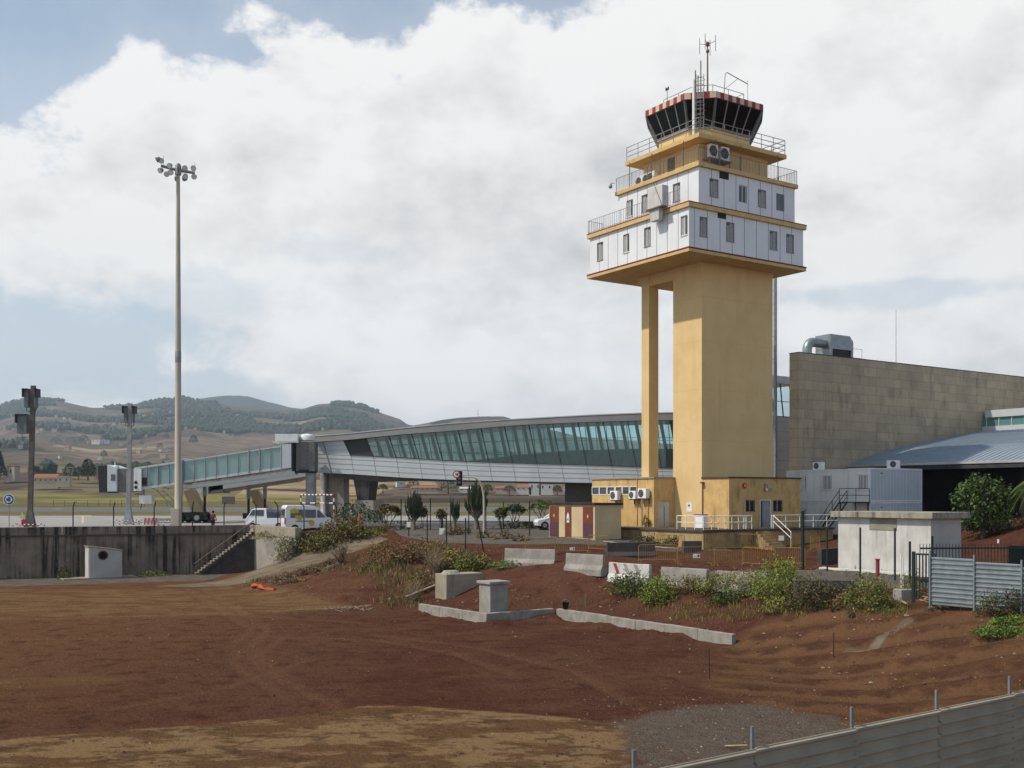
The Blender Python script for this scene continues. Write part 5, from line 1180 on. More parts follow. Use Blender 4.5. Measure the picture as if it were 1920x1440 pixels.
mb.build('pail', 'dark_metal', bu); mb = MB(); mb.tube([(.19 * math.cos(t), 0, .36 + .16 * math.sin(t)) for t in np.linspace(0, math.pi, 9)], .01, 4); mb.build('handle', 'steel_grey', bu)
# jersey barriers
JP = [(-.30, 0), (.30, 0), (.30, .12), (.13, .38), (.10, 1.0), (-.10, 1.0), (-.13, .38), (-.30, .12)]
def jersey(label, px0, px1, Yc, rot, L, mat, py_base=None, h=1.0, name='road_barrier', zoff=0):
    xc = R((px0 + px1) / 2) * Yc; z = g(xc, Yc) if py_base is None else (CY - py_base) / F * Yc
    mb = MB(); rj = random.Random(int(px0)); mb.loft([[(x, y + rj.uniform(-.012, .012), z_ * h - (.25 if z_ == 0 else rj.uniform(0, .025))) for y, z_ in JP] for x in np.linspace(-L / 2, L / 2, 8)])
    mb.v = [(x, y, zz + .0) for x, y, zz in mb.v]
    t = mb.build(name, mat, None, loc=(xc, Yc, z + zoff), rot=(0, 0, rot), bevel=.02)
    return tag(t, label, 'barrier')
jersey('grey concrete road barrier farthest left on the red bank', 948, 1040, 66.5, math.radians(-28), 3.5, 'concrete')
jersey('grey concrete road barrier between the farthest left one and the red striped one', 1065, 1130, 62.2, math.radians(-46), 2.9, 'concrete')
o = jersey('white road barrier with peeling paint and red slanted stripes', 1147, 1215, 59.6, math.radians(-46), 2.9, 'white_paint_worn')
mb = MB()
for k, mm in ((-.85, 0), (-.1, 1), (.65, 1)): mb.loft([[(k, -.146, .40), (k + .22, -.146, .40), (k - .06, -.120, .96), (k - .28, -.120, .96)]] + [[(k, -.150, .40), (k + .22, -.150, .40), (k - .06, -.124, .96), (k - .28, -.124, .96)]])
mb.mi = [0 if i < 6 else 1 for i in range(len(mb.f))]
mb.build('stripes', ['red_paint', 'concrete'], o)
jersey('grey concrete road barrier right of the white one, half hidden by yellow weeds', 1247, 1320, 57, math.radians(-46), 3.0, 'concrete')
jersey('grey concrete road barrier deepest in the yellow green weeds', 1350, 1430, 54.6, math.radians(-46), 3.1, 'concrete')
jersey('dark concrete road barrier standing in front of the annex platform', 1138, 1228, 70.3, math.radians(12), 3.3, 'concrete_dark')
mb = MB(); mb.box(-1.4, 1.4, -.25, .25, -.4, .75)
tag(mb.build('concrete_slab', 'concrete_dark', None, loc=at(1546, 50.3, -.05), rot=(0, 0, -.06), bevel=.02), 'long dark concrete block behind the low bushes by the asphalt', 'block')
mb = MB(); mb.box(-.62, .62, -.3, .3, -.3, .75)
tag(mb.build('concrete_slab', 'concrete_dark', None, loc=at(1297, 71.8), rot=(0, 0, .1), bevel=.02), 'small dark concrete block at the corner of the stained platform', 'block')
# yellow crowd barriers
def ped(L=2.3):
    mb = MB(); h = 1.1; r_ = .12
    pts_ = [(-L / 2, 0, .05), (-L / 2, 0, h - r_)] + [(-L / 2 + r_ - r_ * math.cos(t), 0, h - r_ + r_ * math.sin(t)) for t in np.linspace(.3, math.pi / 2, 4)] + [(L / 2 - r_ + r_ * math.sin(t), 0, h - r_ + r_ * math.cos(t)) for t in np.linspace(0, math.pi / 2 - .3, 4)] + [(L / 2, 0, h - r_), (L / 2, 0, .05)]
    mb.tube(pts_, .022, 5); mb.tube([(-L / 2, 0, .2), (L / 2, 0, .2)], .02, 5)
    n = int(L / .135)
    for k in range(1, n): x = -L / 2 + L * k / n; mb.tube([(x, 0, .2), (x, 0, h)], .009, 4)
    f = MB()
    for s_ in (-1, 1): f.tube([(s_ * (L / 2 - .12), -.28, .02), (s_ * (L / 2 - .12), 0, .2), (s_ * (L / 2 - .12), .28, .02)], .018, 4)
    return mb, f
pb = thing('crowd_barrier', 'x', 'barrier', (0, 0, 0), 0, 'yellow crowd barriers'); a_, f_ = ped(); a_.build('frame', 'yellow_barrier', pb); f_.build('feet', 'yellow_barrier', pb)
PED = [(1198, 1268.6, 64.5, 'before the dark barrier, leftmost of the near line'), (1269, 1336, 64.2, 'carrying a white notice in the near line'), (1336, 1398, 63.8, 'right of the one with the white notice in the near line'),
       (1398, 1447, 63.0, 'turned aslant in the near line'), (1449, 1503, 63.4, 'at the right end of the near line by the dark green post'),
       (985, 1041, 71.5, 'leftmost in front of the kiosk'), (1042, 1104, 72, 'with a small blue notice in front of the kiosk'), (1105, 1138, 72.5, 'right of the kiosk one with the blue notice'),
       (1226, 1281, 73.2, 'against the pale left side of the platform'), (1319, 1363, 72.4, 'at the right of the platform corner'), (1381, 1430, 74.2, 'below the platform steps'),
       (1430, 1477, 75.2, 'under the plain white paper right of the steps'), (1477, 1510, 76, 'beyond the dark green post, in the far line'), (1512, 1545, 74, 'left of the white hut, rightmost of the far line')]
for i, (a, b_, Y, lab) in enumerate(PED):
    dX = (b_ - a) / F * Y; ang = math.acos(min(1, dX / 2.3)); ang = -ang if i in (3, 7) else ang * (.0 if dX > 2.2 else 1)
    if dX < 2.2 and i in (4, 8, 10): ang = -abs(ang)
    loc = at((a + b_) / 2, Y); lb = 'yellow crowd barrier ' + lab
    if i == 0: pb.location = loc; pb.rotation_euler = (0, 0, ang); pb['label'] = lb
    else: dup(pb, loc, ang, lb)
def notice(px, py, Y, w_, h_, label, blue=True):
    mb = MB(); mb.box(-w_ / 2, w_ / 2, -.02, 0, 0, h_, 0)
    if blue: mb.box(w_ * .12, w_ * .42, -.024, -.0205, h_ * .25, h_ * .8, 1); mb.box(-w_ * .4, w_ * .02, -.024, -.0205, h_ * .35, h_ * .5, 2)
    tag(mb.build('notice_board', ['sign_white', 'sign_blue', 'frame_grey'], None, loc=P(px, py, Y)), label, 'notice')
notice(1306, 1046, 64.05, .42, .24, 'white notice with a blue disc hanging on the near barriers'); notice(1073, 1032, 71.9, .34, .20, 'small blue and white notice hanging on the barriers by the kiosk'); notice(1465, 1013.5, 75.1, .38, .34, 'plain white paper hanging on the far barriers', False)
# ------------------------------------------------------------------ steel fences
def ribs(x0, x1, z0, z1, pitch, dep, fn, mb, m=0):
    n = max(1, round((z1 - z0) / pitch)); pr = []
    for k in range(n):
        a = z0 + (z1 - z0) * k / n; p_ = (z1 - z0) / n
        pr += [(0, a), (0, a + p_ * .55), (-dep, a + p_ * .68), (-dep, a + p_ * .88), (0, a + p_ * .985)]
    pr.append((0, z1)); mb.loft([[fn(x0, d_, z) for d_, z in pr], [fn(x1, d_, z) for d_, z in pr]], m, caps=False, closed=False)
def steel_fence(label, p0, p1, z0s, z1s, npan, mat, pmat, pitch, dep, post_top, back=False, lowp=0):
    p0, p1 = Vector(p0), Vector(p1); d_ = p1 - p0; L = d_.length; a = math.atan2(d_.y, d_.x)
    t = thing('corrugated_fence', label, 'fence', (p0.x, p0.y, z0s[0]), a)
    for k in range(npan):
        x0, x1 = L * k / npan, L * (k + 1) / npan; za = lerp(z0s[0], z0s[1], (k + .5) / npan) - z0s[0]; zb = lerp(z1s[0], z1s[1], (k + .5) / npan) - z0s[0]
        mb = MB(); o = (k % 2) * .012; ribs(x0 - .03, x1 + .03, za, zb, pitch, dep, lambda x, d__, z: (x, d__ - o, z), mb)
        mb.tube([(x0, 0 - o, zb), (x1, 0 - o, zb)], .018, 5)
        mb.build('panel', mat, t)
    for k in range(npan + 1):
        x = L * k / npan; za = lerp(z0s[0], z0s[1], k / npan) - z0s[0]; zb = lerp(z1s[0], z1s[1], k / npan) - z0s[0]; mb = MB(); s_ = .05 if back else -.085
        mb.box(x - .032, x + .032, s_, s_ + .045, za - .3 - lowp, zb + post_top); mb.build('post', pmat, t)
    return t
Y0 = 18.3; u = Vector((2.43, 1.746))
q0 = Vector((2.14, Y0)) - u * 2; q1 = Vector((2.14, Y0)) + u * 7
steel_fence('long grey corrugated steel fence with posts crossing the lower right foreground', q0, q1, (-6.95, -6.6), (-4.80, -4.58), 9, 'galvanised_shade', 'galvanised', .27, .065, .40, back=True)
f0 = (R(1745) * 45.2, 45.2); f1 = (R(1917) * 42.0, 42.0); dv_ = Vector(f1) - Vector(f0)
steel_fence('shiny corrugated steel fence on the dirt bank beside the green gate', f0, Vector(f0) + dv_ * 2.0, (-4.55, -4.45), (-2.50, -2.95), 4, 'galvanised', 'galvanised', .19, .04, .25, lowp=.3)
# green gate
ga_ = thing('bar_gate', 'dark green bar gate with two rails left of the shiny fence', 'gate', (R(1713) * 46.4, 46.4, g(R(1713) * 46.4, 46.4)), math.atan2(-1.2, 1.35))
mb = MB(); mb.box(-.06, .06, -.06, .06, -.3, 2.2); mb.build('post', 'dark_green_metal', ga_)
mb = MB(); Wg = .85
for z in (.25, .95, 2.05): mb.box(.1, .1 + Wg, -.03, .03, z, z + .08)
for k in range(7): x = .12 + Wg * k / 6.3; mb.box(x - .018, x + .018, -.018, .018, .15, 2.1)
mb.build('leaf', 'dark_green_metal', ga_)
# spiked dark fence running right behind the shiny one
sf = thing('bar_fence', 'dark fence of thin upright bars behind the shiny corrugated fence', 'fence', (R(1725) * 50, 50, g(R(1725) * 50, 50)), .10)
mb = MB()
for k in range(70): x = .16 * k; mb.box(x - .012, x + .012, -.012, .012, 0, 2.0 if x < 4.6 else 1.9)
mb.build('bars', 'dark_green_metal', sf)
mb = MB(); mb.box(0, 11.2, -.03, .03, 1.75, 1.83); mb.box(0, 11.2, -.03, .03, .2, .28); mb.box(4.4, 11.2, .02, .05, .3, 1.9); mb.build('rails', 'dark_green_metal', sf)
def post(label, px, py0, py1, Y=None, r_=.045, mat='dark_green_metal', lean=0, name='fence_post', bent=0, cat='post', group=None, top=None):
    """upright post: foot at photo height py1 (or on the ground at distance Y), head at py0"""
    if Y is None: x, Y, z = hit(px, py1)
    else: x, Y, z = at(px, Y)
    h = (CY - py0) / F * Y - z; mb = MB(); lx = lean / F * Y
    pts_ = [(0, 0, -.3), (lx, 0, h)] if not bent else [(0, 0, -.3), (0, 0, h - .42), (bent, 0, h)]
    mb.tube(pts_, r_, 6)
    if top: mb.box(-.1, .1, -.1, .1, h + .0, h + .06)
    return tag(mb.build(name, mat, None, loc=(x, Y, z)), label, cat, group)
post('thick dark green post at the end of the near crowd barriers', 1505, 958, 1052, 60.5, .10)
post('thin dark post in front of the white hut wall, leftmost of four', 1551, 988, 1055, 58.5, .05)
post('thin dark post before the white hut wall below the blocked window', 1613, 989, 1058, 54.6, .05)
post('thin dark post in front of the white hut wall near its corner', 1678, 990, 1074, 53, .05)
post('tall dark post beside the green gate', 1706, 1015, 1097, 48.4, .055)
post('tall dark post rising behind the end of the shiny fence', 1748, 1005, 1118, 46.6, .055)
post('short dull red bollard on the asphalt before the hut', 1645.5, 1050, 1081, None, .10, 'red_paint', name='bollard', cat='bollard', top=1)
post('pale thin standpipe left of the gate, the taller one', 1690, 1039, 1100, 49.5, .035, 'white_metal', name='pipe', cat='pipe')
post('pale thin standpipe left of the gate, the shorter one', 1693.5, 1044, 1098, 49.0, .03, 'white_metal', name='pipe', cat='pipe')
mb = MB(); mb.box(-.45, .45, -.35, .35, -.3, .42); tag(mb.build('concrete_footing', 'concrete', None, loc=at(1699, 47.6), rot=(0, 0, .2), bevel=.02), 'square concrete footing at the left of the green gate', 'block')
post('thin rusty stake on the dirt slope', 1563, 1186, 1234, None, .022, 'dark_brown', name='stake', cat='stake'); post('thin rusty stake at the foot of the slope below the long low wall', 1331, 1214, 1274, None, .020, 'dark_brown', name='stake', cat='stake', lean=-2)
post('white marker peg on the bare bank by the dark tree', 1872, 1011, 1022, 62, .06, 'white_metal', name='marker_peg', cat='peg')
# fence posts on the wall and across the middle ground
for i, (px, top, Y, bent) in enumerate(((137, 941, None, .1), (213, 941, None, .1), (289, 941, None, .1), (361, 940, None, .08), (420, 941, None, .1))):
    u_ = RW.u_at(px, .25); x, y, _ = RW.w(u_, .25); zt = (CY - top) / F * y; mb = MB(); mb.tube([(0, 0, 0), (0, 0, zt - ZT - .45), (bent * 1.3, 0, zt - ZT)], .05, 6)
    tag(mb.build('fence_post', 'dark_metal', None, loc=(x, y, ZT)), 'black bent post on the wall ' + ['right of the tallest pole', 'left of the pole with red and white hoops', 'just left of the tall lamp mast', 'between the tall lamp mast and the person', 'right of the person in maroon'][i], 'post', 'black posts on the retaining wall')
for i, (px, top, Y) in enumerate(((480, 939, 94.5), (521, 940, 93), (570, 941, 88.5), (631, 942, 92))):
    x = R(px) * Y; z = -2.6; zt = (CY - top) / F * Y; mb = MB(); mb.tube([(0, 0, -.9), (0, 0, zt - z - .4), (-.30, 0, zt - z)], .05, 6)
    tag(mb.build('fence_post', 'dark_metal', None, loc=(x, Y, z)), 'black bent post ' + ['before the cab of the white truck', 'before the truck bed', 'before the side of the white minibus', 'before the front of the minibus'][i], 'post', 'bent black posts by the vehicles')
for px, p0, p1, lean, lab in ((644, 950, 1000, 0, 'right of the minibus, left of two'), (661, 945, 1002, 0, 'right of the minibus, right of two'), (752, 936, 985, 0, 'left of the nearest dense cactus'), (766.5, 958, 1006, 0, 'with a white box on it'), (801, 962, 1017, 0, 'right of the nearest dense cactus'), (807, 934, 985, 0, 'tall and pale topped behind the cactus row'),
                          (837, 965, 1034, 0, 'tallest of the near ones, left'), (873, 971, 1030, 0, 'tallest of the near ones, right'), (910, 975, 1042, -14, 'leaning left over the rubble'), (845, 945, 1003, 0, 'behind the slim cactus'), (879, 950, 1003, 0, 'behind the many armed cactus'), (945, 957, 1010, -11, 'leaning left near the kiosk'), (944, 940, 990, 0, 'upright behind the leaning one'), (993, 940, 1005, 0, 'tall, left of the kiosk'), (911, 945, 1000, 0, 'right of the signal pole')):
    post('thin black fence post ' + lab, px, p0, p1, None if p1 > 990 else 92, .05, 'dark_metal', lean, group='thin black fence posts in the middle ground')
mb = MB(); mb.box(-.16, .16, -.1, .1, 0, .42); tag(mb.build('junction_box', 'white_metal', None, loc=(lambda q_: (q_[0], q_[1] - .12, q_[2] + .75))(hit(766.5, 1006))), 'small white box fixed on a black fence post', 'box')
p = hit(829, 1002); mb = MB(); mb.box(-.22, .22, -.15, .15, -.1, .5, 0); mb.tube([(0, 0, .5), (0, 0, 2.0)], .09, 6, 1); tag(mb.build('meter_post', ['white_metal', 'dark_metal'], None, loc=p), 'dark post with a white box at its foot by the kerb', 'post')
kb = MB(); kb.box(0, 15, 0, .25, -.2, .18); tag(kb.build('kerb', 'concrete_warm', None, loc=(-13.6, 91.5, -2.95), rot=(0, 0, .02)), 'long pale kerb in front of the cactus bed', 'kerb')
kb = MB(); kb.box(0, 18, 0, .1, .35, .62)
for k in range(7): kb.box(k * 2.9 + .2, k * 2.9 + .32, .1, .2, -.2, .6)
tag(kb.build('guard_rail', 'steel_grey', None, loc=(-13.5, 93.5, -2.9), rot=(0, 0, .02)), 'low grey guard rail in front of the cactus bed', 'guard rail')
mk = MB(); c_ = hit(1132, 1016); d2 = hit(1268, 1030)
mk.add([(0, 0, .012), (d2[0] - c_[0], d2[1] - c_[1], d2[2] - c_[2] + .03), (d2[0] - c_[0] + .1, d2[1] - c_[1] - .25, d2[2] - c_[2] + .03), (.1, -.25, .012)], [(0, 1, 2, 3)])
mk.add([(x, y, z + .06) for x, y, z in mk.v[:4]], [(0, 1, 2, 3)]); mk.loft([mk.v[:4], mk.v[4:8]])
tag(mk.build('kerb', 'white_paint_worn', None, loc=c_), 'white painted kerb line between the kiosk and the crowd barriers', 'kerb')
# rubbish
rr = random.Random(5)
def debris(name, label, cat, px, py, n, size, mats, spread):
    x, y, z = hit(px, py); mb = MB()
    for k in range(n):
        cx_, cy_ = rr.gauss(0, spread), rr.gauss(0, spread); L = size * rr.uniform(.5, 1.5); a = rr.uniform(0, 3.14); zz = g(x + cx_, y + cy_) - z + rr.uniform(.0, .08); t = rr.uniform(-.2, .25) * L
        c_, s_ = math.cos(a) * L / 2, math.sin(a) * L / 2
        mb.tube([(cx_ - c_, cy_ - s_, zz + .03), (cx_ + c_, cy_ + s_, zz + .05 + abs(t))], size * rr.uniform(.018, .05), 4, rr.randrange(len(mats)), False)
    tag(mb.build(name, mats, None, loc=(x, y, z)), label, cat)
debris('scrap_heap', 'small heap of pale broken planks on the top of the red mound', 'rubbish', 618, 1066, 14, .8, ['wood_pale', 'concrete', 'twig'], .5)
debris('scrap_heap', 'pile of splintered boards lying at the foot of the shiny fence', 'rubbish', 1765, 1129, 26, .9, ['wood_pale', 'bark', 'yellow_stained'], .55)
debris('scrap_heap', 'scattered pale and green plastic scraps at the foot of the red mound', 'rubbish', 655, 1143, 40, .38, ['concrete', 'concrete', 'leaf_blue', 'wood_pale'], .8)
mb = MB(); p = hit(472, 1104); q_ = hit(515, 1108); pts_ = [(lerp(0, q_[0] - p[0], t), lerp(0, q_[1] - p[1], t) + .25 * math.sin(t * 9), .16 + .1 * math.sin(t * 6)) for t in np.linspace(0, 1, 12)]
mb.tube(pts_, [.13 + .07 * math.sin(k * 1.7) for k in range(12)], 7); tag(mb.build('orange_netting', 'orange_plastic', None, loc=p), 'crumpled roll of orange plastic netting on the dirt', 'netting')
mb = MB(); p = hit(665, 1000); mb.loft([[(-.35, -.35, 0), (.35, -.35, 0), (.35, .35, 0), (-.35, .35, 0)], [(-.35, -.35, .12), (.35, -.35, .12), (.35, .35, .12), (-.35, .35, .12)]]); mb.lathe(0, 0, [(.28, .12), (.2, .9), (.10, 1.5), (.05, 1.6)], 10)
tag(mb.build('water_barrier', 'orange_plastic', None, loc=at(674, 90)), 'orange plastic cone shaped marker by the bushes', 'cone')
mb = MB(); p = hit(812, 1122); mb.tube([(-1.6, -.3, .1), (.1, .3, .75)], .07, 5); tag(mb.build('plank', 'wood_pale', None, loc=p), 'pale plank leaning on the half buried block', 'plank')
mb = MB(); p = (R(1375) * 23.6, 23.6, -5.9); x, y, z = hit(1376, 1404); mb.tube([(-.22, .1, .0), (.30, -.25, .1)], .025, 5); tag(mb.build('stick', 'wood_pale', None, loc=(x, y, z + .05)), 'pale stick on the gravel behind the foreground fence', 'stick')
# loose stones over the slopes
mb = []; V = []; Fc = []; MI = []; rs = np.random.default_rng(12); k = 0
def stones(n, xr, yr, smin, smax, cond=None, pale=.3):
    global k
    xs, ys = rs.uniform(*xr, n), rs.uniform(*yr, n); zs = height(xs, ys); den = fbm(xs, ys, .5, 3, 77)
    for x, y, z, dn in zip(xs, ys, zs, den):
        if cond and not cond(x, y, z, dn): continue
        s = smin * (smax / smin) ** (rs.random() ** 2.2)
        b_ = np.array([[1, 0, 0], [-1, 0, 0], [0, 1, 0], [0, -1, 0], [0, 0, .8], [0, 0, -.8]]) * s * rs.uniform(.6, 1.3, (6, 1)); a = rs.uniform(0, 3.14); ca, sa = math.cos(a), math.sin(a)
        b_ = b_ @ np.array([[ca, sa, 0], [-sa, ca, 0], [0, 0, 1]]); V.append(b_ + np.array([x, y, z + s * .15]))
        Fc.extend([[k + i for i in f] for f in ((0, 2, 4), (2, 1, 4), (1, 3, 4), (3, 0, 4), (2, 0, 5), (1, 2, 5), (3, 1, 5), (0, 3, 5))]); MI.extend([rs.choice([0, 1, 2, 3], p=[pale * .5, pale * .5, .12, .88 - pale])] * 8); k += 6
stones(9000, (-14, 24), (26, 66), .018, .10, lambda x, y, z, d_: z > YARD + .12 and d_ > .42 and y < 62, .42)
stones(1600, (-22, 0), (60, 80), .03, .13, lambda x, y, z, d_: z > YARD + .1 and d_ > .5)
stones(2600, (-28, 14), (20, 60), .012, .06, lambda x, y, z, d_: d_ > .5 and z < YARD + .3, .45)
stones(1500, (2, 11), (24, 36), .015, .05, lambda x, y, z, d_: z < YARD + .4, .3)
stones(3500, (-22, 16), (22, 48), .02, .06, lambda x, y, z, d_: d_ > .5, .0)
me = bpy.data.meshes.new('loose_stones'); me.from_pydata(np.concatenate(V).tolist(), [], Fc)
pm('stone_pale', (.30, .25, .18), vary=.3); pm('stone_warm', (.24, .16, .09), vary=.3); pm('stone_dark', (.06, .035, .028), vary=.3); pm('stone_red', (.13, .06, .04), vary=.3)
for mm in ('stone_pale', 'stone_warm', 'stone_dark', 'stone_red'): me.materials.append(M[mm])
me.polygons.foreach_set('material_index', MI); me.update(); o = bpy.data.objects.new('loose_stones', me); COL.objects.link(o); tag(o, 'loose stones and clods strewn over the red earth', 'stones', kind='stuff')
# ------------------------------------------------------------------ boarding bridges
JY = 110.0
def jx(px, Y=JY): return R(px) * Y
def jz(py, Y=JY): return (CY - py) / F * Y
jb = thing('boarding_bridge', 'long teal glass boarding bridge sloping down to the left from the gallery', 'boarding bridge', (jx(573), JY, AZ)); BZ = AZ
def J(px, py, y, Y=JY): return (jx(px, Y) - jx(573), y, jz(py, Y) - BZ)
def top(px): return np.interp(px, [261, 345, 352, 548], [877.5, 866, 863, 834.5])
def bot(px): return np.interp(px, [261, 345, 352, 548], [918, 905, 905.5, 876.5])
HWD = 1.5
def seg(mb, pa, pb, f0, f1, y0, y1, m=0):
    mb.hexa([J(pa, f0(pa), y0), J(pb, f0(pb), y0), J(pb, f0(pb), y1), J(pa, f0(pa), y1), J(pa, f1(pa), y0), J(pb, f1(pb), y0), J(pb, f1(pb), y1), J(pa, f1(pa), y1)], m)
mb = MB()
for pa, pb, d_ in ((262, 349, 0), (346, 549, .15)):
    y = HWD + d_
    seg(mb, pa, pb, lambda p: bot(p) + 2, lambda p: bot(p) - 2.2, -y, y); seg(mb, pa, pb, lambda p: top(p) + 3.2, top, -y, y)
seg(mb, 344, 352, lambda p: bot(p) + 3, lambda p: top(p) - 3, -1.75, 1.75)
mb.build('tunnel_frame', 'cladding', jb)
glz = [(264, 285), (285.5, 305), (305.5, 326), (326.5, 344)]; gl2 = list(np.linspace(353, 534, 10))
for pa, pb in glz + list(zip(gl2[:-1], gl2[1:])):
    y = HWD - .05 if pa < 345 else HWD + .1
    for s_ in (-1, 1):
        mb = MB(); a, b_ = pa + .3, pb - .3; mb.add([J(a, bot(a) - 2, s_ * y), J(b_, bot(b_) - 2, s_ * y), J(b_, top(b_) + 3, s_ * y), J(a, top(a) + 3, s_ * y)], [(0, 1, 2, 3)]); mb.build('window', 'bridge_glass', jb)
for s_ in (-1, 1):
  mb = MB()
  mb.tube([J(264, top(264) + 3, s_ * (HWD + .02)), J(345, top(345) + 3, s_ * (HWD + .02)), J(353, top(353) + 3, s_ * (HWD + .16)), J(548, top(548) + 3, s_ * (HWD + .16))], .04, 4)
  for p in [285, 305, 326] + gl2:
    y = HWD if p < 345 else HWD + .15
    mb.tube([J(p, bot(p), s_ * y), J(p, top(p), s_ * y)], .045 if p not in (gl2[-3], gl2[-4], gl2[-1]) else .09, 4)
  mb.build('mullions', 'frame_grey', jb)
mb = MB(); seg(mb, 262, 540, lambda p: bot(p) - 2, lambda p: bot(p) - 3.5, -1.3, 1.3); seg(mb, 300, 540, lambda p: bot(p) - 11, lambda p: bot(p) - 10.6, .0, .05); mb.build('floor', 'interior_floor', jb)
mb = MB(); seg(mb, 534, 552, lambda p: bot(p) + 1, lambda p: top(p) - 1, -1.7, 1.7); mb.build('end_panel', 'cladding', jb)
mb = MB(); seg(mb, 352, 556, lambda p: np.interp(p, [352, 556], [917, 890]), lambda p: np.interp(p, [352, 556], [911, 884]), -.9, .9); mb.build('support_beam', 'cladding', jb)
mb = MB()
for k in range(14): p = 360 + k * 13.5; mb.tube([J(p, np.interp(p, [352, 556], [911, 884]), -.9), J(p + 8, bot(p + 8), -.9)], .03, 4)
for p in (290, 310, 330): mb.tube([J(p, bot(p) + 2, -.8), J(p + 12, bot(p) + 4 + 3, -.8)], .05, 4)
mb.tube([J(300, 921, -.9), J(338, 958, -.9)], .06, 4); mb.tube([J(310, 919, -.9), J(345, 952, -.9)], .05, 4)
for k in range(5): mb.tube([J(303 + 8 * k, 922 + 7 * k, -.9), J(315 + 7 * k, 922 + 6 * k, -.9)], .03, 4)
mb.build('underside_pipes', 'steel_grey', jb)
mb = MB(); mb.hexa([J(198, 924, -1.7), J(213, 924, -1.7), J(213, 924, 1.7), J(198, 924, 1.7), J(193.5, 875, -1.7), J(213, 872, -1.7), J(213, 872, 1.7), J(193.5, 875, 1.7)], 0)
for k in range(7): p = 196 + k * 2.5; mb.tube([J(p + 3 - k * .4, 923, -1.72), J(p, 874, -1.72)], .05, 4, 1)
mb.build('canopy_bellows', ['bellows', 'interior_dark'], jb)
mb = MB(); mb.hexa([J(213, 922, -1.75), J(231, 922, -1.75), J(231, 922, 1.75), J(213, 922, 1.75), J(213, 872, -1.75), J(231, 878, -1.75), J(231, 878, 1.75), J(213, 872, 1.75)]); cbp = mb.build('cab', 'cladding', jb, bevel=.05)
mb = MB(); mb.boxf(lambda a, b_, d: (a, -1.75 - d, b_), J(220, 0, 0)[0], J(228, 0, 0)[0], J(0, 902, 0)[2], J(0, 890, 0)[2], .002, .03); mb.build('window', 'window_glass', cbp)
mb = MB(); mb.lathe(J(224, 0, 0)[0], -1.0, [(0, J(0, 877, 0)[2]), (.35, J(0, 877, 0)[2]), (.28, J(0, 874, 0)[2]), (0, J(0, 872.5, 0)[2])], 10); mb.tube([J(215.5, 872, 0), J(215.5, 867, 0)], .06, 5); mb.build('beacon', 'sign_white', jb)
mb = MB(); mb.hexa([J(231, 923, -1.5), J(262, 922, -1.5), J(262, 922, 1.5), J(231, 923, 1.5), J(231, 880, -1.5), J(262, 878, -1.5), J(262, 878, 1.5), J(231, 880, 1.5)]); mb.build('rotating_hood', 'bellows', jb)
mb = MB(); mb.box(J(262, 0, 0)[0], J(276, 0, 0)[0], -1.75, -1.5, J(0, 921, 0)[2], J(0, 880, 0)[2], 0); mb.box(J(276.5, 0, 0)[0], J(285, 0, 0)[0], -1.62, -1.52, J(0, 911, 0)[2], J(0, 896, 0)[2], 1)
for py in (905, 914): mb.disc((J(266, 0, 0)[0], -1.77, J(0, py, 0)[2]), (0, 1, 0), .17, 10, 1, .05)
mb.box(J(200, 0, 0)[0], J(262, 0, 0)[0], -1.6, 1.6, J(0, 928, 0)[2], J(0, 925, 0)[2], 2); mb.box(J(270, 0, 0)[0], J(293, 0, 0)[0], -1.4, -.4, J(0, 944, 0)[2], J(0, 929, 0)[2], 0); mb.tube([J(272, 944, -1), J(270, 955, -1)], .04, 4, 1); mb.tube([J(276, 918, -1), J(276, 930, -1)], .08, 4, 2)
mb.build('end_equipment', ['container_white', 'dark_metal', 'steel_grey'], jb)
mb = MB()
for p, y in ((350, -1.9), (374, 1.9)):
    mb.box(J(p - 3.2, 0, 0)[0], J(p + 3.2, 0, 0)[0], y - .18, y + .18, J(0, 930, 0)[2], J(0, 864 if p < 360 else 908, 0)[2]); mb.box(J(p - 2, 0, 0)[0], J(p + 2, 0, 0)[0], y - .12, y + .12, .5, J(0, 929, 0)[2], 1)
mb.box(J(340, 0, 0)[0], J(384, 0, 0)[0], -1.6, 1.6, .55, 1.1, 1); mb.build('lift_legs', ['steel_grey', 'dark_metal'], jb)
for p in (346, 378):
    for y in (-1.5, 1.5):
        mb = MB(); c_ = J(p, 0, y); mb.tube([(c_[0], y - .2, .55), (c_[0], y + .2, .55)], .55, 16, 0, False); mb.disc((c_[0], y - .21, .55), (0, 1, 0), .28, 12, 1, .04); mb.build('wheel', ['tyre', 'steel_grey'], jb)
mb = MB(); mb.hexa([J(336, 921, 1.5), J(352, 917, 1.5), J(352, 917, 3), J(336, 921, 3), J(352, 966, 1.5), J(376, 966, 1.5), J(376, 966, 3), J(352, 966, 3)])
mb.build('covered_stairs', 'kiosk_cream', jb)
mb = MB(); c_ = J(573, 0, 0); mb.lathe(0, 0, [(1.1, J(0, 883, 0)[2]), (1.1, J(0, 830, 0)[2])], 20, 0); mb.box(-1.15, -.9, -1.2, 1.2, J(0, 884, 0)[2], J(0, 830, 0)[2], 1); mb.box(-.8, 1.1, -1.0, 1.0, J(0, 884, 0)[2], J(0, 829, 0)[2], 0)
mb.lathe(0, 0, [(1.15, J(0, 887, 0)[2]), (1.15, J(0, 881, 0)[2])], 20, 1); mb.build('rotunda', ['bellows', 'dark_metal'], jb)
mb = MB(); mb.lathe(.55, 0, [(.72, -.3), (.72, .4), (.55, .45), (.55, J(0, 886, 0)[2])], 18); mb.build('rotunda_column', 'steel_grey', jb)
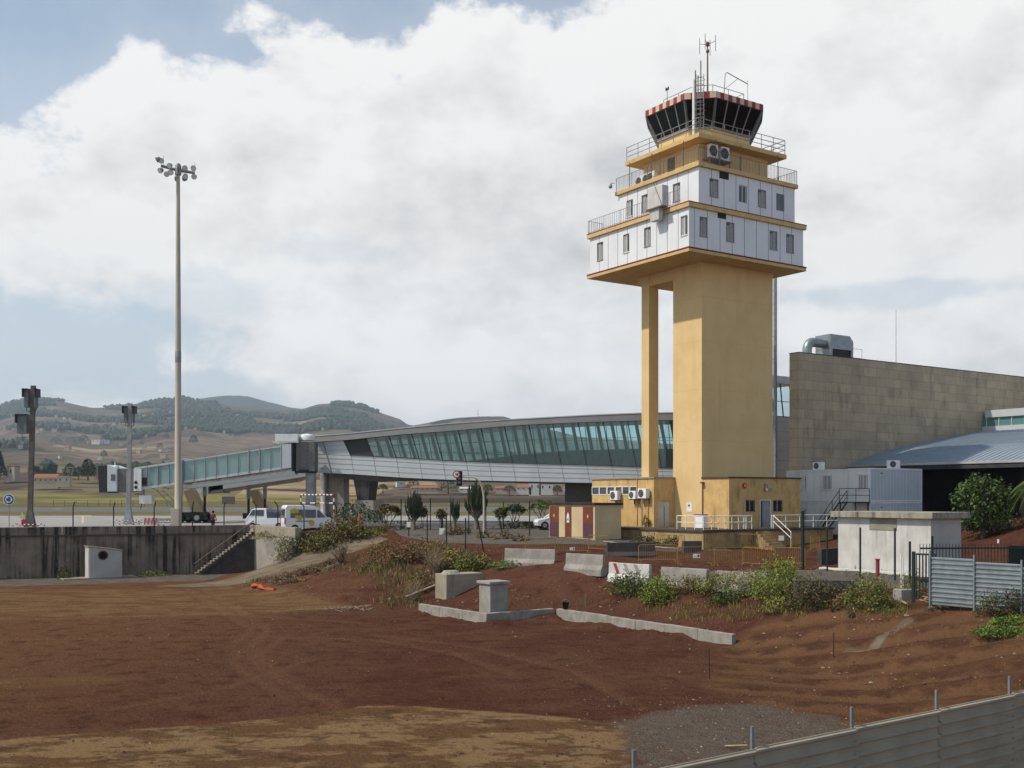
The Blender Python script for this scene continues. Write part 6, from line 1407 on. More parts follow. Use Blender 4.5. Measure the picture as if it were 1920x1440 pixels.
mb = MB(); mb.box(J(521, 0, 0)[0], J(563, 0, 0)[0], -1.4, 1.2, J(0, 828, 0)[2], J(0, 815, 0)[2], 0); mb.box(J(521, 0, 0)[0] - .03, J(521, 0, 0)[0] - .002, -1.1, .9, J(0, 826, 0)[2], J(0, 817, 0)[2], 1); mb.box(J(517, 0, 0)[0], J(565, 0, 0)[0], -1.5, 1.3, J(0, 831, 0)[2], J(0, 829, 0)[2], 0)
for p in (541, 546): mb.tube([J(p, 836, 0), J(p, 830, 0)], .1, 5)
mb.lathe(J(576, 0, 0)[0], 0, [(.75, J(0, 826, 0)[2]), (.75, J(0, 818, 0)[2]), (.6, J(0, 815, 0)[2]), (0, J(0, 813, 0)[2])], 14); mb.build('roof_equipment', ['container_white', 'dark_metal'], jb)
# the second bridge, farther back and lower
j2 = thing('boarding_bridge', 'second grey boarding bridge half hidden below and behind the glass one', 'boarding bridge', (R(580) * 117, 117, AZ))
def J2(px, py, y): return (R(px) * 117 - R(580) * 117, y, (CY - py) / F * 117 - AZ)
mb = MB(); mb.hexa([J2(400, 921, -1.5), J2(585, 893, -1.5), J2(585, 893, 1.5), J2(400, 921, 1.5), J2(400, 905, -1.5), J2(585, 878, -1.5), J2(585, 878, 1.5), J2(400, 905, 1.5)]); mb.build('tunnel', 'cladding', j2)
mb = MB(); mb.hexa([J2(395, 926, -1.2), J2(560, 903, -1.2), J2(560, 903, 1.2), J2(395, 926, 1.2), J2(395, 921.2, -1.4), J2(585, 893.2, -1.4), J2(585, 893.2, 1.4), J2(395, 921.2, 1.4)]); mb.build('underside', 'concrete_warm', j2)
mb = MB(); mb.hexa([J2(377, 926, -1.6), J2(398, 925, -1.6), J2(398, 925, 1.6), J2(377, 926, 1.6), J2(377, 908, -1.6), J2(398, 906, -1.6), J2(398, 906, 1.6), J2(377, 908, 1.6)]); mb.build('cab', 'cladding', j2, bevel=.05)
mb = MB(); mb.hexa([J2(398.3, 925, -1.5), J2(425, 924, -1.5), J2(425, 924, 1.5), J2(398.3, 925, 1.5), J2(398.3, 907, -1.5), J2(425, 905, -1.5), J2(425, 905, 1.5), J2(398.3, 907, 1.5)]); mb.box(J2(425, 0, 0)[0], J2(447, 0, 0)[0], -1.9, -1.55, J2(0, 945, 0)[2], J2(0, 931, 0)[2], 0); mb.build('hood', 'bellows', j2)
mb = MB()
for p in (466, 497): mb.box(J2(p - 3, 0, 0)[0], J2(p + 3, 0, 0)[0], -.2, .2, J2(0, 935, 0)[2], J2(0, 903, 0)[2], 0); mb.box(J2(p - 1.8, 0, 0)[0], J2(p + 1.8, 0, 0)[0], -.13, .13, .3, J2(0, 934, 0)[2], 1)
mb.box(J2(460, 0, 0)[0], J2(503, 0, 0)[0], -1.2, 1.2, .3, .9, 1); mb.build('lift_legs', ['steel_grey', 'dark_metal'], j2)
mb = MB(); mb.hexa([J2(462, 920, 1), J2(478, 918, 1), J2(478, 918, 2.2), J2(462, 920, 2.2), J2(480, 962, 1), J2(505, 960, 1), J2(505, 960, 2.2), J2(480, 962, 2.2)]); mb.build('covered_stairs', 'kiosk_cream', j2)

# ------------------------------------------------------------------ masts and poles
LY = 93.5; lx = R(334) * LY; lz = -2.9; lt = (CY - 312) / F * LY - lz
lm = thing('lamp_mast', 'very tall tapering pale mast with a crown of floodlights left of the gallery', 'lamp mast', (lx, LY, lz))
mb = MB(); mb.lathe(0, 0, [(.38, -.4), (.37, .3), (.30, .4), (.25, lt * .5), (.15, lt)], 16); mb.build('pole', 'mast_concrete', lm)
mb = MB(); mb.lathe(0, 0, [(.25, lt * .46), (.27, lt * .462), (.265, lt * .49), (.24, lt * .492)], 16); mb.build('band', 'steel_grey', lm)
mb = MB(); mb.box(-.35, .35, -.95, -.45, 0, 1.9); mb.build('control_box', 'mast_concrete', lm, bevel=.02)
mb = MB(); hd = lt - .35
mb.tube([(-1.35, -.5, hd + .25), (0, 0, hd), (1.35, .4, hd - .1)], .13, 6); mb.tube([(-.5, 1.3, hd), (.4, -1.2, hd)], .10, 6); mb.lathe(0, 0, [(.28, hd - .4), (.28, hd + .4), (.15, hd + .6)], 12)
mb.tube([(-1.15, -.4, hd + .3), (-1.15, -.4, hd + 1.2)], .02, 4); mb.tube([(1.35, .4, hd), (1.35, .4, hd + .85)], .02, 4)
for k in range(4): mb.tube([(.25, .1, hd - .2 + k * .12), (.75, .25, hd - .25 + k * .12)], .02, 4)
mb.build('crossarms', 'steel_grey', lm)
lamps = [(-1.55, -.6, .8, -.9, -.1), (-1.35, -.4, .75, .3, -1), (-1.3, -.55, -.15, -.5, -.8), (-.85, -.35, -.4, 0, -1), (-.4, -.9, .15, -.2, -1), (-.3, -1.0, -.45, .1, -1), (.55, .2, .3, .2, -1), (.6, .2, -.45, .1, -1), (1.2, .4, .35, .4, -1), (1.25, .4, -.4, .5, -1), (.2, 1.1, -.3, 0, 1), (-.5, 1.2, -.3, 0, 1)]
for x, y, z, dx_, dy_ in lamps:
    d_ = Vector((dx_, dy_, -.55)).normalized(); c_ = Vector((x, y, hd + z)); mb = MB(); mb.tube([c_ - d_ * .22, c_ - d_ * .12, c_ + d_ * .1, c_ + d_ * .2], [.08, .17, .235, .245], 12, 0)
    mb.tube([c_ + d_ * .2, c_ + d_ * .21], .21, 12, 1, False); mb.build('floodlight', ['steel_grey', 'lamp_glass'], lm)
def dock_pole(label, px0, px1, ptop, Y, hw0, hw1, boxes):
    x = R(px0) * Y; z = AZ - .1; h = (CY - ptop) / F * Y - z; dx_ = R(px1) * Y - x
    t = thing('docking_pole', label, 'pole', (x, Y, z)); mb = MB()
    r0, r1 = hw0 / F * Y, hw1 / F * Y
    sq = lambda r, z_, o: [(o - r, -r * .5, z_), (o + r, -r * .5, z_), (o + r, r * .5, z_), (o - r, r * .5, z_)]
    mb.loft([sq(r0 * 2.3, -.3, 0), sq(r0 * 2.2, .15, 0), sq(r0, 1.6, dx_ * .1), sq(r1, h, dx_)]); mb.build('pole', 'weathered_steel' if Y < 100 else 'steel_grey', t, bevel=.03)
    for bx0, bx1, by0, by1 in boxes:
        f_ = lambda p: R(p) * Y - x; zf = lambda p: (CY - p) / F * Y - z
        s_ = -1 if (bx0 + bx1) / 2 < px1 else 1
        mb = MB(); mb.box(f_(bx0 + (3 if s_ < 0 else 0)), f_(bx1 - (0 if s_ < 0 else 3)), -.25, .35, zf(by1), zf(by0) - .1); a = (bx0, bx0 + 3.2) if s_ < 0 else (bx1 - 3.2, bx1)
        mb.box(f_(a[0]), f_(a[1]), -.4, .5, zf(by0 + (by1 - by0) * .45), zf(by0), 1); mb.box(f_(bx0), f_(bx1), -.4, .5, zf(by0) - .08, zf(by0), 1); b__ = mb.build('display_box', ['box_grey', 'dark_metal'], t)
        mb = MB(); p = (bx0 + bx1) / 2; mb.tube([(f_(p), 0, zf(by1)), (f_(p), -.05, zf(by1 + 6)), (f_(p + (8 if s_ < 0 else -6)), 0, zf(by1 + 8))], .03, 5); mb.build('cable', 'dark_metal', b__)
    return t
dock_pole('taller dark steel pole with display boxes at the far left', 56, 62.5, 723, 93, 4.9, 4.6, [(44.5, 55, 729, 764), (66, 71.5, 729, 764), (31.5, 52, 777, 813)])
dock_pole('shorter grey steel pole with display boxes before the cab of the boarding bridge', 241, 243.5, 757.5, 104, 4.3, 3.9, [(231, 240, 762, 792), (248, 254, 762, 792)])
# red and white hoops round the pole feet
def hoop():
    mb = MB(); n = 10; pts_ = [(-.3, 0, 0), (-.3, 0, .25)] + [(-.3 * math.cos(t), 0, .38 + .2 * math.sin(t)) for t in np.linspace(0, math.pi, 6)] + [(.3, 0, .25), (.3, 0, 0)]
    for k in range(len(pts_) - 1): mb.tube([pts_[k], pts_[k + 1]], .038, 6, k % 2)
    return mb
hp = None
for k, (px, Y) in enumerate(((219, 102.5), (230, 102.6), (243, 102.2), (256, 102.5), (265, 102.5), (31, 91.2), (50, 91.3), (66, 91.3), (77, 91.2), (313, 99))):
    loc = (R(px) * Y, Y, (-3.0 if Y < 96 else AZ - .12) + (.12 if Y < 96 else 0)); grp = 'red and white hoops round the pole feet'
    lab = 'small red and white hoop guard at the foot of the ' + ('shorter grey pole' if k < 5 else 'taller dark pole' if k < 9 else 'tall lamp mast')
    if hp is None: hp = tag(hoop().build('hoop_guard', ['red_paint', 'white_metal'], None, loc=loc), lab, 'hoop guard', grp)
    else: o = dup(hp, loc, .3 * (k % 3), lab, grp)
mb = MB(); mb.loft([[(-.7, y, z_ * .75) for y, z_ in JP], [(.7, y, z_ * .75) for y, z_ in JP]])
for k in range(4): mb.hexa([(-.6 + k * .34, -.305, .12), (-.45 + k * .34, -.305, .12), (-.45 + k * .34, -.302, .1), (-.6 + k * .34, -.302, .1), (-.55 + k * .34, -.108, .74), (-.40 + k * .34, -.108, .74), (-.40 + k * .34, -.104, .73), (-.55 + k * .34, -.104, .73)], 1)
tag(mb.build('road_barrier', ['white_paint_worn', 'red_paint'], None, loc=(R(283) * 101, 101, AZ - .05)), 'small white barrier with red stripes on the apron beside the lamp mast', 'barrier')
mb = MB(); mb.box(-1, 1, -.3, .3, .35, .6); mb.box(-.9, -.7, -.2, .2, 0, .35); mb.box(.7, .9, -.2, .2, 0, .35); tag(mb.build('concrete_bench', 'concrete', None, loc=(R(308) * 103, 103, AZ)), 'low grey bench shaped block on the apron left of the lamp mast foot', 'block')
# road signs and lights at the far left
sg = thing('road_sign', 'round blue roundabout sign on a thin grey post at the far left', 'sign', (R(17) * 89.5, 89.5, -3.05)); hz_ = (CY - 936.5) / F * 89.5 + 3.05
mb = MB(); mb.tube([(0, 0, 0), (0, 0, hz_ + .3)], .035, 6); mb.build('post', 'steel_grey', sg)
mb = MB(); mb.disc((0, -.04, hz_), (0, 1, 0), .47, 24, 0, .03); mb.disc((0, -.06, hz_), (0, 1, 0), .42, 24, 1, .012)
for k in range(3):
    a = k * 2 * math.pi / 3 + .3; mb.tube([(.24 * math.cos(t), -.07, hz_ + .24 * math.sin(t)) for t in np.linspace(a, a + 1.5, 6)], .04, 4, 0)
    e = a - .05; c_ = (.24 * math.cos(e), -.072, hz_ + .24 * math.sin(e)); mb.add([(c_[0] + .11 * math.cos(e), -.072, c_[2] + .11 * math.sin(e)), (c_[0] - .11 * math.cos(e), -.072, c_[2] - .11 * math.sin(e)), (c_[0] + .17 * math.sin(e), -.072, c_[2] - .17 * math.cos(e))], [(0, 1, 2)], 0)
mb.build('disc', ['sign_white', 'sign_blue'], sg)
mb = MB(); h0 = 1.6; mb.tube([(0, 0, 0), (0, 0, h0)], .05, 6, 0); mb.box(-.14, .14, -.1, .1, .55, 1.05, 1); mb.box(-.28, .18, -.12, .12, 1.15, 1.42, 2); mb.tube([(0, 0, 1.42), (-.1, 0, 1.7)], .07, 6, 2)
tag(mb.build('beacon_post', ['steel_grey', 'sign_red', 'kiosk_cream'], None, loc=(R(44) * 92, 92, -3.0)), 'short post with a red plate and pale lamps beside the taller dark pole', 'post')
# red and white height gauge by the gallery columns
hgm = thing('height_gauge', 'red and white striped frame standing behind the minibus', 'barrier', (R(595) * 101, 101, -2.9))
def striped(mb, a, b_, r_, n):
    a, b_ = Vector(a), Vector(b_)
    for k in range(n): mb.tube([a.lerp(b_, k / n), a.lerp(b_, (k + 1) / n)], r_, 5, k % 2, False)
zg = lambda py: (CY - py) / F * 101 + 2.9
wg = 31 / F * 101; mb = MB(); striped(mb, (-wg, 0, zg(928)), (wg, 0, zg(928)), .09, 18); striped(mb, (-wg, 0, zg(943.5)), (wg, 0, zg(943.5)), .07, 7); mb.build('crossbar', ['white_metal', 'red_paint'], hgm)
for s_ in (-wg, wg): mb = MB(); striped(mb, (s_, 0, 0), (s_, 0, zg(927)), .08, 9); mb.build('post', ['red_paint', 'white_metal'], hgm)
# traffic light on a curved arm
tlY = 86; tx, ty, tz = at(906.5, tlY); tl = thing('traffic_light', 'traffic light with a round red ringed sign hanging from a curved pale arm', 'traffic light', (tx, ty, tz))
tp = lambda px, py: (R(px) * tlY - tx, 0, (CY - py) / F * tlY - tz)
arc = [tp(907.5, 0)[0:1] + (0, -.3), tp(907.5, 960), tp(907, 930), tp(904, 913), tp(899, 902), tp(892, 896), tp(884, 894.5), tp(868, 894.5)]
mb = MB(); mb.tube(arc, [.10, .09, .08, .075, .07, .065, .06, .055], 8); mb.build('arm', 'mast_concrete', tl)
c_ = tp(861, 897); mb = MB(); mb.box(c_[0] - .26, c_[0] + .26, .10, .13, c_[2] - .62, c_[2] + .62, 1); mb.box(c_[0] - .24, c_[0] + .24, .06, .098, c_[2] - .60, c_[2] + .60, 0); mb.box(c_[0] - .15, c_[0] + .15, -.15, .06, c_[2] - .5, c_[2] + .5, 0)
hd_ = mb.build('signal_head', ['dark_metal', 'sign_white'], tl)
for k in (-.32, 0, .32): mb = MB(); mb.disc((c_[0] - .0, -.16, c_[2] + k), (0, 1, 0), .11, 12, 0, .02); mb.tube([(c_[0] + .12 * math.cos(t), -.28, c_[2] + k + .12 * math.sin(t)) for t in np.linspace(0, math.pi, 8)], .012, 4, 1); mb.build('lens', ['window_glass', 'dark_metal'], hd_)
c2 = tp(856, 889.5); mb = MB(); mb.disc((c2[0], -.2, c2[2]), (0, 1, 0), .30, 20, 0, .02); mb.disc((c2[0], -.215, c2[2]), (0, 1, 0), .22, 20, 1, .012)
mb.tube([(c2[0] - .1, -.225, c2[2] + .08), (c2[0] + .02, -.225, c2[2] - .02)], .03, 4, 2); mb.box(c2[0] + .02, c2[0] + .12, -.23, -.222, c2[2] - .1, c2[2] + .1, 2); mb.build('sign_disc', ['sign_red', 'sign_white', 'dark_metal'], tl)
mb = MB(); mb.box(-.3, .3, -.2, .2, .0, .35); mb.tube([(0, 0, .35), (0, 0, 1.0)], .1, 6, 1); 
# apron lead-in line
def strip(mb, pts4): mb.loft([pts4, [(x, y, z + .006) for x, y, z in pts4]])
mb = MB(); zA = AZ + .004
strip(mb, [(R(153) * 107, 107, zA), (R(157.5) * 107, 107, zA), (R(157) * 148, 148, zA), (R(153.5) * 148, 148, zA)]); strip(mb, [(R(138) * 148, 148, zA), (R(172) * 148, 148, zA), (R(172) * 152, 152, zA), (R(138) * 152, 152, zA)])
tag(mb.build('apron_marking', 'kiosk_cream'), kind='structure')
mb = MB()
for px in (100, 260, 400, 560, 760, 1000): strip(mb, [(R(px) * 240, 240, zA), (R(px + 16) * 240, 240, zA), (R(px + 16) * 241, 241, zA), (R(px) * 241, 241, zA)])
tag(mb.build('runway_marking', 'sign_white'), kind='structure')
# ------------------------------------------------------------------ vehicles and the person
def car(name, label, loc, rz, prof, wid, body_mat, wheels, glass_polys, wr=.33, cat='car', extra=None, inset=.12):
    t = thing(name, label, cat, loc, rz); hw = wid / 2; zt = max(z for x, z in prof)
    def ring(y, k): return [(x * (1 - .012 * k), y * (1 - .13 * max(0, (z - 1.0)) / (zt - .99)), z - (.03 * k if z > .6 else 0)) for x, z in prof]
    mb = MB(); mb.loft([ring(-hw, 1.0), ring(-hw + .06, 0), ring(hw - .06, 0), ring(hw, 1.0)], 0); mb.build('body', body_mat, t, bevel=.02)
    for nm, poly, mat_ in glass_polys:
        for s_ in (-1, 1):
            mb = MB(); yy = lambda z: s_ * (hw * (1 - .13 * max(0, (z - 1.0)) / (zt - .99)) + .006)
            n = len(poly); mb.loft([[(x, yy(z), z) for x, z in poly], [(x, yy(z) + s_ * .012, z) for x, z in poly]]); mb.build(nm, mat_, t)
    for x in wheels:
        for s_ in (-1, 1):
            mb = MB(); mb.tube([(x, s_ * (hw - .2), wr), (x, s_ * (hw + .02), wr)], wr, 18, 0, False); mb.tube([(x, s_ * (hw + .02), wr), (x, s_ * (hw + .035), wr)], wr * .58, 14, 1, False); mb.build('wheel', ['tyre', 'steel_grey'], t)
    return t
van_p = [(-2.3, .35), (2.25, .35), (2.32, .75), (2.15, 1.05), (1.35, 1.35), (.72, 2.02), (.35, 2.28), (-.6, 2.36), (-2.15, 2.36), (-2.28, 2.2), (-2.34, .9)]
vX, vY = R(579) * 95.5, 95.5
vn = car('minibus', 'white minibus with yellow spots parked behind the pale side wall', (vX, vY, -3.08), math.radians(24), van_p, 1.9, 'car_white', (-1.45, 1.5),
         [('window', [(-1.85, 1.25), (-.72, 1.25), (-.72, 1.98), (-1.85, 1.98)], 'window_glass'), ('window', [(-.55, 1.25), (.42, 1.25), (.42, 1.95), (-.55, 1.98)], 'window_glass'), ('window', [(.55, 1.25), (1.30, 1.28), (.72, 1.92), (.55, 1.92)], 'window_glass')], cat='minibus')
mb = MB(); f_ = lambda x, z, r_, m_=0: mb.disc((x, -.95 * (1 - .13 * max(0, z - 1) / 1.37) - .022, z), (0, 1, 0), r_, 20, m_, .008)
f_(-1.5, 1.75, .36); f_(-1.02, 1.25, .22); f_(.02, .78, .26); f_(-1.3, 1.35, .16); mb.build('yellow_spots', 'van_yellow', vn)
mb = MB(); mb.box(-1.4, -.05, -.985, -.955, .93, .99); mb.box(-2.36, -2.325, -.8, .8, 1.25, 2.05, 0); mb.build('side_rail', 'window_glass', vn)
for s_ in (-1, 1): mb = MB(); mb.box(-2.37, -2.28, s_ * .88 - .08, s_ * .88 + .07, .7, 1.25); mb.build('tail_light', 'tail_red', vn)
tr_p = [(-1.95, .45), (1.95, .45), (2.0, .9), (1.7, 1.3), (1.35, 1.85), (1.1, 1.95), (.05, 1.95), (-.05, 1.05), (-1.95, 1.05)]
tX, tY = R(503) * 100.5, 100.5
tk_ = car('pickup_truck', 'small white truck with a dark blue tarpaulin over its bed, facing left behind the minibus', (tX, tY, -3.0), math.radians(180), [(x, z) for x, z in tr_p], 1.6, 'car_white', (-1.15, 1.25),
          [('window', [(.25, 1.25), (.95, 1.25), (.95, 1.8), (.25, 1.8)], 'window_glass'), ('window', [(1.08, 1.28), (1.62, 1.28), (1.32, 1.78), (1.08, 1.8)], 'window_glass')], wr=.30, cat='truck')
mb = MB(); mb.loft([[(-1.93, -.78, 1.06), (-.08, -.78, 1.06), (-.08, .78, 1.06), (-1.93, .78, 1.06)], [(-1.93, -.76, 1.5), (-.08, -.76, 1.6), (-.08, .76, 1.6), (-1.93, .76, 1.5)], [(-1.8, -.5, 1.72), (-.1, -.5, 1.85), (-.1, .5, 1.85), (-1.8, .5, 1.72)]]); mb.build('tarpaulin', 'tarp_blue', tk_, bevel=.03)
cp_ = [(-1.8, .3), (1.75, .3), (1.82, .6), (1.7, .8), (.95, .95), (.35, 1.38), (-.4, 1.46), (-1.3, 1.4), (-1.75, 1.0), (-1.85, .7)]
cl = at(1043, 90, .02); car('hatchback_car', 'small white hatchback half hidden behind the cream kiosk', cl, math.radians(190), cp_, 1.65, 'car_white', (-1.15, 1.15),
    [('window', [(-.95, .95), (-.2, .95), (-.2, 1.36), (-1.05, 1.3)], 'window_glass'), ('window', [(-.1, .95), (.75, .95), (.3, 1.32), (-.1, 1.36)], 'window_glass')])
def limb(pts_, radii, name, mat_, parent, sub=1):
    me = bpy.data.meshes.new(name); ed = []
    vs = []; rs_ = []
    for chain, rad in zip(pts_, radii):
        prev = None
        for p, r_ in zip(chain, rad):
            key = tuple(round(c, 4) for c in p)
            if key in vs: i = vs.index(key)
            else: vs.append(key); rs_.append(r_); i = len(vs) - 1
            if prev is not None: ed.append((prev, i))
            prev = i
    me.from_pydata(vs, ed, []); me.materials.append(M[mat_]); o = bpy.data.objects.new(name, me); COL.objects.link(o); o.parent = parent
    me.update()
    sk = o.modifiers.new('skin', 'SKIN'); sv_ = me.skin_vertices
    if not sv_:
        bm = bmesh.new(); bm.from_mesh(me); bm.verts.layers.skin.verify(); bm.to_mesh(me); bm.free(); sv_ = me.skin_vertices
    for i, r_ in enumerate(rs_): sv_[0].data[i].radius = (r_, r_); sv_[0].data[i].use_root = (i == 0)
    s_ = o.modifiers.new('sub', 'SUBSURF'); s_.levels = s_.render_levels = sub
    for p in me.polygons: p.use_smooth = True
    return o
pe = thing('person', 'person in a maroon shirt with a dark shoulder bag standing behind the wall', 'person', (R(399.5) * 97.2, 97.2, -3.02), math.radians(160))
pel = (0, 0, .92)
limb([[pel, (0, .01, 1.12), (0, .0, 1.34), (0, -.01, 1.46), (0, -.03, 1.56), (0, -.04, 1.64), (0, -.03, 1.72)], [pel, (.10, 0, .88), (.12, -.02, .50), (.12, .02, .09), (.12, -.1, .04)], [pel, (-.10, 0, .88), (-.13, .05, .50), (-.13, .12, .09), (-.13, .0, .04)],
      [(0, 0, 1.34), (.17, 0, 1.40), (.25, .02, 1.16), (.20, -.16, .98), (.19, -.24, .95)], [(0, 0, 1.34), (-.17, 0, 1.40), (-.27, -.02, 1.16), (-.31, -.10, .93), (-.31, -.13, .85)]],
     [[.14, .125, .145, .07, .055, .095, .075], [.14, .085, .058, .042, .04], [.14, .085, .058, .042, .04], [.145, .07, .045, .034, .035], [.145, .07, .045, .034, .035]], 'body', 'skin', pe)
limb([[(0, 0, .90), (0, .01, 1.12), (0, 0, 1.34), (0, -.005, 1.43)], [(0, 0, 1.34), (.17, 0, 1.40), (.24, .01, 1.2)], [(0, 0, 1.34), (-.17, 0, 1.40), (-.255, -.015, 1.2)]], [[.165, .15, .165, .08], [.165, .09, .066], [.165, .09, .066]], 'shirt', 'shirt_maroon', pe)
limb([[pel, (.10, 0, .86), (.12, -.02, .50), (.12, .02, .10)], [pel, (-.10, 0, .86), (-.13, .05, .50), (-.13, .12, .10)]], [[.155, .10, .075, .06], [.155, .10, .075, .06]], 'trousers', 'trousers_dark', pe)
mb = MB(); mb.lathe(0, -.015, [(.02, 1.78), (.08, 1.765), (.115, 1.70), (.11, 1.63), (.06, 1.58)], 12); mb.build('hair', 'hair_dark', pe)
bg_ = MB(); bg_.loft([[(-.12, -.06, 0), (.12, -.06, 0), (.12, .06, 0), (-.12, .06, 0)], [(-.13, -.06, .3), (.13, -.06, .3), (.13, .06, .3), (-.13, .06, .3)]]); bg_.tube([(-.1, 0, .3), (.0, .02, .62), (.1, 0, .3)], .015, 4)
tag(bg_.build('shoulder_bag', 'trousers_dark', None, loc=(R(393) * 97.0, 97.0, -2.35), bevel=.02), 'dark shoulder bag at the left hip of the person in maroon', 'bag')
# ------------------------------------------------------------------ plants
def leaves(mb, pts, size, nm, rnd, up=.3):
    for p in pts:
        s_ = size * rnd.uniform(.6, 1.3); a = Vector((rnd.gauss(0, 1), rnd.gauss(0, 1), rnd.gauss(0, 1))).normalized(); b_ = a.cross(Vector((rnd.gauss(0, 1), rnd.gauss(0, 1), rnd.gauss(up, 1)))).normalized()
        p = Vector(p); mb.add([p - a * s_, p - b_ * s_ * .45, p + a * s_, p + b_ * s_ * .45], [(0, 1, 2, 3)], rnd.randrange(nm) if rnd.random() < .35 else min(nm - 1, int(abs(math.sin(p.x * 3 + p.y * 2 + p.z * 4)) * nm)))
def bush(label, loc, rx, ry, h, n, size, mats, name='bush', cat='bush', seed=1, dens=.75, stems=10, stem_mat='twig', lump=.33, group=None, hollow=.35):
    rnd = random.Random(seed); t = thing(name, label, cat, loc, 0, group); mb = MB(); pts_ = []
    n = int(n * 1.2); ncl = max(6, int(n / 20)); cl = []
    for k in range(ncl):
        while True:
            x, y, z = rnd.uniform(-1, 1), rnd.uniform(-1, 1), rnd.uniform(0.05, 1)
            q = x * x + y * y + (z * .95) ** 2
            if q < 1 and q > hollow * rnd.random(): break
        cl.append((x * rx, y * ry, z * h))
    for k in range(n):
        c_ = cl[rnd.randrange(ncl)]; pts_.append((c_[0] + rnd.gauss(0, lump * rx * .45), c_[1] + rnd.gauss(0, lump * ry * .45), max(.02, c_[2] + rnd.gauss(0, lump * h * .35))))
    leaves(mb, pts_, size, len(mats), rnd); mb.build('foliage', mats, t)
    if stems:
        mb = MB()
        for k in range(stems):
            c_ = cl[rnd.randrange(ncl)]; m_ = (c_[0] * .4 + rnd.gauss(0, .05), c_[1] * .4 + rnd.gauss(0, .05), c_[2] * .55); mb.tube([(rnd.gauss(0, rx * .08), rnd.gauss(0, ry * .08), -.15), m_, c_], [.022, .015, .006], 4)
        mb.build('stem', stem_mat, t)
    return t
def twiggy(label, loc, r_, h, n, mat_='twig', seed=1, leafmats=None, nl=0, name='dry_shrub', size=.05):
    rnd = random.Random(seed); t = thing(name, label, 'shrub', loc); mb = MB(); tips = []
    for k in range(n):
        a = rnd.uniform(0, 6.28); q = r_ * math.sqrt(rnd.random()); e = (q * math.cos(a), q * math.sin(a), h * rnd.uniform(.55, 1.05) * (1 - .35 * (q / r_) ** 2)); m_ = (e[0] * .45 + rnd.gauss(0, .05), e[1] * .45 + rnd.gauss(0, .05), e[2] * .5)
        mb.tube([(rnd.gauss(0, .06), rnd.gauss(0, .06), -.1), m_, e], [.022, .014, .005], 3)
        for j in range(3):
            s_ = Vector(m_).lerp(Vector(e), rnd.uniform(.2, .9)); d_ = Vector((rnd.gauss(0, .2), rnd.gauss(0, .2), rnd.uniform(.1, .35))) * (h * .5); mb.tube([s_, s_ + d_], [.010, .004], 3); tips.append(s_ + d_)
    mb.build('stem', mat_, t)
    if leafmats:
        mb = MB(); leaves(mb, [tips[rnd.randrange(len(tips))] + Vector((rnd.gauss(0, .08), rnd.gauss(0, .08), rnd.gauss(0, .08))) for k in range(nl)], size, len(leafmats), rnd); mb.build('foliage', leafmats, t)
    return t
def H(px, py, dz=-.05): x, y, z = hit(px, py); return (x, y, z + dz)
# bank beside the minibus
bush('large brown green bush in front of the minibus nose', at(640, 87, -.2), 2.0, 1.3, 2.2, 1700, .11, ['leaf_brown', 'leaf_dry', 'leaf_olive'], seed=1, stems=18)
bush('olive bush below the rear of the minibus', at(588, 86.5, -.3), 2.3, 1.2, 1.6, 1600, .11, ['leaf_olive', 'leaf_brown', 'leaf_dark'], seed=2)
bush('yellow green bush on the bank between the side wall and the dirt ramp', H(598, 1031), 1.5, 1.0, 1.2, 1300, .10, ['leaf_olive', 'leaf_yellow', 'leaf_brown'], seed=3)
bush('pale grey green bush against the pale side wall', H(536, 1050), 1.0, .9, 1.9, 1300, .09, ['leaf_pale', 'leaf_olive', 'leaf_pale'], seed=4, stem_mat='twig_pale')
bush('green tuft at the right of the orange marker', at(690, 87.5, -.1), 1.5, .8, .55, 700, .09, ['leaf_olive', 'leaf_yellow'], seed=5, stems=0)
bush('wide brown bush right of the orange marker behind the ramp top', at(668, 88, -.2), 1.2, 1.0, 1.4, 1100, .10, ['leaf_brown', 'leaf_olive'], seed=25)
for k in range(2): pass
twiggy('bare dark twiggy shrub standing alone on the dirt ramp', H(640, 1058), .9, 1.75, 60, 'twig', 6, ['leaf_brown'], 150)
twiggy('small low bare shrub left of the lone twiggy shrub', H(618, 1060), .5, .6, 30, 'twig', 66, ['leaf_brown'], 80)
bush('rust red dry bush at the crest of the mound by the ramp', H(722, 1045), 1.6, 1.2, 1.1, 1300, .08, ['leaf_rust', 'leaf_dry', 'leaf_olive'], seed=7)
bush('brown dry bush on the mound crest right of the rust red one', H(752, 1055), 1.7, 1.2, 1.3, 1500, .085, ['leaf_dry', 'leaf_brown', 'leaf_rust'], seed=8, stems=20)
bush('grey brown airy bush at the middle of the mound crest', H(800, 1052), 1.9, 1.2, 1.5, 1400, .08, ['leaf_brown', 'leaf_olive', 'leaf_dry'], seed=9, stems=26)
twiggy('tall bare twigs in front of the grey brown bush', H(818, 1075), .9, 1.8, 70, 'twig_pale', 10, ['leaf_dry'], 200)
bush('yellow grass like bush above the half buried block', H(850, 1062), 1.3, 1.0, 1.0, 1500, .09, ['leaf_yellow', 'leaf_olive', 'leaf_dry'], seed=11)
bush('round green bush right of the yellow one above the block', H(890, 1068), 1.4, 1.0, 1.0, 1700, .08, ['leaf_green', 'leaf_yellow', 'leaf_olive'], seed=12)
bush('low bright green clump between the green bush and the left barrier', H(962, 1062), 1.3, .7, .42, 700, .07, ['leaf_bright', 'leaf_green'], seed=13, stems=0)
bush('small green weeds on the front of the mound', H(705, 1064), .9, .6, .4, 600, .07, ['leaf_green', 'leaf_olive'], seed=14, stems=0)
bush('brown scrub hanging on the mound beside the plank', H(790, 1110), 1.1, .9, 1.3, 700, .075, ['leaf_brown', 'leaf_dry', 'leaf_olive'], seed=15, stems=26, stem_mat='twig_pale')
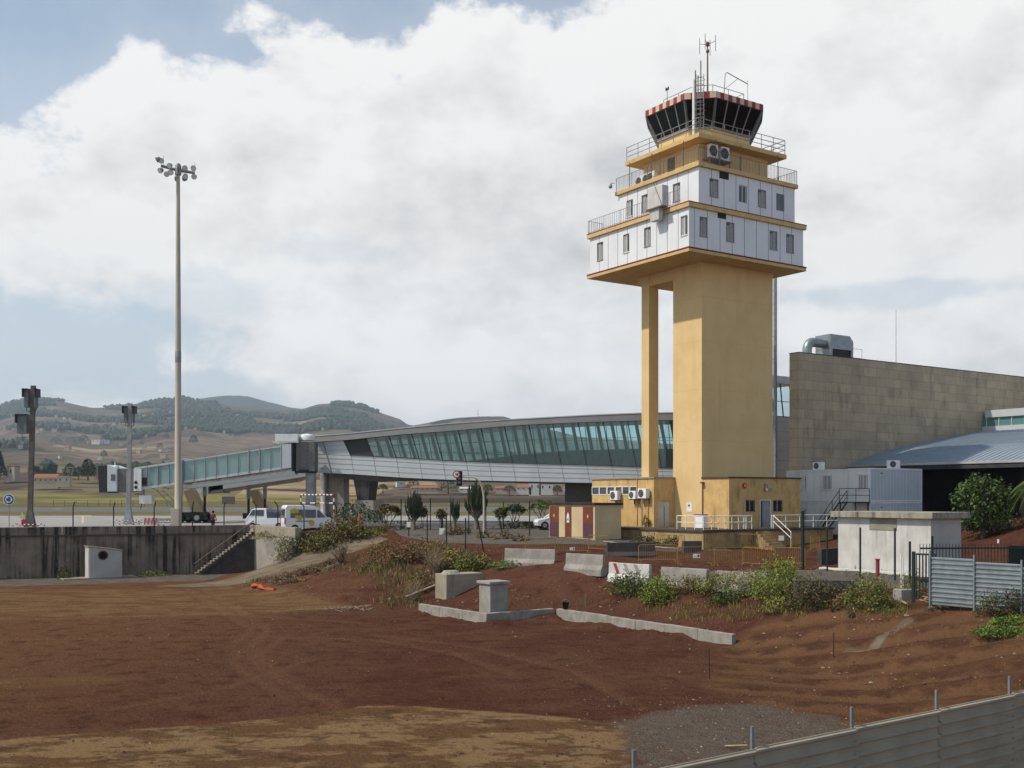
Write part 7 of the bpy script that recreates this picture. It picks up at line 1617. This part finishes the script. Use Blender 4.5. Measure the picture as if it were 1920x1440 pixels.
twiggy('pale dead twigs at the left end of the low wall', H(775, 1130), .7, 1.5, 50, 'twig_pale', 16, ['leaf_dry'], 120)
bush('dry tuft at the left foot of the mound', H(545, 1092), 1.4, .8, .5, 800, .07, ['leaf_dry', 'leaf_pale', 'leaf_brown'], seed=17, stems=0)
bush('dry tuft along the near edge of the ramp', H(585, 1075), 1.2, .7, .5, 700, .07, ['leaf_dry', 'leaf_brown'], seed=18, stems=0)
bush('small green weed clump at the foot of the retaining wall right of the pump hut', H(292, 1080), 1.2, .6, .55, 600, .08, ['leaf_green', 'leaf_yellow', 'leaf_olive'], seed=19, stems=0)
bush('dark thin bush at the foot of the retaining wall left of the pump hut', H(122, 1086), .6, .4, 1.3, 500, .08, ['leaf_dark', 'leaf_olive'], seed=20)
bush('dry grass tufts on the ledge of the pale side wall', (SWF.w(-.5, -4)[0], SWF.w(-.5, -4)[1], -3.5), 1.0, 3.2, .55, 900, .08, ['leaf_dry', 'leaf_pale'], seed=21, stems=0)
# dry grass and weeds that cover the mound, the bank and the foot of the walls
def grass_field(name, label, areas, mats, seed):
    rs_ = np.random.default_rng(seed); V = []; Fc = []; MI = []; k = 0
    for (poly, n, h0, h1, w0, mi, den) in areas:
        poly = np.array(poly); lo_, hi_ = poly.min(0), poly.max(0); xs = rs_.uniform(lo_[0], hi_[0], n); ys = rs_.uniform(lo_[1], hi_[1], n)
        d_ = sdf(xs, ys, poly); nn_ = fbm(xs, ys, .8, 3, seed + 5); ok = (d_ + (nn_ - .5) * 2.2 > 0) & (nn_ > den); xs, ys = xs[ok], ys[ok]; zs = height(xs, ys); hn = fbm(xs, ys, .5, 3, seed + 9)
        for x, y, z, q in zip(xs, ys, zs, hn):
            h = lerp(h0, h1, min(1, max(0, q * 1.6 - .3))) * rs_.uniform(.6, 1.2); a = rs_.uniform(0, 6.28); l = h * rs_.uniform(.1, .5); w_ = w0 * rs_.uniform(.6, 1.4); ca, sa = math.cos(a), math.sin(a); lx_, ly_ = rs_.normal(0, l * .6), rs_.normal(0, l * .6)
            V += [(x - ca * w_, y - sa * w_, z - .05), (x + ca * w_, y + sa * w_, z - .05), (x + lx_ * .4 + ca * w_ * .7, y + ly_ * .4 + sa * w_ * .7, z + h * .6), (x + lx_, y + ly_, z + h), (x + lx_ * .4 - ca * w_ * .7, y + ly_ * .4 - sa * w_ * .7, z + h * .6)]
            Fc.append([k, k + 1, k + 2, k + 3, k + 4]); k += 5; MI.append(mi[rs_.integers(len(mi))])
    me = bpy.data.meshes.new(name); me.from_pydata(V, [], Fc)
    for mm in mats: me.materials.append(M[mm])
    me.polygons.foreach_set('material_index', MI); me.update(); o = bpy.data.objects.new(name, me); COL.objects.link(o); tag(o, label, 'grass', kind='stuff')
GM = ['leaf_dry', 'leaf_brown', 'leaf_olive', 'leaf_yellow', 'leaf_pale', 'leaf_rust', 'leaf_green']
grass_field('dry_grass', 'dry brown and olive grass over the mound, the bank and the wall feet', [
    ([(-12, 77.5), (-9.5, 80), (-5, 78), (-1.2, 71.5), (-2.4, 69), (-5, 66.5), (-5.6, 62.5), (-7.4, 64.5), (-8.6, 70), (-11, 74)], 12000, .12, .55, .018, [0, 1, 2, 2, 3, 4, 2, 6], .44),
    ([(-17.3, 85.5), (-12.2, 88.6), (-10.5, 90), (-10.5, 92), (-14, 91), (-18, 89)], 6500, .2, .8, .02, [0, 1, 2, 2, 3], .3),
    ([(-21, 79.6), (-15, 81.3), (-12, 82.6), (-11.5, 79), (-14, 76.5), (-20, 77.5)], 4500, .08, .35, .018, [0, 1, 4, 2, 5], .45),
    ([(-45, 85.4), (-22.5, 94.4), (-22, 93), (-44.5, 84.6)], 2500, .06, .3, .02, [0, 2, 6, 1], .5),
    ([(3.6, 59.6), (6.5, 57.6), (10, 53.4), (13, 50.3), (15, 48.3), (16, 47), (15, 46), (12, 49), (9, 52.2), (5.5, 57), (3.4, 58.6)], 9000, .08, .36, .011, [2, 3, 6, 0, 3], .42),
    ([(16, 47.3), (17.4, 46), (20.6, 43.2), (20.4, 42.2), (17.2, 44.6), (15.8, 46)], 1500, .08, .4, .013, [0, 3, 2, 6], .45),
    ([(-4, 72), (1.5, 69.5), (1.8, 67.6), (-1.4, 68.2), (-4, 70)], 3500, .1, .4, .016, [3, 6, 2, 0], .4)], GM, 17)
# the row of weeds before the road barriers
bush('dark green weedy bush below the white striped barrier', H(1180, 1112), 1.31, 0.96, 1.14, 1875, 0.069, ['leaf_dark', 'leaf_olive', 'leaf_green'], seed=30)
bush('bright yellow green bush right of the white striped barrier', H(1232, 1128), 0.94, 0.84, 1.38, 2125, 0.062, ['leaf_green', 'leaf_yellow', 'leaf_bright'], seed=31)
bush('low olive weeds in front of the barrier hidden by yellow weeds', H(1290, 1108), 1.50, 0.72, 0.84, 1375, 0.062, ['leaf_olive', 'leaf_yellow', 'leaf_brown'], seed=32)
bush('green weeds with yellow flowers between the two rightmost barriers', H(1342, 1112), 1.25, 0.72, 1.14, 1375, 0.056, ['leaf_olive', 'leaf_yellow', 'flower_yellow', 'leaf_green'], seed=33)
bush('pale dry weeds left of the tallest yellow green bush', H(1400, 1115), 1.25, 0.72, 1.26, 1625, 0.056, ['leaf_pale', 'leaf_olive', 'leaf_yellow'], seed=34, stem_mat='twig_pale', stems=20)
bush('dark low weeds before the barrier deepest in the weeds', H(1370, 1130), 1.12, 0.60, 0.66, 1000, 0.062, ['leaf_dark', 'leaf_green'], seed=35)
bush('tallest yellow green bush of the row on the dirt bank', H(1458, 1122), 1.31, 1.08, 1.92, 3750, 0.062, ['leaf_yellow', 'leaf_green', 'leaf_bright', 'leaf_yellow'], seed=36, stems=22)
bush('sprawling yellow weeds at the foot of the tallest bush', H(1465, 1145), 1.00, 0.60, 0.66, 1125, 0.056, ['leaf_yellow', 'leaf_olive'], seed=37)
bush('dark spreading bush before the long dark concrete block', H(1535, 1136), 1.44, 0.96, 1.14, 2750, 0.062, ['leaf_dark', 'leaf_olive', 'leaf_brown'], seed=38)
bush('olive bush with yellow tips above the dark spreading bush', H(1508, 1118), 1.12, 0.72, 0.96, 1625, 0.062, ['leaf_olive', 'leaf_yellow'], seed=39)
bush('round yellow green bush at the right end of the weed row', H(1630, 1140), 1.06, 0.84, 1.44, 2625, 0.056, ['leaf_yellow', 'leaf_green', 'leaf_olive'], seed=40, stems=20)
bush('small olive weeds between the dark bush and the round one', H(1585, 1138), 0.62, 0.48, 0.72, 750, 0.056, ['leaf_olive', 'leaf_dry'], seed=41)
bush('thin weeds at the foot of the green gate', H(1712, 1118), 0.75, 0.48, 1.08, 875, 0.050, ['leaf_yellow', 'leaf_green', 'leaf_dry'], seed=42)
bush('dark dry shrub by the shiny fence, left of two', H(1856, 1156), 0.53, 0.42, 1.02, 1125, 0.044, ['leaf_brown', 'leaf_dark', 'leaf_olive'], seed=43)
bush('purple brown shrub by the shiny fence, right of two', H(1898, 1154), 0.50, 0.42, 0.96, 1125, 0.044, ['leaf_brown', 'leaf_dark'], seed=44)
bush('bright green grassy clump near the right edge', H(1872, 1190), 0.94, 0.60, 0.34, 2250, 0.050, ['leaf_bright', 'leaf_green'], seed=45, stems=0)
bush('low green clump above the bright grassy one', H(1895, 1168), 0.75, 0.42, 0.30, 1000, 0.050, ['leaf_green', 'leaf_bright'], seed=46, stems=0)
for k, (px, py) in enumerate(((1537, 1145), (1565, 1147), (1597, 1160))): bush('tiny blue green weed on the dirt slope, ' + ['leftmost of three', 'middle of three', 'rightmost of three'][k], H(px, py), .22, .2, .35, 160, .045, ['leaf_blue', 'leaf_dark'], name='weed', cat='weed', seed=50 + k, stems=4)
bush('thin green weeds on the slope above the pale track', H(1680, 1148), .9, .4, .2, 500, .035, ['leaf_green', 'leaf_olive'], name='weed', cat='weed', seed=54, stems=0)
for k, (px, py, lab) in enumerate(((1210, 1021, 'weeds at the foot of the stained platform wall, left'), (1262, 1026, 'weeds at the foot of the stained platform wall, near the crowd barrier'))): bush(lab, at(px, 75.5), 1.1, .3, .75, 500, .08, ['leaf_brown', 'leaf_olive', 'leaf_dark'], name='weed', cat='weed', seed=56 + k, stems=6)
w_ = T_.w(U0 - .3, T_.v_at(1212, U0 - .3)); bush('red brown weed growing at the annex wall below the air conditioners', (w_[0], w_[1], TZ), .3, .3, .95, 260, .06, ['leaf_rust', 'leaf_brown', 'leaf_green'], name='weed', cat='weed', seed=58, stems=6)
for k, (px, py) in enumerate(((913, 1008), (945, 1010), (975, 1014), (850, 1003), (868, 1000))): bush('low dry tuft on the roadside, ' + ['below the signal pole', 'by the leaning post', 'nearest the kiosk', 'left of the signal pole', 'below the many armed cactus'][k], H(px, py), .8, .5, .6, 300, .09, ['leaf_brown', 'leaf_olive', 'leaf_dry'], name='weed', cat='weed', seed=60 + k, stems=4)
# candelabra cacti
def cactus(label, px, Y, ptop, wid_px, n, seed, spread=1.0):
    rnd = random.Random(seed); x, y, z = at(px, Y, -.1); Hh = (CY - ptop) / F * Y - z; rw_ = wid_px / F * Y / 2
    t = thing('candelabra_cactus', label, 'cactus', (x, y, z)); mb = MB(); mb.tube([(0, 0, -.2), (0, 0, Hh * .22), (0, .05, Hh * .45)], [.22, .17, .12], 7); mb.build('trunk', 'euphorbia_stem', t)
    mb = MB(); m2 = MB()
    for k in range(n):
        a = rnd.uniform(0, 6.28); q = rw_ * math.sqrt((k + .5) / n); h0 = Hh * rnd.uniform(.16, .34); top_ = Hh * (1 - .28 * (q / rw_) ** 2) * rnd.uniform(.66, 1.0)
        e = Vector((q * math.cos(a), q * math.sin(a) * .8, 0)); b0 = Vector((0, 0, h0)); b1 = e * .55 * spread + Vector((0, 0, h0 + (top_ - h0) * .33)); b2 = e * .9 + Vector((0, 0, h0 + (top_ - h0) * .62)); b3 = e + Vector((0, 0, top_))
        m2.tube([b0, b1], [.05, .045], 4); 
        mb.tube([b1, b2, b2.lerp(b3, .5), b3 - Vector((0, 0, .1)), b3], [.05, .062, .066, .05, .012], 4, 0, False)
        if rnd.random() < .6:
            s_ = b2.lerp(b3, rnd.uniform(.0, .4)); o_ = Vector((rnd.gauss(0, .2), rnd.gauss(0, .2), 0)); mb.tube([s_, s_ + o_ + Vector((0, 0, .15)), s_ + o_ * 1.1 + Vector((0, 0, rnd.uniform(.4, 1.0)))], [.045, .055, .015], 4, 0, False)
    mb.build('arms', 'euphorbia_green', t); m2.build('lower_stems', 'euphorbia_stem', t); return t
cactus('dense vase shaped candelabra cactus, nearest the gallery pier', 775.5, 91, 916, 36, 75, 1)
cactus('slim candelabra cactus between the two big ones', 852, 93, 929, 20, 22, 2)
cactus('largest candelabra cactus with long pale lower stems beside the traffic light', 893, 91, 895, 46, 70, 3, 1.05)
def frang(label, px, Y, ptop, wid, seed, mats):
    rnd = random.Random(seed); x, y, z = at(px, Y, -.05); Hh = (CY - ptop) / F * Y - z; r_ = wid / F * Y / 2; t = thing('small_tree', label, 'tree', (x, y, z)); mb = MB(); tips = []
    def br_(p, d_, L, r0, lev):
        e = p + d_ * L; mb.tube([p, p.lerp(e, .5) + Vector((rnd.gauss(0, .04), rnd.gauss(0, .04), 0)), e], [r0, r0 * .8, r0 * .65], 5)
        if lev == 0: tips.append(e); return
        for k in range(rnd.choice((2, 3))): a = rnd.uniform(0, 6.28); br_(e, (d_ + Vector((math.cos(a), math.sin(a), .25)) * .75).normalized(), L * .72, r0 * .65, lev - 1)
    for k in range(3): a = k * 2.1 + rnd.random(); br_(Vector((0, 0, -.1)), Vector((.5 * math.cos(a), .5 * math.sin(a), .9)).normalized(), Hh * .38, .07, 3)
    sc = Hh / max(tp_.z for tp_ in tips); mb.v = [(a * min(sc, r_ / 1.0), b_ * min(sc, r_ / 1.0), c_ * sc) for a, b_, c_ in mb.v]; mb.build('trunk', 'bark', t)
    m2 = MB(); leaves(m2, [(tp_.x * min(sc, r_) + rnd.gauss(0, .13), tp_.y * min(sc, r_) + rnd.gauss(0, .13), tp_.z * sc + rnd.gauss(0, .13)) for tp_ in tips for k in range(13)], .14, len(mats), rnd); m2.build('crown', mats, t); return t
frang('small open branched tree with big dark leaves right of the gallery pier', 727, 92, 949, 30, 1, ['leaf_dark', 'leaf_olive', 'leaf_brown'])
frang('spindly small tree just right of the dense cactus', 793, 92, 955, 14, 2, ['leaf_dark', 'leaf_olive']); frang('spindly small tree left of the slim cactus', 826, 92, 960, 16, 3, ['leaf_dark', 'leaf_olive'])
frang('spindly small tree left of the round leaved one', 938, 91, 958, 14, 4, ['leaf_dark', 'leaf_olive']); frang('small tree with round dark leaves left of the green shrubby one', 966, 91, 950, 30, 5, ['leaf_dark', 'leaf_blue'])
frang('green shrubby tree beside the parked white hatchback', 1018, 90.5, 941, 34, 6, ['leaf_olive', 'leaf_green'])
bush('green hedge behind the gallery pier base', at(664, 97, 0), 2.6, .8, 2.2, 900, .14, ['leaf_olive', 'leaf_green', 'leaf_dark'], seed=70)
bush('low dark hedge under the small trees left', at(740, 94, 0), 2.4, .6, .7, 500, .13, ['leaf_dark', 'leaf_brown'], seed=71, stems=0); bush('low dark hedge under the small trees right', at(985, 93, 0), 2.0, .6, .6, 420, .13, ['leaf_brown', 'leaf_dark'], seed=72, stems=0)
# broad tree and palm by the hall
TY = 65.0; bx, by, bz = at(1842, TY, -.1); tt = thing('broadleaf_tree', 'round glossy green tree in front of the dark hall opening', 'tree', (bx, by, bz)); rnd = random.Random(9)
mb = MB(); crown_h = (CY - 891) / F * TY - bz; tips = []
mb.tube([(0, 0, -.3), (.05, 0, .7), (0, .05, 1.3)], [.17, .14, .12], 7)
for k in range(16):
    a = rnd.uniform(0, 6.28); q = rnd.uniform(.5, 1.5); z = crown_h * rnd.uniform(.35, .9); e = Vector((q * math.cos(a), q * math.sin(a), z)); mb.tube([(0, .03, 1.1), e * .5 + Vector((0, 0, .5)), e], [.07, .045, .02], 5); tips.append(e)
mb.build('trunk', 'bark', tt); mb = MB(); pts_ = []
for k in range(230):
    while True:
        x, y, z = rnd.uniform(-1, 1), rnd.uniform(-1, 1), rnd.uniform(-.85, 1); q = x * x + y * y + z * z
        if .42 < q < 1 : break
    s_ = 1 + .12 * math.sin(5 * math.atan2(y, x)) + .1 * math.sin(7 * z); c_ = (x * 1.65 * s_, y * 1.6 * s_, crown_h * .55 + z * crown_h * .46)
    for j in range(17): pts_.append((c_[0] + rnd.gauss(0, .16), c_[1] + rnd.gauss(0, .16), c_[2] + rnd.gauss(0, .14)))
leaves(mb, pts_, .13, 3, rnd); mb.build('crown', ['leaf_dark', 'leaf_dark', 'leaf_green'], tt)
px_, py_, pz_ = at(1945, 66, -.1); pt = thing('palm_tree', 'drooping palm at the right edge of the picture', 'palm', (px_, py_, pz_)); mb = MB(); mb.tube([(0, 0, -.3), (0, 0, 1.6), (0, 0, 2.4)], [.25, .22, .2], 8); mb.build('trunk', 'bark', pt)
mb = MB()
for k in range(34):
    a = rnd.uniform(0, 6.28); L = rnd.uniform(1.5, 2.1); up_ = rnd.uniform(.1, 1.1); P0 = Vector((0, 0, 2.4)); d_ = Vector((math.cos(a), math.sin(a), 0)); prev = P0; q_ = []
    for j in range(9): s_ = j / 8; q_.append(P0 + d_ * L * s_ + Vector((0, 0, up_ * s_ * 1.6 - 2.0 * s_ * s_)))
    mb.tube(q_, [.025] * 5 + [.015] * 4, 3)
    for j in range(1, 9):
        for i in range(5):
            b0 = q_[j - 1].lerp(q_[j], i / 5)
            for s_ in (-1, 1): sd_ = d_.cross(Vector((0, 0, 1))) * s_; e = b0 + sd_ * .42 + d_ * .2 + Vector((0, 0, -.25)); mb.add([b0, b0 + d_ * .035, e], [(0, 1, 2)], 0)
mb.build('fronds', ['leaf_green', 'leaf_yellow'], pt)
bush('dark undergrowth beneath the glossy tree', (bx + 1.8, by + 2, g(bx + 1.8, by + 2)), 3.0, 1.2, 1.1, 900, .12, ['leaf_dark', 'leaf_brown'], seed=80, stems=0)

# ------------------------------------------------------------------ far houses and trees on the hillside
hyy = np.linspace(470, 4150, 900)
def onhill(px, py):
    r_ = R(px); zz = hill_z(r_ * hyy, hyy); pp_ = CY - zz / hyy * F; ok = np.where(pp_ <= py)[0]; i = ok[0] if len(ok) else len(hyy) - 1
    return (float(r_ * hyy[i]), float(hyy[i]), float(zz[i]))
pm('far_white', (.55, .53, .50)); pm('far_cream', (.42, .36, .29)); pm('far_terra', (.30, .13, .075)); pm('far_grey', (.33, .32, .31)); pm('far_dark', (.05, .05, .05)); pm('far_blue', (.12, .18, .32))
def far_house(label, px, py, wpx, hpx, wmat, rmat, roof='gable', name='house', group=None, rz=None, dpx=None):
    x, y, z = onhill(px, py); k = y / F; w2, h_, d2 = wpx * k / 2, hpx * k, (dpx or min(wpx, 14)) * k / 2
    t = thing(name, label, 'house' if name == 'house' else 'building', (x, y + d2, z), random.Random(int(px * 7 + py)).uniform(-.35, .35) if rz is None else rz, group)
    rh = h_ * (.45 if roof == 'gable' else .12); wh = h_ - rh; mb = MB(); mb.box(-w2, w2, -d2, d2, -h_ * .6, wh)
    n = max(1, int(wpx / 9)); wl = mb.build('wall', wmat, t); mb = MB()
    if roof == 'gable': e = .06 * w2; mb.loft([[(-w2 - e, -d2 - e, wh), (-w2 - e, d2 + e, wh), (-w2 * .9, 0, wh + rh)], [(w2 + e, -d2 - e, wh), (w2 + e, d2 + e, wh), (w2 * .9, 0, wh + rh)]])
    else: mb.box(-w2 * 1.04, w2 * 1.04, -d2 * 1.04, d2 * 1.04, wh + .02, wh + rh)
    mb.build('roof', rmat, t)
    if wpx >= 9:
        for i in range(n): mb = MB(); c_ = lerp(-w2, w2, (i + .5) / n); mb.box(c_ - .2 * w2 / n, c_ + .2 * w2 / n, -d2 - .06, -d2 - .01, wh * .38, wh * .75); mb.build('window', 'far_dark', wl)
    return t
far_house('long white farm shed high on the left hillside', 135, 804, 34, 7, 'far_white', 'far_grey', 'flat', 'farm_shed'); far_house('pale greenhouse shed half way up the left hillside among trees', 181, 830, 18, 6, 'far_white', 'far_grey', 'flat', 'farm_shed')
far_house('low cream house with a wide orange tiled roof at the edge of the airfield', 85, 906, 46, 17, 'far_cream', 'far_terra', 'gable', rz=.1); far_house('cream flat roofed outbuilding with a dark door right of the orange roofed house', 118, 906, 22, 13, 'far_cream', 'far_cream', 'flat', 'outbuilding', rz=.1)
far_house('two storey pinkish house with a red roof behind the dark conifer at the left edge', 22, 893, 17, 19, 'far_cream', 'far_terra', 'flat'); far_house('small house with a red roof behind the taller dark pole', 74, 884, 17, 10, 'far_cream', 'far_terra')
far_house('small cream house with an orange roof right of the dark round trees', 186, 900, 18, 9, 'far_cream', 'far_terra')
far_house('long low house with a red roof seen under the gallery', 797, 921, 54, 9, 'far_cream', 'far_terra', 'gable', rz=0, dpx=16); far_house('small white shed seen under the gallery left of the long red roof', 750, 917, 16, 6, 'far_white', 'far_grey', 'flat', 'farm_shed'); far_house('pale blue roofed shed seen under the gallery by the traffic light', 873, 922, 26, 7, 'far_white', 'far_white', 'gable', 'farm_shed', rz=0)
far_house('cream house seen under the gallery left of the white complex', 940, 924, 25, 9, 'far_cream', 'far_terra', rz=0); far_house('white house with terracotta roof at the left of the white complex under the gallery', 982, 927, 28, 12, 'far_white', 'far_terra', rz=0); far_house('white block in the middle of the white complex under the gallery', 1003, 926, 22, 17, 'far_white', 'far_white', 'flat', rz=0); far_house('white block with windows right in the complex under the gallery', 1024, 927, 26, 14, 'far_white', 'far_terra', 'flat', rz=0); far_house('small pinkish house right of the white complex under the gallery', 1064, 928, 16, 9, 'far_white', 'far_terra', rz=0)
x, y, z = onhill(1027, 919); k = y / F; mb = MB(); mb.lathe(0, 0, [(9 * k, -3), (9 * k, 11 * k), (8.6 * k, 11.6 * k), (0, 12.4 * k)], 20); tag(mb.build('storage_tank', 'far_cream', None, loc=(x, y + 20, z)), 'round pale storage tank behind the white complex', 'tank')
HS = [(11, 805, 14, 'w'), (24, 806, 6, 't'), (77, 807, 7, 'c'), (100, 809, 8, 'w'), (72, 797, 8, 't'), (57, 800, 6, 'w'), (165, 797, 4, 'w'), (232, 799, 9, 't'), (258, 772, 6, 'w'), (270, 781, 7, 't'), (221, 788, 5, 't'), (213, 778, 4, 't'), (285, 778, 4, 'w'), (346, 798, 5, 'w'), (302, 802, 7, 'c'), (365, 805, 6, 't'), (199, 831, 9, 'w'), (226, 834, 6, 'w'), (125, 843, 10, 't'), (300, 846, 6, 'w'), (186, 861, 8, 'w'), (111, 862, 5, 'w'), (83, 860, 6, 'c'), (306, 859, 11, 'c'), (447, 809, 6, 'w'), (461, 809, 4, 'w'), (427, 783, 6, 't'), (645, 792, 5, 'c'), (667, 789, 4, 'w'), (717, 800, 4, 'c'), (190, 786, 5, 't'), (120, 787, 4, 'w'), (330, 822, 4, 'w'), (420, 812, 4, 'c'), (500, 806, 4, 'w'), (560, 800, 4, 't'), (590, 792, 4, 'c'), (605, 806, 4, 'w')]
rh_ = random.Random(44)
for k in range(46):
    px = rh_.choice((rh_.gauss(60, 60), rh_.gauss(260, 60), rh_.gauss(420, 80))); py = rh_.choice((rh_.gauss(797, 9), rh_.gauss(783, 6), rh_.uniform(800, 868)))
    if px < 735 and py > 774: HS.append((px, py, rh_.uniform(3, 7.5), rh_.choice('wctct')))
for px, py, wpx, kd in HS:
    side = 'left of the lamp mast' if px < 330 else 'right of the lamp mast'; lev = 'high up' if py < 812 else 'lower down'
    kk = {'w': 'white', 'c': 'cream', 't': 'cream and terracotta'}[kd]
    far_house('tiny %s house %s on the far hillside, %s' % (kk, lev, side), px, py, wpx, max(3.2, wpx * .55), 'far_cream' if kd != 'w' else 'far_white', 'far_terra' if kd == 't' else ('far_white' if kd == 'w' else 'far_cream'), 'gable' if kd == 't' else 'flat', group='tiny houses scattered over the far hillside')
o = far_house('tiny blue roofed shed lower down on the hillside by the lamp mast', 318, 844, 9, 4, 'far_grey', 'far_blue', 'flat', 'farm_shed')
def far_tree(label, px, py, wpx, hpx, seed, conifer=False, mats=('leaf_far', 'leaf_dark'), group=None):
    rnd = random.Random(seed); x, y, z = onhill(px, py); k = y / F; w2, h_ = wpx * k / 2, hpx * k; t = thing('tree', label, 'tree', (x, y, z), 0, group); mb = MB(); mb.tube([(0, 0, -2), (0, 0, h_ * .5)], [w2 * .1, w2 * .06], 5); mb.build('trunk', 'bark', t); mb = MB(); pts_ = []
    for i in range(520):
        zz = rnd.random(); r_ = w2 * ((1 - zz) * .95 + .08 if conifer else math.sqrt(max(0, 1 - zz ** 1.8)) * rnd.uniform(.75, 1.05)) * rnd.uniform(.5, 1) ** .5; a = rnd.uniform(0, 6.28); pts_.append((r_ * math.cos(a), r_ * math.sin(a), h_ * zz))
    leaves(mb, pts_, max(.35, h_ * .075), len(mats), rnd); mb.build('crown', list(mats), t); return t
far_tree('tall dark conifer cut by the left edge of the picture', -1, 898, 30, 46, 1, True); far_tree('dark round tree at the airfield edge, the tallest', 165, 897, 33, 33, 2); far_tree('dark spreading tree left of the tallest round one', 131, 897, 30, 24, 3); far_tree('low dark tree right of the orange roofed house behind', 147, 896, 22, 18, 4); far_tree('dark low tree behind the small red roof', 70, 893, 18, 15, 5); far_tree('low dark trees behind the bridge cab', 193, 896, 20, 15, 6)
for i, (px, py, w_, h_) in enumerate(((157, 826, 17, 13), (196, 828, 14, 15), (208, 818, 12, 12), (140, 830, 30, 12), (300, 840, 11, 11), (363, 832, 15, 18), (312, 822, 12, 12), (105, 830, 20, 10), (195, 857, 12, 14), (178, 806, 20, 14), (240, 836, 10, 8), (265, 834, 9, 8), (200, 806, 14, 12), (440, 820, 20, 12), (520, 835, 14, 10), (470, 792, 16, 12))):
    far_tree('dark tree among the fields of the hillside ' + ('left of the lamp mast' if px < 330 else 'right of the lamp mast'), px, py, w_ * 1.25, h_ * .75, 20 + i, mats=('leaf_far',), group='dark trees scattered over the hillside fields')
for i, (px, py, w_, h_) in enumerate(((775, 918, 26, 16), (718, 918, 22, 10), (840, 920, 40, 22), (895, 921, 18, 10), (915, 922, 22, 12), (955, 925, 26, 10), (1045, 928, 20, 10), (700, 918, 24, 12))):
    far_tree('dark leafy tree seen beneath the gallery', px, py, w_, h_, 50 + i, mats=('leaf_far', 'leaf_olive'), group='trees seen beneath the gallery')
k = 2850 / F; x = R(896) * 2850; zt_ = (CY - 781.5) * k; mb = MB(); striped(mb, (0, 0, -2), (0, 0, 15 * k), .5 * k, 6); tag(mb.build('radio_mast', ['red_paint', 'white_metal'], None, loc=(x, 2850, zt_)), 'tiny red and white radio mast on the brown hill', 'mast')
# a length of wire fence at the edge of the field
mb = MB()
for kx in range(12): mb.tube([(R(100) * 300 + kx * 3.2, 300, AZ - .2), (R(100) * 300 + kx * 3.2, 300, AZ + 1.8)], .06, 4)
mb.tube([(R(100) * 300, 300, AZ + 1.7), (R(100) * 300 + 35.2, 300, AZ + 1.7)], .03, 3); mb.tube([(R(100) * 300, 300, AZ + .9), (R(100) * 300 + 35.2, 300, AZ + .9)], .03, 3)
tag(mb.build('wire_fence', 'dark_metal'), 'far low wire fence in front of the grassy bank', 'fence')

# ------------------------------------------------------------------ the air itself
hz = MB(); hz.box(-9400, 9400, -260, 9300, -10.2, 665)
m = bpy.data.materials.new('haze_air'); m.use_nodes = True; nt = m.node_tree; nt.nodes.remove(nt.nodes['Principled BSDF']); M['haze_air'] = m
pv = nt.nodes.new('ShaderNodeVolumePrincipled'); pv.inputs['Color'].default_value = (.72, .87, 1.0, 1); pv.inputs['Density'].default_value = 1.1e-4; pv.inputs['Anisotropy'].default_value = .2
nt.links.new(pv.outputs[0], nt.nodes['Material Output'].inputs['Volume'])
tag(hz.build('haze', 'haze_air'), kind='stuff')
